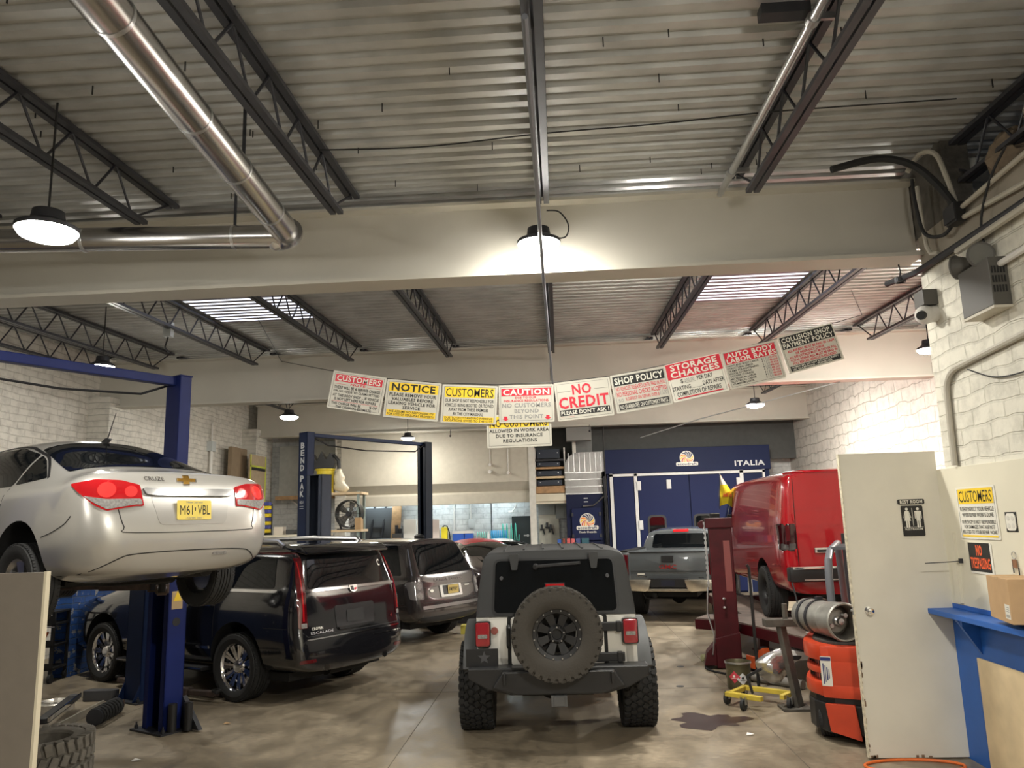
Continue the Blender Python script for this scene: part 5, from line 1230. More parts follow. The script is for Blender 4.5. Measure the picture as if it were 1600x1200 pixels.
# silver foil bag
b = MB(); rr = random.Random(5)
b.sphere((0,0,.18), .17, 18, 12, sc=(1.1,.8,1.0))
vs = []
for p in b.v:
    n_ = 1+.16*math.sin(p[0]*23+p[2]*17)+.13*math.sin(p[1]*31+p[2]*9)+rr.uniform(-.05,.05); tz = max(0, p[2]-.22)
    vs.append((p[0]*n_*(1-tz*1.2)+tz*.9, p[1]*n_*(1-tz), max(.0, p[2]*1.15-.01)))
b.v = vs
tag(b.build('foil_bag', mat('foil_silver', (.62,.61,.60), .25, .85, bump=.5, bscale=12), None, smooth=True, M=Matrix.Translation((2.42,9.66,.145))), 'crumpled silver foil bag on the yellow dolly', 'bag')
# yellow wheel dolly
t = thing('wheel_dolly', 'small yellow car wheel dolly beside the red forklift', 'dolly', (2.14, 9.22, 0), R(-38))
YL = mat('dolly_yellow', (.58,.44,.06), .4, noise=.15)
MB().bar((-.30,-.20,.13), (.14,-.24,.13), .06,.05).bar((-.30,.20,.13), (.30,.20,.13), .06,.05).bar((-.26,-.2,.13), (-.26,.2,.13), .05,.05).bar((.28,-.05,.13), (.28,.2,.13), .05,.05).build('frame', YL, t, bevel=.006)
MB().bar((-.02,-.12,.15), (-.06,-.14,.33), .04,.03).bar((-.06,-.14,.33), (.10,-.10,.42), .045,.03).build('pedal', 'black_plastic', t, bevel=.006)
for (x, y) in ((-.33,-.12), (-.05,-.30), (.34,.02), (-.30,.24)):
    c = MB().cyl((x-.018,y,.062), (x+.018,y,.062), .062, 18).build('caster_wheel', 'black_rubber', t, smooth=True)
    MB().b2((x-.03,y-.02,.06), (x-.022,y+.02,.14)).b2((x+.022,y-.02,.06), (x+.03,y+.02,.14)).build('caster_fork', 'galvanised', c)
# grey steel stand next to the forklift
t = thing('steel_stand', 'brown grey steel stand leaning beside the forklift', 'stand', (2.50, 9.05, 0))
SG = mat('stand_grey', (.10,.09,.075), .55, .3, noise=.3)
MB().bar((.02,0,.02), (-.08,.10,.88), .12,.06).b2((-.26,.02,.86), (.10,.18,.94)).build('upright', SG, t, bevel=.008)
MB().b2((-.18,-.14,0), (.13,.14,.025)).build('foot', SG, t)
MB().cyl((-.02,.10,.94), (-.02,.10,1.10), .03, 10).build('screw', SG, t)
# oil stain and long grey tube on the floor
b = MB(); rr = random.Random(9); pts = []
for i in range(40):
    a = 2*PI*i/40; r_ = 1+.22*math.sin(3*a+1)+.16*math.sin(7*a)+.1*rr.uniform(-1,1); pts.append((1.46+.36*r_*math.cos(a)+.05*math.sin(a), 8.60+.31*r_*math.sin(a), .0022))
b.add(pts, [tuple(range(40))]); tag(b.build('oil_stain', mat('oil_dark', (.045,.028,.026), .32), None), 'dark wet oil stain on the floor right of the off-road car', 'stain')
tag(MB().cyl((2.28,10.62,.06), (2.85,9.98,.06), .055, 18).build('grey_tube', mat('tube_grey', (.24,.225,.20), .5, noise=.2), None, smooth=True), 'grey tube lying between the pail and the silver bag', 'tube')
for (x, y, n_) in ((1.62, 11.6, 'nearer the red tower'), (1.42, 10.3, 'nearer the off-road car')): tag(MB().cyl((x,y,0), (x,y,.004), .05, 14).build('drain_cover', 'dark_steel', None), 'small dark round floor cover, the one %s' % n_, 'floor cover')

# ============================================================ things on the floor at left
t = thing('panel_board', 'tall beige grey panel standing at the left edge of the view', 'panel', (-4.1, 5.0, 0))
MB().b2((-.75,-.02,0), (.705,.02,1.86)).build('board', mat('panel_beige', (.19,.165,.135), .6, noise=.06), t)
MB().b2((.705,-.022,0), (.722,.022,1.865)).build('edge_trim', mat('edge_cream', (.62,.56,.42), .5), t)
# chunky tyre lying flat
t = thing('tire', 'dusty chunky off-road tire lying flat at the lower left', 'tire', (-4.72, 7.06, 0))
DT = mat('dusty_rubber', (.17,.155,.13), .85, noise=.3, nscale=14)
b = MB(); r_, w_ = .40, .33
b.lathe([(.23,.03),(.25,.01),(.33,.0),(.385,.02),(.40,.05),(.40,.28),(.385,.31),(.33,.33),(.25,.32),(.23,.30)], n=60, closed=True)
b.build('carcass', DT, t, smooth=True)
b = MB(); n = 30
for i in range(n):
    for (zc, hh, da, tilt) in ((.285,.10,0,.25), (.175,.09,.5,-.35), (.06,.09,.0,.25)):
        T = Matrix.Rotation(2*PI*(i+da)/n, 4, 'Z') @ Matrix.Translation((.408,0,zc)) @ Matrix.Rotation(tilt, 4, 'X')
        b.box((0,0,0), (.042,.058,hh), None, T)
    T = Matrix.Rotation(2*PI*i/n, 4, 'Z') @ Matrix.Translation((.385,0,.325)); b.box((0,0,0), (.085,.055,.028), None, T)
b.build('tread_blocks', DT, t, bevel=.007)
# pile of trim pieces
t = thing('trim_piece', 'long black and chrome trim piece on top of the parts pile', 'car part', (-5.83, 9.05, .12), R(109))
MB().prism(rrect(-.75,-.06,.55,.06,.05), 0, .06).build('bar', 'black_plastic', t, bevel=.012)
MB().prism(rrect(-.75,-.067,.56,-.05,.005), .02, .066).build('chrome_edge', 'chrome', t)
MB().prism(rrect(.36,-.045,.52,.045,.04), .058, .066).build('end_cap', 'grey_plastic', t)
t = thing('trim_piece', 'long dull metal strip under the black and chrome trim piece', 'car part', (-5.66, 9.05, .0), R(98))
MB().b2((-.95,-.05,.0), (.62,.05,.03)).b2((-.95,-.05,.03), (.62,-.03,.08)).build('strip', mat('strip_metal', (.42,.39,.33), .4, .4, noise=.2), t)
t = thing('wheel_cover', 'flat pale wheel lying at the back of the parts pile', 'car part', (-6.25, 9.55, 0))
MB().lathe([(0,.07),(.05,.075),(.06,.055),(.14,.06),(.20,.10),(.215,.09),(.215,.0),(0,.0)], n=32).build('disc', mat('pale_metal', (.55,.52,.46), .35, .5, noise=.2), t, smooth=True)
for k in range(6):
    MB().bar((.07*math.cos(k*PI/3), .07*math.sin(k*PI/3), .075), (.19*math.cos(k*PI/3), .19*math.sin(k*PI/3), .10), .04,.012).build('spoke', 'pale_metal', t)
tag(MB().prism(rpoly([(-.20,-.08),(.20,-.06),(.24,.05),(-.18,.08)], .04), 0, .13).build('tail_lamp_part', 'grey_plastic', None, bevel=.03, smooth=True, M=Matrix.Translation((-5.98,10.05,0))), 'dark rounded plastic part behind the chrome trim piece', 'car part')
# coil spring strut
t = thing('spring_strut', 'rusty dark coil spring strut lying on the floor by the lift post', 'spring', (-5.27, 8.98, .10), R(98))
b = MB(); b.tube([(-.25+.5*i/110, .085*math.cos(i*.38), .085*math.sin(i*.38)) for i in range(110)], .014, 8); b.build('coil', 'black_rubber', t, smooth=True)
MB().cyl((-.22,0,0), (.42,0,0), .035, 14).cyl((-.28,0,0), (-.25,0,0), .09, 18).cyl((.25,0,0), (.28,0,0), .095, 18).build('damper', 'dark_steel', t, smooth=True)
MB().cyl((.36,-.05,0), (.36,.05,0), .05, 14).b2((.34,-.03,-.10), (.38,.03,.0)).build('mount', RUST, t)
# tool cart, blue half wall, red case
t = thing('tool_cart', 'black shelved tool cart behind the beige grey panel', 'cart', (-7.72, 11.35, 0), R(8))
for (x, y) in ((-.28,-.22), (.28,-.22), (-.28,.22), (.28,.22)):
    MB().b2((x-.02,y-.02,.13), (x+.02,y+.02,1.0)).build('post', 'black_plastic', t)
    MB().cyl((x-.02,y,.065), (x+.02,y,.065), .065, 16).build('caster', 'black_rubber', t, smooth=True)
for z in (.18, .50, .80): MB().b2((-.30,-.24,z), (.30,.24,z+.03)).b2((-.30,-.245,z+.03), (.30,-.235,z+.10 if z < .7 else z+.14)).build('shelf', 'black_plastic', t)
MB().b2((-.30,-.25,.975), (.30,.25,1.0)).b2((-.31,-.256,.935), (.31,-.25,.945)).build('top_tray', 'black_plastic', t)
MB().b2((-.31,-.258,.78), (.31,-.25,.795)).build('bright_edge', 'galvanised', t)
tag(MB().b2((-.10,-.05,0), (.10,.05,.16)).build('tool_bag', mat('bag_navy', (.03,.05,.13), .8), None, bevel=.02, M=Matrix.Translation((-7.80,11.30,.532)) @ Matrix.Rotation(R(8), 4, 'Z')), 'navy cloth bag on the middle shelf of the black tool cart', 'bag')
tag(MB().bar((0,0,0), (.06,.02,.17), .05,.02).build('orange_tool', mat('tool_orange', (.75,.14,.03), .5), None, M=Matrix.Translation((-7.60,11.22,.535))), 'orange tool standing on the middle shelf of the black cart', 'tool')
tag(MB().b2((-.10,-.06,0), (.08,.06,.06)).cyl((-.05,0,.06), (-.05,0,.20), .03, 12).bar((.04,-.02,.05), (.07,.0,.24), .03,.03).build('grinder', mat('tool_grey', (.30,.29,.28), .4, .5), None, bevel=.008, M=Matrix.Translation((-7.62,11.30,1.001))), 'grey power tool lying on top of the black tool cart', 'tool')
bw = brick_mat('blue_brick', (.025,.10,.36), (.05,.10,.22), 'YZ', .30, .10, bumpk=1.2, dist=.05)
NN = bw.node_tree.nodes; LL = bw.node_tree.links
n5 = NN.new('ShaderNodeTexNoise'); n5.inputs['Scale'].default_value = 7; n5.inputs['Detail'].default_value = 8; tc5 = NN.new('ShaderNodeTexCoord'); LL.new(tc5.outputs['Object'], n5.inputs['Vector'])
gt5 = NN.new('ShaderNodeMath'); gt5.operation = 'GREATER_THAN'; gt5.inputs[1].default_value = .61; LL.new(n5.outputs['Fac'], gt5.inputs[0])
mx5 = NN.new('ShaderNodeMix'); mx5.data_type = 'RGBA'; LL.new(gt5.outputs[0], mx5.inputs[0]); bs5 = NN['Principled BSDF']; src5 = bs5.inputs['Base Color'].links[0].from_socket
LL.new(src5, mx5.inputs[6]); mx5.inputs[7].default_value = (.33,.34,.36,1); LL.new(mx5.outputs[2], bs5.inputs['Base Color'])
struct(MB().b2((-7.75,11.62,0), (-7.45,12.9,1.28)).b2((-7.78,11.58,1.28), (-7.40,12.95,1.34)).build('trim_9', bw, None, bevel=.006), 'worn blue painted brick half wall left of the black SUV')
tag(MB().b2((-7.46,12.95,0), (-7.16,13.4,.93)).build('tool_chest', 'black_plastic', None, bevel=.01), 'black tool chest carrying the red case by the blue half wall', 'tool chest')
t = thing('tool_case', 'red tool case with a white diamond beside the blue half wall', 'case', (-7.31, 13.17, .93))
MB().b2((-.13,-.16,0), (.13,.16,.22)).build('box', mat('case_red', (.45,.02,.03), .45), t, bevel=.01)
MB().prism([(-.10,.11),(0,.15),(.10,.11),(0,.07)], .161, .164, XZ).build('emblem', 'sign_white', t)
tag(MB().cyl((-8.08,11.9,1.35), (-7.2,13.05,1.37), .03, 8).build('wall_pipe', 'black_plastic', None), 'black pipe resting across the top of the blue half wall', 'pipe')
# ============================================================ the string of notice signs
def sign(label, c, w, h, ang, spec, name='notice_sign', face=None, bg='sign_white', bord=True, thick=.006, group=None):
    """spec: ('r', material, u0, v0, u1, v1) bars and ('t', material, text, u0, v0, u1, v1) lines, u right and v down in 0..1"""
    x = (math.cos(R(ang)), 0, math.sin(R(ang))); y = (-math.sin(R(ang)), 0, math.cos(R(ang)))
    if face: x, y = face
    t = thing(name, label, 'sign', c, 0, group); M = frame((0,0,0), x, y)
    MB().prism(rrect(-w/2, -h/2, w/2, h/2, .012), -thick, 0, M).build('board', bg, t)
    if bord:
        b = MB(); k = .018*w/.58; i0 = .02
        for (a0, b0, a1, b1) in ((-w/2+i0, h/2-i0-.002, w/2-i0, h/2-i0), (-w/2+i0, -h/2+i0, w/2-i0, -h/2+i0+.002), (-w/2+i0, -h/2+i0, -w/2+i0+.002, h/2-i0), (w/2-i0-.002, -h/2+i0, w/2-i0, h/2-i0)):
            b.b2((a0, b0, .0003), (a1, b1, .0012), M)
        b.build('border_line', 'sign_black', t)
    bars = {}; txt = {}
    for s in spec:
        if s[0] == 'r':
            _, m, u0, v0, u1, v1 = s; bars.setdefault(m, MB()).b2((-w/2+u0*w, h/2-v1*h, .0004), (-w/2+u1*w, h/2-v0*h, .0016), M)
        elif s[0] == 'p':
            _, m, pts = s; bars.setdefault(m, MB()).prism([(-w/2+u*w, h/2-v*h) for u, v in pts], .0004, .0016, M)
        else:
            _, m, tx, u0, v0, u1, v1 = s[:7]; bo = s[7] if len(s) > 7 else .022
            txt.setdefault(m, MB()).text(tx, -w/2+(u0+u1)/2*w, h/2-(v0+v1)/2*h, (u1-u0)*w, (v1-v0)*h, bo, M, .0022)
    for m, b in bars.items(): b.build('header_band', m, t)
    for m, b in txt.items(): b.build('lettering', m, t)
    return t
K, RD, WH, YE, GY = 'sign_black', 'sign_red', 'sign_white', 'sign_yellow', 'ink_grey'
G = 'notice signs strung across the room'
SW, SH = .582, .405
sign('white sign, red band headed CUSTOMERS NOTE, leftmost on the string', (-2.100,7.9,3.491), SW, SH, -10.6, [
    ('r', RD, .06,.08,.94,.27), ('t', WH, 'CUSTOMERS', .09,.10,.91,.25,.018), ('t', RD, 'NOTE', .36,.285,.64,.345,.03), ('r', RD, .07,.33,.33,.338), ('r', RD, .67,.33,.93,.338),
    ('t', K, 'THERE WILL BE A SERVICE CHARGE', .07,.38,.93,.46), ('t', K, 'ON ALL ADJUSTED CLAIMS SETTLED', .07,.485,.93,.565), ('t', K, 'AT THIS BODY SHOP ... IF VEHICLE', .07,.59,.93,.665), ('t', K, 'IS NOT LEFT HERE FOR REPAIRS', .11,.69,.89,.765), ('r', RD, .07,.785,.93,.793),
    ('t', K, 'THIS CHARGE WILL BE', .07,.81,.62,.88), ('t', K, '% OF', .78,.81,.92,.88), ('t', K, 'THE ORIGINAL ESTIMATE', .16,.90,.82,.965)], bg='sign_cream')
sign('yellow banded NOTICE sign about removing valuables', (-1.507,7.901,3.388), SW, SH, -7.3, [
    ('r', YE, .05,.07,.95,.31), ('t', K, 'NOTICE', .10,.09,.90,.29,.03), ('t', K, 'PLEASE REMOVE YOUR', .07,.34,.93,.43), ('t', K, 'VALUABLES BEFORE', .12,.455,.88,.54), ('t', K, 'LEAVING VEHICLE FOR', .07,.565,.93,.65), ('t', K, 'SERVICE', .34,.675,.66,.755),
    ('r', YE, .05,.785,.95,.95), ('t', K, 'WE ASSUME NO RESPONSIBILITY', .10,.80,.92,.86), ('t', K, 'FOR LOSS OF PERSONAL PROPERTY', .07,.875,.93,.935)], bg='sign_cream')
sign('yellow banded CUSTOMERS sign about booted or towed vehicles', (-.907,7.902,3.321), SW, SH, -4.3, [
    ('r', YE, .05,.06,.95,.33), ('t', K, 'CUSTOMERS', .07,.09,.93,.31,.008), ('t', K, 'OUR SHOP IS NOT RESPONSIBLE FOR', .06,.37,.94,.455,.012), ('t', K, 'VEHICLES BEING BOOTED OR TOWED', .06,.49,.94,.575,.012), ('t', K, 'AWAY FROM THESE PREMISES', .13,.605,.85,.69,.012), ('t', K, 'BY THE CITY MARSHAL', .22,.72,.76,.80,.012),
    ('r', YE, .05,.825,.95,.97), ('t', K, 'DUE TO OUTSTANDING PARKING', .07,.835,.93,.89), ('t', K, 'VIOLATIONS OWED TO THE CITY', .07,.905,.93,.96)], bg='sign_cream')
sign('white and red CAUTION sign with two small red arrows', (-.308,7.90,3.306), SW-.006, SH-.01, -.5, [
    ('r', RD, .05,.09,.95,.29), ('t', WH, 'CAUTION', .08,.11,.92,.27,.03), ('t', RD, 'DUE TO OUR', .30,.31,.68,.37), ('t', RD, 'INSURANCE REGULATIONS', .09,.39,.90,.45), ('t', GY, 'NO CUSTOMERS', .06,.485,.94,.60,.03), ('t', GY, 'BEYOND', .28,.64,.72,.75,.03), ('t', GY, 'THIS POINT', .19,.79,.80,.90,.03),
    ('p', RD, [(.09,.83),(.15,.83),(.15,.89),(.18,.89),(.12,.95),(.06,.89),(.09,.89)]), ('p', RD, [(.85,.82),(.91,.82),(.91,.88),(.94,.88),(.88,.94),(.82,.88),(.85,.88)])], bg='sign_cream')
sign('white sign headed NO CUSTOMERS hanging below the CAUTION sign', (-.394,7.915,3.029), .672, .345, .4, [
    ('r', YE, .04,.06,.96,.40), ('t', K, 'NO CUSTOMERS', .05,.14,.94,.385,.015), ('t', K, 'ALLOWED IN WORK AREA', .04,.44,.96,.545), ('t', K, 'DUE TO INSURANCE', .14,.595,.86,.70), ('t', K, 'REGULATIONS', .25,.745,.77,.85)], bg='sign_cream')
sign('white NO CREDIT sign with big red letters and black bottom bar', (.290,7.90,3.330), SW, SH, 4.6, [
    ('t', RD, 'NO', .31,.09,.65,.36,.03), ('t', RD, 'CREDIT', .05,.40,.94,.70,.03), ('r', K, .05,.73,.94,.88), ('t', WH, "PLEASE DON'T ASK !", .07,.755,.92,.86), ('r', K, .05,.255,.28,.26), ('r', K, .70,.255,.95,.26), ('r', RD, .06,.905,.30,.908)], bg='sign_cream')
sign('white SHOP POLICY sign with black band and red lines', (.884,7.898,3.403), SW, SH, 8.0, [
    ('r', K, .04,.06,.95,.30), ('t', WH, 'SHOP POLICY', .06,.09,.93,.27,.03), ('t', RD, 'NO VEHICLES RELEASED UNTIL PAID IN FULL', .06,.33,.95,.435,.008), ('t', RD, 'NO PERSONAL CHECKS ACCEPTED', .06,.465,.95,.585,.012), ('t', GY, '50', .07,.64,.16,.73,.0), ('t', RD, '% DEPOSIT ON REPAIRS OVER $', .20,.625,.80,.725,.008), ('t', GY, '1500', .82,.60,.95,.71,.0),
    ('r', K, .06,.775,.95,.93), ('t', WH, "NO GUARANTEE ON CUSTOMER'S PARTS", .08,.80,.93,.91,.012)], bg='sign_cream')
sign('white STORAGE CHARGES sign with red band and red bottom rule', (1.460,7.90,3.510), SW, SH, 10.8, [
    ('r', RD, .0,.02,.99,.42), ('t', WH, 'STORAGE', .08,.05,.92,.21,.03), ('t', WH, 'CHARGES', .06,.23,.94,.39,.03), ('t', K, '$', .20,.46,.25,.57,.015), ('t', GY, '200.00', .27,.455,.45,.55,0), ('r', K, .26,.565,.47,.57), ('t', K, 'PER DAY', .50,.45,.78,.56,.015), ('t', K, 'STARTING', .03,.62,.36,.73,.015), ('r', K, .37,.73,.56,.735), ('t', K, 'DAYS AFTER', .58,.61,.96,.72,.015), ('t', K, 'COMPLETION OF REPAIRS', .09,.77,.88,.89,.015), ('r', RD, .08,.915,.90,.945)])
rows = [('PAINT AND BODY LABOR', '120'), ('STRUCTURAL LABOR', '120'), ('FRAME STRAIGHTENING', '150'), ('INSIDE STORAGE', '100'), ('OUTSIDE STORAGE', '75'), ('MECHANICAL LABOR', '120'), ('ELECTRICAL LABOR', '120'), ('ALUMINUM LABOR', '150')]
sp = [('r', RD, .04,.06,.95,.36), ('t', WH, 'AUTO BODY', .08,.08,.92,.205,.03), ('t', WH, 'LABOR RATES', .06,.22,.94,.345,.03)]
for i, (a, p) in enumerate(rows):
    v = .385+.068*i; sp += [('t', K, a, .05, v, .05+.028*len(a), v+.05, .015), ('t', K, '$', .66, v, .68, v+.05, .01), ('t', GY, p, .70, v-.005, .79, v+.05, 0), ('t', RD, 'PER HOUR' if i not in (3, 4) else 'PER DAY', .80, v, .94, v+.05, .015)]
sign('white AUTO BODY LABOR RATES price list sign', (2.045,7.90,3.623), SW, SH, 10.9, sp, bg='sign_cream')
sign('dim COLLISION SHOP PAYMENT POLICY sign, rightmost on the string', (2.638,7.90,3.770), SW, SH-.01, 13.6, [
    ('r', K, .03,.03,.98,.36), ('t', WH, 'COLLISION SHOP', .05,.06,.93,.19,.025), ('t', WH, 'PAYMENT POLICY', .05,.21,.96,.34,.025), ('t', RD, '- ALL REPAIRS MUST BE PAID IN CASH', .06,.40,.94,.47), ('t', RD, 'OR INSURANCE CHECK', .22,.49,.74,.555), ('t', RD, '- ALL DEDUCTIBLES MUST BE PAID IN FULL', .06,.575,.94,.64), ('t', RD, '- TOTAL REPAIR BILL MUST BE PAID IN', .06,.66,.94,.725), ('t', RD, 'FULL BEFORE VEHICLE IS RELEASED', .12,.745,.90,.81), ('r', K, .05,.83,.95,.96), ('t', WH, 'SORRY WE DO NOT EXTEND CREDIT', .08,.845,.92,.89), ('t', WH, 'NO EXCEPTIONS - PLEASE ASK', .08,.905,.80,.95)], bg='sign_cream')
pts = [Vector(p) for p in ((-3.72,9.2,4.72),(-2.94,7.95,3.875),(-2.42,7.908,3.75),(-1.80,7.908,3.635),(-1.21,7.908,3.56),(-.6,7.908,3.52),(0,7.908,3.52),(.6,7.908,3.565),(1.2,7.908,3.67),(1.78,7.908,3.77),(2.36,7.908,3.90),(2.93,7.908,4.035),(3.211,7.95,4.113),(3.70,9.4,4.80))]
tag(MB().tube(pts, .0035, 5).build('sign_wire', 'black_plastic'), 'thin sagging wire that carries the row of notice signs', 'wire')
# ============================================================ rest room door and the right wall
dm = mat('door_cream', (.70,.665,.57), .42, noise=.06, nscale=3)
d = MB().b2((2.572,7.24,.012), (3.43,7.282,2.625)).build('door_1', dm, None, bevel=.003); struct(d, 'open cream door with the rest room signs')
MB().b2((2.566,7.236,.012), (2.574,7.286,2.625)).build('edge_strip', mat('worn_edge', (.72,.66,.50), .6, noise=.4, nscale=30), d)
rr = random.Random(4); b = MB()
for i in range(14): z = rr.uniform(.02,.9)**1.5; b.b2((2.568,7.238,z), (2.574+rr.uniform(.004,.018),7.2395,z+rr.uniform(.01,.05)))
for i in range(8): x = 2.58+rr.uniform(0,.05) if i < 5 else rr.uniform(2.9,3.2); b.b2((x,7.238,.013), (x+rr.uniform(.01,.03),7.2395,.013+rr.uniform(.01,.05)))
b.build('paint_chips', mat('chip_brown', (.20,.13,.08), .8), d)
k = MB(); Mk = Matrix.Translation((2.690,7.24,1.235)) @ Matrix.Rotation(R(90), 4, 'X')
k.lathe([(0,.0),(.034,.0),(.034,.006),(.014,.012),(.013,.035),(.026,.045),(.031,.060),(.026,.074),(0,.078)], Mk, 28); k.build('door_knob', 'chrome', d, smooth=True)
k2 = MB(); k2.lathe([(0,0),(.03,0),(.03,.006),(.013,.012),(.013,.03),(.028,.042),(.028,.06),(0,.068)], Matrix.Translation((2.690,7.282,1.235)) @ Matrix.Rotation(R(-90), 4, 'X'), 24).build('door_knob', 'chrome', d, smooth=True)
MB().b2((2.560,7.25,1.20), (2.567,7.272,1.27)).cyl((2.545,7.261,1.235), (2.566,7.261,1.235), .011, 12).build('latch', 'satin_metal', d)
for z in (.3, 1.3, 2.3): MB().cyl((3.435,7.236,z), (3.435,7.236,z+.1), .009, 10).build('hinge', 'satin_metal', d)
F = ((1,0,0), (0,0,1))
sign('small black REST ROOM sign strip above the pictogram sign on the door', (3.165,7.232,2.175), .235, .046, 0, [('t', WH, 'REST ROOM', .08,.16,.92,.84,.025)], name='door_sign', bg=K, bord=False)
t = sign('black rest room pictogram sign on the cream door', (3.165,7.232,2.005), .19, .27, 0, [('r', WH, .05,.70,.95,.71), ('t', WH, 'RESTROOM', .10,.735,.90,.80,.02), ('r', WH, .485,.08,.505,.66)], name='door_sign', bg=K, bord=False)
b = MB(); M = frame((0,0,0), *F)
for cx, wmn in ((-.048, True), (.048, False)):
    b.cyl((cx,.105,.001), (cx,.105,.003), .0125, 16, M=M)
    if wmn: b.prism([(cx-.012,.088),(cx+.012,.088),(cx+.028,.0),(cx-.028,.0)], .001, .003, M).prism([(cx-.012,.088),(cx-.017,.088),(cx-.034,.028),(cx-.028,.026)], .001,.003, M).prism([(cx+.012,.088),(cx+.017,.088),(cx+.034,.028),(cx+.028,.026)], .001,.003, M)
    else: b.prism([(cx-.02,.088),(cx+.02,.088),(cx+.018,.0),(cx-.018,.0)], .001, .003, M).prism([(cx-.021,.088),(cx-.03,.084),(cx-.03,.02),(cx-.023,.02)], .001,.003, M).prism([(cx+.021,.088),(cx+.03,.084),(cx+.03,.02),(cx+.023,.02)], .001,.003, M)
    for s in (-1, 1): b.b2((cx+s*.009-.0065,-.06,.001), (cx+s*.009+.0065,.002,.003), M)
b.build('pictogram', WH, t)

# painted boards on the near wall
cw_ = mat('cream_board', (.70,.66,.53), .55, noise=.05, nscale=2)
tag(MB().b2((3.425,3.5,1.27), (3.449,7.30,2.455)).build('wall_board', cw_, None, bevel=.003), 'cream painted board on the right wall behind the CUSTOMERS sign', 'wall board')
bl = mat('counter_blue', (.018,.115,.44), .45, noise=.08, nscale=4)
tag(MB().b2((3.405,3.5,0), (3.449,7.31,1.20)).build('counter_front', bl, None, bevel=.003), 'bright blue painted half wall under the ledge at the right edge', 'half wall')
t = thing('ledge', 'blue painted ledge on the right wall under the cardboard box', 'shelf', (3.449, 5.4, 1.20))
MB().b2((-.245,-1.9,0), (0,1.90,.045)).b2((-.03,-1.9,.045), (0,1.90,.085)).build('ledge_top', bl, t, bevel=.005)
for y in (1.42, -.6): MB().prism([(-.045,0),(-.22,0),(-.045,-.28)], y-.02, y+.02, Matrix(((1,0,0,0),(0,0,1,0),(0,1,0,0),(0,0,0,1)))).build('bracket', bl, t)
b = MB()
MB().b2((-.20,1.36,-.05), (-.05,1.40,0)).build('bracket_block', bl, t)
tag(MB().b2((3.385,4.2,0), (3.404,6.87,.885)).build('plywood_sheet', mat('ply_sheet', (.66,.52,.32), .6, noise=.14, nscale=5), None, bevel=.002), 'pale plywood sheet against the blue half wall', 'plywood')
bx = thing('cardboard_box', 'brown cardboard box standing on the blue ledge', 'box', (3.33, 6.02, 1.286), R(-12))
MB().b2((-.14,-.24,0), (.085,.24,.31)).build('carton', 'cardboard', bx, bevel=.004)
MB().b2((-.1412,-.03,.295), (.086,.03,.3112)).build('tape', mat('tape_tan', (.42,.27,.13), .35), bx)
lb = MB().b2((-.1415,-.21,.03), (-.1402,-.11,.13)).build('shipping_label', 'sign_white', bx)
b = MB()
for i in range(9): b.b2((-.1422,-.20+.009*i,.04), (-.1416,-.196+.009*i,.06))
for i in range(3): b.b2((-.1422,-.20,.08+.014*i), (-.1416,-.13-.01*i,.084+.014*i))
b.build('label_print', 'ink_grey', lb)
WF = ((0,-1,0), (0,0,1))                                         # face of things on the wall x = 3.45
sign('tall white sign with yellow CUSTOMERS band on the right wall', (3.418,6.63,2.065), .60, .43, 0, [
    ('r', YE, .05,.04,.95,.33), ('t', K, 'CUSTOMERS', .08,.08,.92,.30,.004), ('t', K, 'PLEASE INSPECT YOUR VEHICLE', .07,.39,.93,.47,.006), ('t', K, 'WHEN REPAIR WORK IS DONE', .11,.50,.91,.58,.006), ('t', K, 'OUR SHOP IS NOT RESPONSIBLE', .08,.64,.94,.71,.006), ('t', K, 'FOR DAMAGES THAT ARE NOT', .13,.735,.90,.805,.006), ('t', K, 'RELATED TO YOUR REPAIR WORK', .07,.83,.95,.90,.006), ('r', YE, .06,.925,.95,.96)], name='wall_sign', face=WF)
sign('black sign with orange NO TRESPASSING letters on the right wall', (3.418,6.665,1.695), .35, .25, 0, [
    ('r', K, .0,.0,.93,.93), ('t', 'sign_orange', 'NO', .34,.07,.60,.42,.03), ('t', 'sign_orange', 'TRESPASSING', .05,.48,.90,.84,.015)], name='wall_sign', face=WF, bord=False)
t = thing('power_outlet', 'white four socket outlet in a black cutout on the right wall', 'outlet', (3.424, 6.165, 1.99))
M = frame((0,0,0), *WF)
MB().b2((-.075,-.075,-.004), (.075,.075,.002), M).build('box', K, t)
o = MB().prism(rpoly([(-.062,-.045),(-.062,.045),(-.04,.065),(.04,.065),(.062,.045),(.062,-.045),(.04,-.065),(-.04,-.065)], .008), .002, .007, M).build('cover_plate', WH, t)
b = MB()
for x in (-.028, .028):
    for y in (-.028, .028): b.cyl((x,y,.007), (x,y,.009), .019, 16, M=M)
b.build('socket', mat('socket_cream', (.62,.60,.54), .4), o)
t = thing('key_bunch', 'bunch of keys hanging on the right wall beside the NO TRESPASSING sign', 'keys', (3.415, 6.18, 1.74))
MB().tube([(0,.028*math.cos(a*.4),.028*math.sin(a*.4)) for a in range(16)], .003, 6, M=Matrix.Identity(4)).build('key_ring', 'satin_metal', t)
MB().b2((-.006,-.025,-.09), (.0,.02,-.03)).build('fob', mat('fob_brown', (.25,.12,.06), .6), t)
MB().b2((-.004,-.05,-.17), (0,-.038,-.09)).b2((-.004,.02,-.13), (0,.032,-.03)).build('key', 'dark_steel', t)
tag(MB().tube([(3.42,6.98,1.66),(3.36,6.98,1.655),(3.12,7.0,1.645)], .004, 6).b2((3.40,6.965,1.64),(3.425,6.995,1.68)).build('wire_hook', 'dark_steel'), 'long thin wire hook sticking out from the cream board over the door', 'hook')
tag(MB().b2((3.40,7.04,1.30), (3.43,7.12,1.90)).build('wood_strip', cw_), 'cream painted wood strip beside the door edge', 'strip')
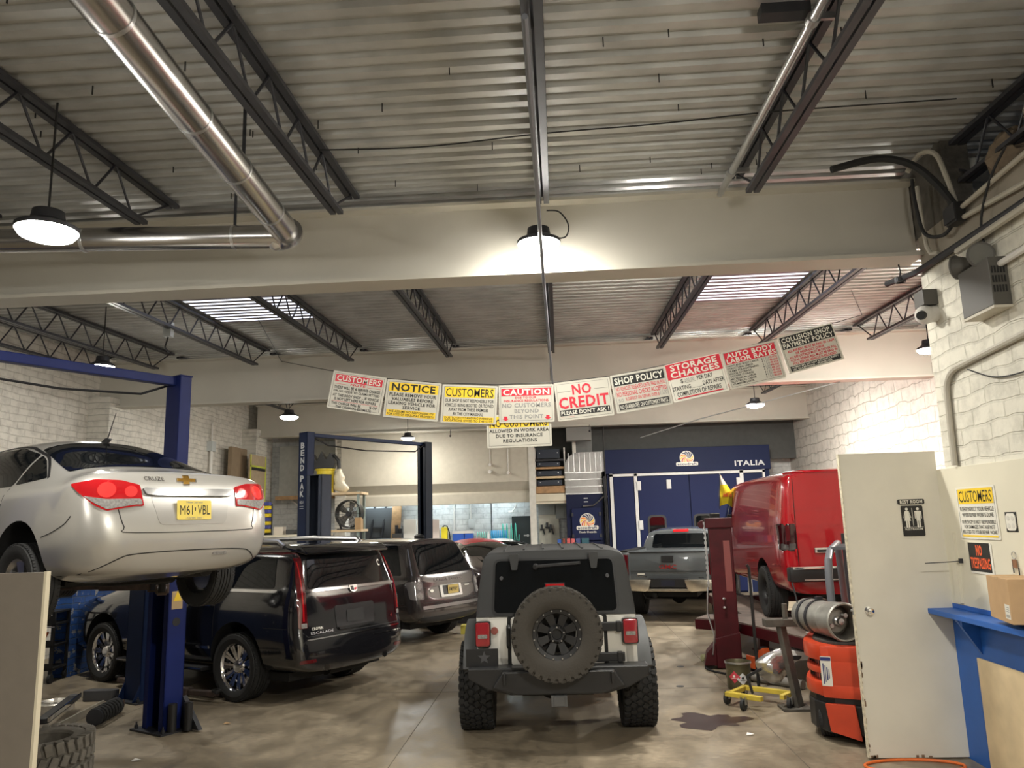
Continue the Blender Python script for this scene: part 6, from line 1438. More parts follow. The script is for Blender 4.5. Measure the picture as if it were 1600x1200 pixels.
# emergency light
t = thing('emergency_light', 'grey emergency light box with two round heads on the right wall', 'emergency light', (3.45, 6.02, 3.60))
EG = mat('fixture_grey', (.085,.08,.07), .5)
MB().b2((-.14,-.23,0), (0,.21,.38)).build('case', EG, t, bevel=.008)
MB().b2((-.141,-.232,-.02), (0,.212,.0)).build('base', mat('base_cream', (.55,.51,.42), .6), t)
b = MB()
for r0 in range(3):
    for c0 in range(5): b.b2((-.125+.022*c0,-.2335,.10+.075*r0), (-.113+.022*c0,-.2295,.155+.075*r0))
b.build('vent_slots', K, t)
for (y, d_, lab) in ((-.03, (-.25,-1,-.12), 0), (.20, (-.5,.75,.05), 1)):
    c = Vector((-.09,y,.45)); d_ = Vector(d_).normalized()
    h = MB().cyl(c-d_*.07, c+d_*.05, .045, 20, r2=.095).cyl(c+d_*.05, c+d_*.065, .10, 24).cyl(c, (-.08,y,.37), .02, 10).build('lamp_head', EG, t, smooth=True, angle=40)
    MB().cyl(c+d_*.062, c+d_*.068, .085, 24).build('lamp_glass', mat('lamp_glass', (.16,.16,.145), .12, coat=1.), h)
tag(MB().tube([(3.40,5.80,3.92),(3.40,5.3,3.93),(3.40,4.2,3.96)], .025, 10).build('conduit', 'white_paint', None, smooth=True), 'white conduit running right from the emergency light', 'pipe')
# security camera
t = thing('security_camera', 'white dome security camera under a grey box at the wall corner', 'camera', (3.45, 6.95, 3.86))
MB().b2((-.13,-.09,.05), (0,.09,.19)).cyl((-.06,0,0), (-.06,0,.06), .02, 10).build('junction_box', 'fixture_grey', t, bevel=.006)
dm_ = MB().sphere((-.10,-.02,-.03), .085, 20, 14).cyl((0,-.02,-.02), (-.08,-.02,-.03), .075, 20).build('dome', mat('dome_white', (.60,.58,.54), .35), t, smooth=True)
MB().cyl((-.16,-.09,-.05), (-.185,-.115,-.06), .042, 20, r2=.038).build('camera_lens', K, dm_, smooth=True)
# conduits and wiring at the top of the wall
def pipe(label, pts, r, m, name='conduit', n=8, sm=0):
    P = [Vector(p) for p in pts]
    if sm: P = smoothline(P, sm)
    return tag(MB().tube(P, r, n).build(name, m, None, smooth=True), label, 'pipe')
cp = mat('conduit_cream', (.44,.41,.34), .45)
pipe('cream conduit bending down the right wall beside the door', [(3.42,3.6,3.47),(3.42,5.72,3.34),(3.42,6.5,3.295),(3.42,6.72,3.27),(3.42,6.84,3.18),(3.42,6.87,3.02),(3.42,6.89,2.47)], .026, cp, sm=4)
pipe('dark wall top pipe running to the room corner', [(3.40,3.2,4.25),(3.40,5.5,4.25),(3.40,7.1,4.28),(3.30,7.5,4.30)], .03, 'dark_steel')
pipe('white pipe along the top edge of the right brick wall', [(3.37,3.2,4.19),(3.37,6.3,4.20)], .028, cp)
pipe('upper cream conduit on the plywood band', [(3.42,3.4,4.66),(3.42,6.25,4.56)], .022, cp)
pipe('lower cream conduit on the plywood band', [(3.42,3.4,4.40),(3.42,5.4,4.39),(3.42,6.22,4.47)], .022, cp)
t = thing('junction_box', 'black junction box where the conduits meet at upper right', 'junction box', (3.44, 6.30, 4.44))
MB().b2((-.09,-.08,0), (0,.08,.17)).build('case', 'black_plastic', t, bevel=.008); MB().b2((-.10,-.09,.02), (-.09,.09,.15)).build('cover', 'dark_steel', t)
pipe('thick black flexible hose arching from the junction box to the roof', [(3.40,6.30,4.60),(3.36,6.45,4.86),(3.22,6.55,5.10),(2.95,6.6,5.20),(2.54,6.6,5.12)], .032, 'black_rubber', 'flexible_hose', sm=6)
pipe('grey flexible conduit looping beside the black hose', [(3.44,6.34,4.60),(3.42,6.42,4.95),(3.40,6.5,5.17),(3.32,6.6,5.22),(3.22,6.65,5.08)], .022, cp, 'flexible_conduit', sm=6)
pipe('black cable hanging down the corner beside the beam end', [(3.30,6.75,5.05),(3.28,6.7,4.8),(3.30,6.65,4.5),(3.38,6.5,4.42),(3.42,6.35,4.50)], .016, 'black_rubber', 'cable', sm=6)
pipe('cream conduit dropping at the end of the nearest beam', [(3.36,6.8,5.0),(3.38,6.8,4.42),(3.42,6.7,4.33)], .02, cp, sm=3)
pipe('thin dark cable drooping to the emergency light', [(3.42,5.55,4.75),(3.40,5.75,4.60),(3.40,5.95,4.35),(3.41,5.98,4.10)], .010, 'black_rubber', 'cable', sm=6)
pipe('thin loose wire on the right wall under the conduit', [(3.43,6.5,3.24),(3.43,6.1,3.10),(3.43,5.6,3.08),(3.43,5.0,3.15)], .006, 'black_rubber', 'wire', sm=6)
# insulation stuffed over the wall
ins = mat('insulation_bag', (.34,.31,.26), .6, bump=.8, bscale=9, noise=.3)
for k, (p, sc, lab) in enumerate((((3.70,5.35,4.93), (.16,.30,.26), 'crumpled pale bag with blue letters stuffed above the right wall'), ((3.70,5.95,4.86), (.15,.22,.20), 'brown insulation bundle stuffed above the right wall'))):
    b = MB().sphere((0,0,0), 1, 20, 14); rr = random.Random(k+2)
    b.v = [(v[0]*sc[0]*(1+.22*math.sin(v[1]*7+v[2]*5)), v[1]*sc[1]*(1+.2*math.sin(v[2]*8+v[0]*6)), v[2]*sc[2]*(1+.18*math.sin(v[1]*9))) for v in b.v]
    t = thing('insulation_bundle', lab, 'bag', p)
    b.build('bag', ins if k == 0 else mat('insulation_brown', (.20,.15,.10), .9, bump=.8, bscale=14, noise=.3), t, smooth=True)
    if k == 0: MB().text('PF', 0, 0, .16, .10, .03, frame((-.175,-.10,.02), (.35,-1,0), (0,0,1)), .0).build('print', mat('print_blue', (.05,.08,.25), .6), t)
# orange hose ring at the bottom edge
tag(MB().tube([(2.85+.40*math.cos(R(a)), 7.02+.17*math.sin(R(a)), .012) for a in range(0, 360, 12)], .012, 8, closed=True).build('orange_hose', mat('hose_orange', (.75,.16,.03), .5), None, smooth=True), 'thin orange hose curled on the floor below the door', 'hose')
# ============================================================ blue spray booth
BB = mat('booth_blue', (.010,.017,.060), .6, spec=.2, noise=.06, nscale=2)
BBP = mat('booth_panel', (.009,.016,.070), .6, spec=.2)
t = thing('spray_booth', 'dark blue spray booth with white framed doors against the back wall', 'spray booth', (3.6, 22.2, 0))
MB().b2((-2.23,.05,0), (2.35,1.3,3.36)).build('cabin', BB, t)
MB().b2((-2.27,-.03,3.36), (2.38,1.3,4.05)).build('top_fascia', BB, t, bevel=.01)
wf = mat('frame_white', (.66,.66,.65), .45)
for (x0, x1) in ((-2.16,-2.07), (-1.47,-1.38), (1.50,1.60), (2.14,2.20)): MB().b2((x0,-.02,0), (x1,.06,3.36)).build('frame_post', wf, t)
MB().b2((-2.16,-.02,3.28), (2.20,.06,3.35)).build('frame_rail', wf, t)
MB().b2((-2.05,.0,.05), (-1.49,.06,3.26)).build('side_panel', BBP, t)
for (x0, x1) in ((-1.36,.06), (.09,1.48)):
    d = MB().b2((x0,-.01,.05), (x1,.06,3.26)).build('door_leaf', BBP, t)
    cx = x0+.47 if x0 < 0 else x0+.30
    MB().prism(rrect(cx-.26, 1.05, cx+.26, 2.17, .12), -.0, .02, Matrix(((1,0,0,0),(0,0,-1,0),(0,1,0,0),(0,0,0,1)))).build('window_seal', K, d, M=Matrix.Translation((0,-.005,0)))
    MB().prism(rrect(cx-.21, 1.10, cx+.21, 2.12, .10), .02, .026, Matrix(((1,0,0,0),(0,0,-1,0),(0,1,0,0),(0,0,0,1)))).build('window', 'glass_dark', d, M=Matrix.Translation((0,-.005,0)))
for (x, z) in ((-1.35,3.0), (-1.35,1.9), (-.50,3.02), (1.46,3.02), (1.46,1.9)): MB().b2((x-.05,-.06,z-.11), (x+.05,-.01,z+.11)).b2((x-.065,-.045,z-.13), (x+.065,-.01,z+.13)).build('hinge', wf, t, bevel=.008)
def fanlogo(parent, cx, cz, r, y, tagw, th, txt1, txt2=None):
    M = frame((cx,y,cz), (1,0,0), (0,0,1))
    o = MB().cyl((0,0,0), (0,0,.004), r, 32, M=M).build('logo_disc', 'sign_white', parent)
    cols = [mat('blade_orange', (.85,.25,.02), .5), mat('blade_yellow', (.90,.55,.04), .5), mat('blade_red', (.60,.08,.03), .5), mat('blade_navy', (.02,.03,.10), .5)]
    for q in range(12):
        a = 2*PI*q/12; ps = []
        for i in range(7): f = i/6; rr_ = r*(.12+.80*f); ps.append((rr_*math.cos(a+f*1.1), rr_*math.sin(a+f*1.1)))
        for i in range(6, -1, -1): f = i/6; rr_ = r*(.12+.80*f); ps.append((rr_*math.cos(a+f*1.1+.34), rr_*math.sin(a+f*1.1+.34)))
        ci = 3 if q in (0,1,2,11) else (0 if q % 3 == 0 else (1 if q % 3 == 1 else 2))
        MB().prism(ps, .004, .006, M).build('logo_blade', cols[ci], o)
    b = MB(); b.prism(rrect(-tagw/2, -r*1.12, tagw/2, -r*.62, r*.15), .0045, .0075, M); b.build('logo_band', 'sign_white', o)
    b = MB(); b.text(txt1, 0, -r*.87, tagw*.88, r*.34, .03, M, .0085); b.build('logo_lettering', mat('blade_navy'), o)
    if txt2: MB().text(txt2, 0, -r*1.42, tagw*.8, r*.26, .02, M, .004).build('logo_lettering', 'sign_white', o)
fanlogo(t, .05, 3.75, .20, -.036, .62, .1, 'accudraft')
MB().text('ITALIA', 0, 0, .84, .15, .025, frame((1.80,-.034,3.55), (1,0,0), (0,0,1)), .003).build('booth_lettering', 'letter_white', t)
# air unit with its galvanised duct
t = thing('air_unit', 'navy air handling unit with a fan logo left of the spray booth', 'air handler', (.70, 22.2, 0))
MB().b2((-.52,.05,0), (.52,1.1,2.82)).build('cabinet', mat('unit_navy', (.008,.012,.042), .6, spec=.2), t, bevel=.01)
dr = MB().b2((-.38,-.02,1.52), (.44,.06,2.42)).build('service_door', mat('unit_door', (.009,.015,.060), .6, spec=.2), t, bevel=.012)
fanlogo(dr, .05, 2.06, .215, -.026, .62, .1, 'accudraft', 'Think Outside')
for (x, z) in ((-.36,2.25), (-.36,1.65), (.42,2.25), (.42,1.65)): MB().b2((x-.03,-.05,z-.05), (x+.03,-.015,z+.05)).build('latch', 'dark_steel', dr)
for z in (2.60, 2.70): MB().b2((-.02,.035,z-.012), (.10,.05,z+.012)).build('name_tag', 'letter_white', t)
MB().tube([(-.05,-.02,2.48),(.25,-.02,2.49),(.42,-.03,2.62),(.52,-.03,2.72),(.66,-.03,2.73)], .022, 8).build('pipe', 'satin_metal', t, smooth=True)
t = thing('air_duct', 'shiny galvanised duct on top of the navy air unit', 'duct', (.70, 22.25, 2.82))
GS = mat('galv_sheet', (.36,.36,.35), .5, .75, noise=.12, nscale=3)
MB().b2((-.52,.02,0), (.52,.9,.62)).build('lower_duct', GS, t)
for z in (.0, .20, .40, .60): MB().b2((-.54,.0,z), (.54,.92,z+.03)).build('seam_flange', 'galvanised', t)
MB().prism([(-.52,.63),(.52,.63),(.64,.63),(.64,1.20),(.02,1.20)]+arc(-.10+.0,.78,.42,90,180,6), -.9, -.02, XZ).build('elbow', GS, t)
b = MB()
for k in range(7): b.b2((-.42+.155*k,-.0,.64), (-.40+.155*k,.02,1.18))
b.build('elbow_seam', 'galvanised', t)
MB().b2((-.20,.3,1.20), (.30,.8,2.35)).build('riser', mat('riser_dark', (.16,.165,.16), .5, .5), t)
tag(MB().b2((.25,21.62,4.30), (.95,22.0,4.675)).build('filter_box', mat('box_grey', (.20,.20,.19), .6)), 'grey sheet metal box hanging above the galvanised duct', 'box')
tag(MB().tube([(1.32,22.03,0),(1.32,22.03,2.7),(1.30,21.9,4.1),(1.30,21.74,4.68)], .018, 8).build('riser_pipe', 'black_plastic', None, smooth=True), 'thin black pipe rising between the duct and the booth', 'pipe')
tag(MB().b2((1.26,22.1,.0), (1.34,22.24,3.3)).build('flue_strip', 'dark_steel'), 'dark upright strip between the air unit and the spray booth', 'strip')
# rack of timber shelves with stored navy panels
t = thing('storage_rack', 'tall timber shelf rack between the white post and the galvanised duct', 'shelf', (-.22, 22.4, 2.58))
MB().b2((-.47,-.05,.0), (.40,.9,.07)).b2((-.47,-.10,.07), (.40,-.05,.28)).build('base_box', mat('rack_cream', (.66,.61,.48), .6), t)
for z, m_ in ((.30,'wood'), (.72,'pale_wood'), (.99,'wood'), (1.22,'dark_steel')): MB().b2((-.45,-.06,z), (.38,.8,z+.06 if z > .3 else z+.20)).build('shelf_board', m_, t)
for x in (-.46, .40): MB().b2((x-.02,-.03,.28), (x+.02,.9,1.60)).build('upright', 'white_paint', t)
npn = mat('panel_navy', (.018,.026,.045), .45)
for k, (z, h_, lab) in enumerate(((.52,.15,'dark navy panel on the lowest shelf of the timber rack'), (.80,.14,'dark navy panel on the second shelf of the timber rack'), (1.07,.12,'dark navy panel on the third shelf of the timber rack'), (1.30,.26,'dark navy panel on the top shelf of the timber rack'))):
    t2 = thing('stored_panel', lab, 'panel', (-.26,22.4,2.58+z))
    MB().b2((-.36,-.03,0), (.34 if k < 2 else .30,.7,h_)).build('panel', npn, t2, bevel=.004)
    for sx in (-.28,.24): MB().cyl((sx,-.04,h_*.6), (sx,-.028,h_*.6), .014, 10).build('rivet', 'galvanised', t2)

# ============================================================ back wall under the mezzanine
d = MB().b2((-1.47,23.52,0), (-.86,23.59,2.26)).build('door_2', mat('door_black', (.012,.020,.022), .5)); struct(d, 'black door in the back wall')
MB().b2((-1.12,23.48,1.66), (-1.02,23.52,1.70)).cyl((-1.0,23.49,1.68), (-1.0,23.52,1.68), .04, 12).build('door_handle', 'satin_metal', d)
for k, (x, dz, lab) in enumerate(((-3.23, 2.68, 'leftmost white conduit dropping down the back wall'), (-2.72, 2.68, 'white conduit above the grey breaker box on the back wall'))):
    tag(MB().cyl((x,23.56,2.1 if k else 1.2), (x,23.56,dz), .025, 10).build('conduit', 'white_paint'), lab, 'pipe')
tag(MB().cyl((-2.09,23.57,1.2), (-2.09,23.57,2.68), .014, 8).build('conduit', 'dark_steel'), 'thin dark pipe on the back wall above the blue coiled hoses', 'pipe')
t = thing('breaker_box', 'pale grey breaker box on the back wall', 'electrical box', (-2.70, 23.6, 1.95)); MB().b2((-.09,-.10,0), (.09,0,.27)).build('case', mat('breaker_grey', (.50,.53,.53), .5), t, bevel=.006); MB().b2((-.07,-.107,.03), (.07,-.10,.24)).build('cover', 'breaker_grey', t)
t = thing('wall_light', 'small white spot lamp on an arm above the black back door', 'lamp', (-1.45, 23.6, 2.42)); MB().tube([(.16,-.02,.26),(.05,-.15,.05),(.0,-.2,.0)], .014, 8).build('arm', 'white_paint', t, smooth=True); MB().box((-.04,-.22,-.02), (.14,.10,.06)).build('head', 'white_paint', t, bevel=.01)
# work bench and what stands on it
tag(MB().b2((-4.4,22.95,0), (-1.5,23.45,1.0)).build('work_bench', mat('bench_dark', (.06,.06,.06), .6), None, bevel=.01), 'long dark work bench along the back wall under the mezzanine', 'bench')
for k, (x0, x1, y, zt, lab, dz) in enumerate(((-4.68,-4.30,23.05,2.26,'tall white panel standing left of the very dark lift post',0), (-4.28,-3.98,23.1,2.25,'narrow white panel just behind the very dark lift post',0), (-3.90,-3.60,23.0,2.23,'pinkish white panel standing right of the very dark lift post',1))):
    tag(MB().b2((x0,y-.02,1.0), (x1,y+.02,zt)).build('stored_panel', mat('panel_white', (.86,.85,.80), .5) if not dz else mat('panel_pink', (.70,.60,.55), .5), None, bevel=.004), lab, 'panel')
t = thing('yellow_jug', 'bright yellow container on the bench right of the pinkish panel', 'container', (-3.46, 23.05, 1.0)); MB().b2((-.08,-.10,0), (.10,.10,1.0)).build('body', mat('jug_yellow', (.80,.66,.02), .4), t, bevel=.025, smooth=True); MB().tube([(-.06,0,.98),(.0,0,1.04),(.08,0,1.03),(.15,0,.85),(.17,0,.6)], .02, 8).build('handle', K, t, smooth=True)
for k, (x0, x1, lab) in enumerate(((-3.20,-2.86,'left blue plastic bin on the bench below the breaker box'), (-2.84,-2.60,'right blue plastic bin on the bench below the breaker box'))):
    t = thing('blue_bin', lab, 'bin', ((x0+x1)/2, 23.1, 1.0)); w = (x1-x0)/2
    MB().b2((-w,-.15,0), (w,.15,.80)).build('bin', mat('bin_blue', (.03,.11,.50), .4), t, bevel=.015); MB().b2((-w-.01,-.16,.80), (w+.01,.16,.87)).build('lid', 'white_paint', t)
# coiled hoses in teal and blue
for k, (x, r_, n_, m_, lab) in enumerate(((-2.32,.17,5,mat('hose_teal', (.25,.62,.52), .35),'loose coil of pale teal hose on the back bench'), (-1.83,.22,9,mat('hose_blue', (.03,.42,.80), .35),'bright blue coiled air hose on the back bench'), (-1.50,.27,4,mat('hose_green', (.12,.66,.52), .35),'green looped hose at the right end of the back bench'))):
    pts = [(x+(i/(n_*16)-.5)*(.5 if k else .34), 23.1+r_*.5*math.cos(i*PI/8), 1.72+r_*(.6+.6*(k == 2))*math.sin(i*PI/8)) for i in range(n_*16+1)]
    tag(MB().tube(pts, .016, 6).b2((x-.12,23.02,1.0), (x+.12,23.2,1.62-r_*.5)).build('coiled_hose', m_, None, smooth=True, angle=60), lab, 'hose')
for k, (x, c_, h_, lab) in enumerate(((-2.50,(.45,.46,.45),.72,'grey spray can at the left of the teal hose'), (-2.42,(.30,.30,.28),.78,'dark grey can next to the grey spray can'), (-2.14,(.70,.70,.68),.84,'white bottle standing left of the blue coiled hose'))):
    t = thing('spray_can', lab, 'can', (x, 23.0, 1.0)); cm = mat('can_%d' % k, c_, .4)
    MB().lathe([(0,0),(.045,0),(.045,h_-.1),(.02,h_-.05),(.02,h_),(0,h_)], n=16).build('body', cm, t, smooth=True)
# spray guns hanging by the post, cream wall panels, red parts boxes
tag(MB().b2((-.66,23.5,1.30), (-.05,23.58,2.28)).build('wall_board', mat('board_cream', (.64,.60,.50), .6, noise=.08)), 'cream board on the back wall with the hanging spray guns', 'wall board')
tag(MB().b2((-.66,23.45,2.28), (-.16,23.55,2.62)).build('wall_board', mat('board_grey', (.38,.38,.35), .6)), 'grey board on the back wall under the timber rack, left one', 'wall board')
tag(MB().b2((-.14,23.45,2.16), (.40,23.55,2.62)).build('wall_board', 'board_grey'), 'grey board on the back wall under the timber rack, right one', 'wall board')
for k, (x, z, lab) in enumerate(((-.56,1.84,'black spray gun hanging nearest the white post'), (-.40,1.90,'black spray gun hanging in the middle of the cream board'), (-.30,1.84,'black spray gun hanging rightmost on the cream board'))):
    t = thing('spray_gun', lab, 'spray gun', (x, 23.42, z)); MB().box((0,0,0), (.13,.05,.05)).bar((.04,0,-.02), (.07,0,-.15), .04,.04).build('body', 'black_plastic', t, bevel=.008); MB().cyl((-.01,0,.02), (-.01,0,.15), .035, 12).build('cup', 'grey_plastic', t)
    MB().b2((-.015,.02,.0), (.015,.085,.02)).build('hook', 'satin_metal', t)
tag(MB().b2((-.30,22.30,0), (.95,22.75 if False else 22.16,1.30)).build('parts_bench', 'bench_dark', None) if False else MB().b2((-.12,21.72,0), (1.15,22.14,1.34)).build('parts_bench', 'bench_dark', None, bevel=.01), 'dark bench in front of the navy air unit', 'bench')
for k, (x, w, h_, c_, lab) in enumerate(((-.06,.10,.24,(.03,.10,.40),'small blue box at the left end of the parts bench'), (.07,.06,.26,(.28,.05,.03),'dark red can on the parts bench left of the pink boxes'), (.20,.09,.26,(.62,.10,.10),'left pink red box on the parts bench'), (.32,.09,.25,(.65,.14,.14),'right pink red box on the parts bench'), (.46,.12,.25,(.05,.07,.20),'navy box on the parts bench'), (.66,.20,.25,(.02,.09,.12),'teal dark box at the right of the parts bench'))):
    tag(MB().b2((x-w/2,21.80,1.34), (x+w/2,22.0,1.34+h_)).build('parts_box', mat('parts_%d' % k, c_, .5), None, bevel=.006), lab, 'box')

# ============================================================ far left: boards, shelf unit, fan
t = thing('wood_door_panel', 'tall brown board leaning by the left wall pier', 'panel', (-8.62, 20.3, 0))
MB().b2((-.10,-.45,0), (.0,.55,4.28)).build('board', mat('board_brown', (.26,.19,.12), .7, noise=.08), t)
t = thing('taped_panel', 'light wood panel edged with bright green yellow tape near the left pier', 'panel', (-8.38, 21.02, 0))
MB().b2((-.03,-.55,0), (.02,.55,4.12)).build('board', mat('panel_ply', (.46,.36,.24), .7, noise=.1), t)
b = MB().b2((.021,-.56,1.0), (.03,-.50,4.12)).b2((.021,.50,1.0), (.03,.56,4.12)).b2((.021,-.56,3.78), (.03,.56,3.83)); b.build('tape', mat('tape_lime', (.60,.66,.08), .5), t)
MB().b2((.02,-.46,3.70), (.05,.46,3.77)).build('dark_lip', 'dark_steel', t)  # dark strip across the board below the upper tape
t = thing('wall_box', 'grey control box on the left wall above the brown board', 'electrical box', (-8.95, 19.2, 4.10)); MB().b2((0,-.12,0), (.14,.12,.25)).build('case', 'breaker_grey', t, bevel=.006); MB().cyl((.07,0,.25), (.07,0,.75), .02, 8).cyl((.07,0,-2.5), (.07,0,0), .04, 10).build('pipe', 'white_paint', t)
t = thing('bin_rack', 'upright rack of blue and yellow bins behind the silver sedan', 'bin rack', (-7.75, 20.0, 0))
MB().b2((-.16,.10,0), (.16,.16,2.75)).b2((-.17,-.1,0), (.17,.16,1.95)).build('rack_frame', 'dark_steel', t)
for i in range(8):
    z = 2.0+.10*i
    MB().b2((-.15,-.08,z), (.15,.10,z+.09)).build('bin', mat('bin_yellow', (.82,.62,.02), .45) if i % 2 == 0 else mat('bin_violet', (.06,.07,.30), .45), t, bevel=.008)
# work table at the left rear with loose things
t = thing('cluttered_table', 'cluttered pale work table left of the lettered lift column', 'table', (-6.6, 19.35, 0))
MB().b2((-.9,-.35,1.88), (.75,.45,1.94)).build('table_top', 'rack_cream', t, bevel=.006)
for x in (-.82,.66):
    for y in (-.3,.4): MB().b2((x-.03,y-.03,0), (x+.03,y+.03,1.88)).build('leg', 'dark_steel', t)
for k, (x, w, h_, c_, lab) in enumerate(((-7.15,.24,.20,(.58,.52,.44),'cream box on the cluttered work table'), (-6.85,.20,.12,(.05,.05,.05),'black tool box on the cluttered work table'), (-6.55,.22,.09,(.30,.30,.28),'grey tray on the cluttered work table'), (-6.25,.20,.13,(.06,.055,.05),'dark part at the right end of the cluttered table'))):
    tag(MB().b2((x-w/2,19.4,1.94), (x+w/2,19.65,1.94+h_)).build('table_box', mat('tbox_%d' % k, c_, .6), None, bevel=.008), lab, 'box')
tag(MB().bar((-8.3,23.4,3.0), (-7.0,23.4,1.95), .05,.05).build('diagonal_brace', 'white_paint'), 'pale diagonal brace against the far left back wall', 'brace')
tag(MB().bar((-6.35,20.5,2.5), (-7.0,20.5,1.96), .04,.04).build('prop_bar', 'dark_steel'), 'dark bar leaning left of the lettered lift column', 'bar')
tag(MB().b2((-8.6,23.0,2.95), (-6.36,23.4,3.06)).build('loft_beam', 'wood'), 'brown timber beam across the far left corner', 'beam')
struct(MB().b2((-8.6,23.3,3.06), (-6.36,23.5,4.6)).build('trim_10', mat('loft_panel', (.40,.40,.36), .7, noise=.1)), 'grey painted panel wall in the far left corner')
struct(MB().b2((-6.55,22.3,0), (-6.25,22.9,4.9)).build('trim_11', pm), 'white brick pier left of the mezzanine')
# shelving with fan, yellow tub and parts
t = thing('shelf_unit', 'timber shelf unit holding a fan right of the open grey lift post', 'shelf', (-5.85, 20.2, 0))
for x in (-.80,.62):
    for y in (-.3,.3): MB().b2((x-.03,y-.03,0), (x+.03,y+.03,3.0)).build('upright', mat('shelf_teal', (.26,.32,.30), .5), t)
for z in (1.96, 2.92): MB().b2((-.85,-.36,z), (.72,.36,z+.06)).build('shelf_board', 'pale_wood', t)
t = thing('drum_fan', 'black drum fan on the timber shelf unit', 'fan', (-5.48, 20.0, 2.42), R(-8))
Mf = Matrix.Rotation(R(90), 4, 'X')
MB().lathe([(.34,-.10),(.36,-.10),(.36,.12),(.34,.12)], Mf, 36, closed=True).build('drum', K, t, smooth=True)
for k in range(5):
    T = Mf @ Matrix.Rotation(2*PI*k/5, 4, 'Z')
    MB().add([(.05,-.04,.02),(.05,.04,-.03),(.31,.12,-.05),(.31,-.10,.05)], [(0,1,2,3)], T).build('blade', mat('fan_blade', (.30,.29,.27), .35, .6), t)
b = MB()
for r_ in (.08,.16,.24,.32): b.tube([(r_*math.cos(a*PI/18), -.11, r_*math.sin(a*PI/18)) for a in range(36)], .004, 5, closed=True)
for k in range(10): a = 2*PI*k/10; b.cyl((.05*math.cos(a),-.11,.05*math.sin(a)), (.34*math.cos(a),-.11,.34*math.sin(a)), .004, 5)
b.build('grille', 'dark_steel', t); MB().cyl((0,-.12,0), (0,.06,0), .06, 16).build('hub', 'dark_steel', t)
MB().bar((-.33,0,-.10), (-.22,.0,-.395), .05,.04).bar((.33,0,-.10), (.22,0,-.395), .05,.04).b2((-.3,-.12,-.40), (.3,.12,-.375)).build('stand', K, t)
t = thing('yellow_tub', 'yellow plastic tub on top of the shelf unit', 'tub', (-6.15, 20.05, 2.98)); 
MB().lathe([(0,0),(.21,0),(.23,.58),(.26,.60),(.26,.63),(.22,.63),(.2,.03),(0,.03)], n=28).build('tub', mat('tub_yellow', (.72,.56,.03), .45), t, smooth=True)
b = MB(); rr = random.Random(11)
tag(MB().prism([(-.42,0),(.30,.0),(.36,.14),(.22,.42),(.10,.24),(-.02,.46),(-.14,.20),(-.24,.40),(-.34,.10)], -.12,.12, XZ).tube([(.15,.0,.3),(.3,.0,.35),(.42,0,.2),(.44,0,-.10),(.36,.0,-.25)], .05, 8).build('black_cover_parts', 'black_plastic', None, bevel=.01, M=Matrix.Translation((-6.22,20.05,3.615))), 'heap of black plastic parts on the yellow tub', 'car part')
b = MB().sphere((0,0,0), 1, 18, 12); b.v = [((.13+.16*max(0,-v[2]))*v[0]*(1+.2*math.sin(v[2]*7))+max(0,-v[2])*.10, .16*v[1], .32*v[2]) for v in b.v]
tag(b.build('plastic_bag', mat('bag_cream', (.66,.60,.45), .5, bump=.5), None, smooth=True, M=Matrix.Translation((-5.78,20.05,3.30))), 'cream plastic bag slumped beside the yellow tub', 'bag')
t = thing('tan_carton', 'tan cardboard carton at the right end of the fan shelf', 'box', (-5.20,19.95,2.02)); MB().b2((-.10,-.12,0), (.06,.12,.30)).build('carton', 'cardboard', t, bevel=.004)
# ladder, plank and odds beside the mezzanine wall
t = thing('step_ladder', 'dark ladder leaning on the back wall under the mezzanine', 'ladder', (-5.55, 23.25, 0))
for x in (-.17,.17): MB().bar((x-.16,-.35,0), (x+.06,.25,2.66), .06,.03).build('rail', 'dark_steel', t)
for k in range(8): f = (k+.6)/8.6; MB().bar((-.17-.16+.22*f,-.35+.6*f,2.66*f), (.17-.16+.22*f,-.35+.6*f,2.66*f), .04,.03).build('rung', 'dark_steel', t)
tag(MB().b2((-.14,-.02,0), (.14,.02,2.70)).build('plank', 'wood', None, M=Matrix.Translation((-5.12,23.35,0)) @ Matrix.Rotation(R(4), 4, 'Y')), 'brown wood plank leaning right of the ladder', 'plank')
tag(MB().b2((-6.1,23.40,.9), (-5.0,23.55,2.62)).build('dark_board', mat('board_dark', (.07,.075,.08), .7)), 'dark grey board on the wall behind the ladder', 'board')
t = thing('tool_heap', 'dark heap of tools between the plank and the white panels', 'tools', (-4.85,23.1,0)); MB().b2((-.14,-.2,0), (.12,.2,1.85)).build('cabinet', 'bench_dark', t); MB().cyl((-.05,0,1.85), (-.05,0,2.1), .05, 10).box((.06,0,1.92), (.10,.1,.14)).build('tools', 'dark_steel', t)
tag(MB().b2((-5.0,20.9,0.0), (-4.55,21.3,.0+.08)).b2((-5.0,20.9,.08),(-4.9,21.3,.5)).build('yellow_stop', 'dolly_yellow') if False else MB().b2((-.25,-.12,0), (.25,.12,.05)).b2((-.25,-.12,.05), (-.15,.12,.16)).b2((.15,-.12,.05), (.25,.12,.16)).build('wheel_chock', mat('chock_yellow', (.62,.56,.10), .5), None, M=Matrix.Translation((-1.75,15.4,0))), 'yellow metal wheel stand on the floor left of the off-road car', 'wheel stand')
# fluorescent tubes under the mezzanine
tb = mat('tube_light', (1,1,1), .5, emit=(.78,.93,1.), estr=TUBE_POWER)
for k, x in enumerate((-5.4,-3.6,-1.8)):
    t = thing('tube_lamp', 'white tube lamp under the mezzanine, %s' % ('above the ladder', 'above the yellow container', 'above the blue coiled hose')[k], 'ceiling lamp', (x, 23.05, 2.74)); MB().b2((-.62,-.06,.02), (.62,.06,.08)).build('fixture', 'white_paint', t); MB().cyl((-.6,0,.0), (.6,0,.0), .018, 10).build('tube', tb, t)
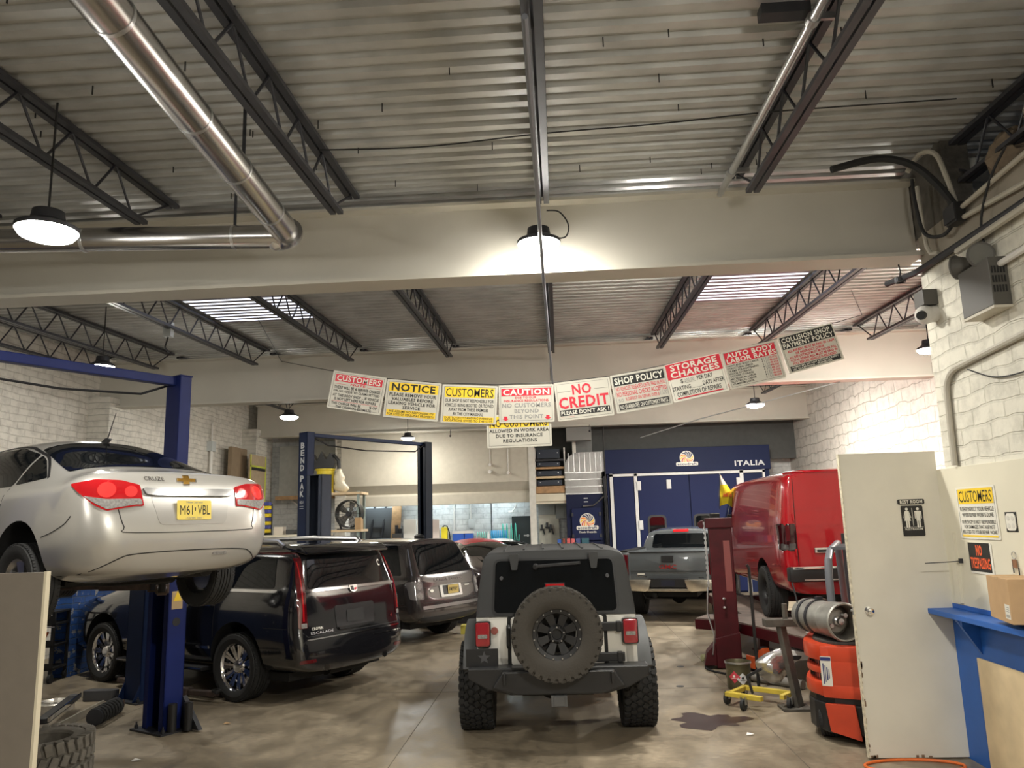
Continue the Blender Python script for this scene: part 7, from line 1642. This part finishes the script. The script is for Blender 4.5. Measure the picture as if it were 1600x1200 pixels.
# ============================================================ round duct, conduits
DG = mat('duct_steel', (.52,.51,.50), .24, 1., noise=.10, nscale=2.5)
t = thing('round_duct', 'big shiny round duct running toward the left round lamp', 'duct', (-2.22, 6.08, 4.56))
d0 = Vector((.20,-3.4,-.02)).normalized(); MB().cyl((0,0,0), d0*4.4, .112, 36, cap=False).build('long_duct', DG, t, smooth=True)
dl = Vector((-1,-.085,.0)).normalized(); MB().cyl((0,0,-.02), dl*6.4, .100, 32, cap=False).build('cross_duct', DG, t, smooth=True)
b = MB(); pts = []
for i in range(7):
    a = i/6*PI/2; pts.append(Vector((0,0,-.01))+d0*(.14*(1-math.sin(a)))+dl*(.14*(1-math.cos(a)))-(d0+dl)*.035)
b.tube(pts, .114, 28); b.build('elbow', DG, t, smooth=True)
for l in (.5, 1.25, 1.95, 2.9): c = d0*l; MB().cyl(c-d0*.012, c+d0*.012, .1155, 36).build('seam_band', 'galvanised', t, smooth=True)
for l in (.45, 1.7, 3.0): c = dl*l+Vector((0,0,-.02)); MB().cyl(c-dl*.012, c+dl*.012, .1035, 32).build('seam_band', 'galvanised', t, smooth=True)
MB().sphere((-.10,-.01,-.07), .07, 12, 8).build('foil_tape', mat('foil', (.66,.66,.66), .28, 1., bump=.5, bscale=30), t, smooth=True)
for p in (dl*.45+Vector((0,0,.09)), d0*1.1+Vector((0,0,.11)), d0*2.9+Vector((0,0,.11))): MB().b2((p.x-.012,p.y-.004,p.z), (p.x+.012,p.y+.004,roof(6.08+p.y)-4.56)).build('hanger_strap', 'dark_steel', t)
t = thing('steel_conduit', 'silver conduit along the roof joist at upper right', 'pipe', (1.66, 3.0, 5.03))
MB().tube([(0,0,0),(.0,4.1,.13)], .032, 14).build('tube', 'galvanised', t, smooth=True)
for y in (1.35, 3.6): MB().cyl((0,y-.03,.032*y), (0,y+.03,.032*y), .042, 14).b2((-.02,y-.012,.03*y), (.16,y+.012,.03*y+.045)).build('coupling', 'satin_metal', t)
tag(MB().b2((1.36,4.35,5.14), (1.66,4.45,5.21)).build('strut_channel', 'dark_steel'), 'short dark strut sticking out left of the silver conduit', 'strut')
t = thing('centre_conduit', 'long thin grey conduit passing under the beams at the centre', 'pipe', (-.075, 3.2, 4.40))
MB().tube([(0,0,0),(0,3.9,.0),(.03,10.2,.04)], .016, 8).build('tube', mat('conduit_grey', (.20,.21,.24), .4, .4), t, smooth=True)
for y in (.6, 3.2, 6.2, 9.4): MB().b2((-.006,y-.01,.0), (.006,y+.01,roof(3.2+y)-4.40-.38)).build('hanger', 'dark_steel', t)
t = thing('lamp_cable', 'looped cable beside the centre lamp on the beam', 'cable', (0,0,0)); t['category'] = 'cable'
MB().tube(smoothline([Vector(p) for p in ((-.02,6.95,5.02),(.10,6.95,5.0),(.18,6.9,4.85),(.15,6.88,4.72),(.02,6.85,4.70))], 6), .007, 6).build('cable', 'black_rubber', t, smooth=True)
tag(MB().tube(smoothline([Vector(p) for p in ((-1.9,5.9,5.22),(-1.0,5.85,5.17),(-.05,5.8,5.20),(.9,5.75,5.20),(1.8,5.7,5.22),(3.2,5.7,5.24))], 6), .006, 6).build('roof_cable', 'black_rubber', None, smooth=True), 'thin black cable strung under the roof deck across the joists', 'cable')
tag(MB().tube([(5.3,14.45,4.49),(3.4,18.0,4.35),(2.2,20.5,4.2)], .012, 6).build('slanting_rod', 'galvanised', None), 'long slanting rod in the air above the spray booth', 'rod')
t = thing('wire_box', 'small pale box with dangling wires on a middle bay joist', 'electrical box', (-5.62, 10.6, 5.0)); MB().b2((-.06,-.05,-.10), (.06,.05,.12)).build('case', 'breaker_grey', t, bevel=.005); MB().tube([(0,0,-.1),(-.04,0,-.25),(.03,0,-.35)], .012, 6).build('wire', 'black_rubber', t)
for (x, y, lab) in ((1.95,14.1,'left small hook fitting under the middle beam'), (-3.0,21.35,'left small hook fitting under the farthest beam'), (.9,21.35,'right small hook fitting under the farthest beam')):
    tag(MB().cyl((x,y,4.25 if y < 15 else 4.52), (x,y,4.52 if y < 15 else 4.70), .008, 6).sphere((x,y,4.25 if y < 15 else 4.52), .03, 8, 6).build('beam_hook', 'dark_steel'), lab, 'hook')
t = thing('wall_sensor', 'small grey sensor hanging on the far right stone wall', 'sensor', (6.95, 12.9, 3.62)); MB().b2((-.09,-.05,0), (0,.05,.10)).cyl((-.04,0,.1), (-.04,0,.60), .012, 6).build('case', 'fixture_grey', t, bevel=.006)
t = thing('pull_hook', 'hanging hook with a small ring at the right end of the nearest beam', 'hook', (3.34, 7.30, 4.30)); MB().tube([(0,0,.16),(.01,0,.05),(0,0,0)], .008, 6).build('cord', 'black_plastic', t); MB().lathe([(.035,-.02),(.05,-.02),(.05,.03),(.035,.03)], Matrix.Translation((0,0,-.03)), 16, closed=True).build('ring', 'dark_steel', t)
for (y, z0, z1, lab) in ((22.18,3.75,4.2,'thin dark conduit stub on the mezzanine front, left one'), (22.17,3.5,4.2,'thin dark conduit stub on the mezzanine front, right one')):
    x = -1.97 if z0 > 3.6 else -1.45
    tag(MB().cyl((x,y,z0), (x,y,z1), .012, 6).cyl((x,y+.02,z0), (x,y-.10,z0-.02), .04, 12).build('vent_stub', 'white_paint'), lab, 'pipe')
tag(MB().cyl((-1.98,22.2,3.55), (-1.98,22.06,3.53), .05, 14).build('vent_stub', 'white_paint'), 'white pipe end on the mezzanine front below the left conduit stub', 'pipe')
for k, (x, y, lab) in enumerate(((-4.05, 7.45, 'small white paper scrap on the floor near the lower left tire'), (-3.75, 8.75, 'small brown scrap on the floor right of the foreground blue post'), (1.75, 8.05, 'small white scrap on the floor in front of the oil stain'))):
    tag(MB().add([(x-.04,y-.012,.003),(x+.03,y-.02,.012),(x+.045,y+.015,.006),(x-.02,y+.03,.02)], [(0,1,2),(0,2,3)]).build('floor_scrap', 'white_paint' if k != 1 else 'cardboard', None), lab, 'scrap')
# ============================================================ lamps
LENS = mat('lamp_lens', (1,1,1), .5, emit=LAMP_COL, estr=LAMP_POWER)
LENSF = mat('far_lamp_lens', (1,1,1), .5, emit=LAMP_COL, estr=FAR_LAMP); LENSR = mat('right_lamp_lens', (1,1,1), .5, emit=LAMP_COL, estr=RIGHT_LAMP)
def highbay(x, y, z, label, r=.2, lens=LENS, hang=None):
    t = thing('high_bay_lamp', label, 'ceiling lamp', (x, y, z), 0, None)
    MB().lathe([(0, .02), (r*.98, .02), (r, .03), (r, .05), (r*.8, .07), (r*.55, .10), (r*.5, .17), (r*.2, .18), (0, .18)], n=32).build('housing', 'dark_steel', t, smooth=True)
    MB().lathe([(0, -r*.24), (r*.3, -r*.23), (r*.62, -r*.17), (r*.85, -r*.08), (r*.97, .02), (r*.97, .024)], n=32).build('lens', lens, t, smooth=True)
    MB().tube([(0, 0, .18), (0, 0, (hang or roof(y)+.003)-z)], .008, 6).build('cord', 'black_plastic', t)
    return t
highbay(-3.62, 5.05, 4.24, 'bright round lamp left of the silver duct elbow', .21)
highbay(-.10, 6.72, 4.58, 'bright round lamp hanging at the centre in front of the beam', .20)
highbay(-6.65, 10.70, 4.50, 'small bright lamp above the roof of the silver sedan', .17, LENSF)
highbay(-5.90, 16.50, 4.50, 'bright lamp near the top of the lettered lift column', .20, LENSF)
highbay(-4.12, 20.90, 4.43, 'lamp just above the overhead bar of the lettered lift', .18, LENSF)
highbay(4.45, 17.33, 4.50, 'bright lamp above the blue spray booth', .20, LENSR)
highbay(5.80, 12.00, 4.52, 'bright lamp beside the wall corner under the security camera', .18, LENSR)
LENSB = mat('back_lamp_lens', (1,1,1), .5, emit=LAMP_COL, estr=BACK_LAMP); LENS_FILL = mat('fill_lamp_lens', (1,1,1), .5, emit=LAMP_COL, estr=FILL_LAMP)
highbay(-3.6, .6, 3.95, 'round lamp behind the viewpoint on the left', .20, LENSB)
highbay(1.6, 1.2, 3.85, 'round lamp behind the viewpoint on the right', .20, mat('back_right_lens', (1,1,1), .5, emit=LAMP_COL, estr=BACK_RIGHT))
highbay(1.15, 8.30, 4.90, 'added fill lamp, unseen behind the right half of the nearest beam', .20, LENS_FILL)  # added to brighten the middle bay, out of sight behind the beam
highbay(2.9, 15.35, 5.12, 'added fill lamp, unseen behind the right half of the middle beam', .20, LENS_FILL)  # second added fill light, brightens the far bay unseen
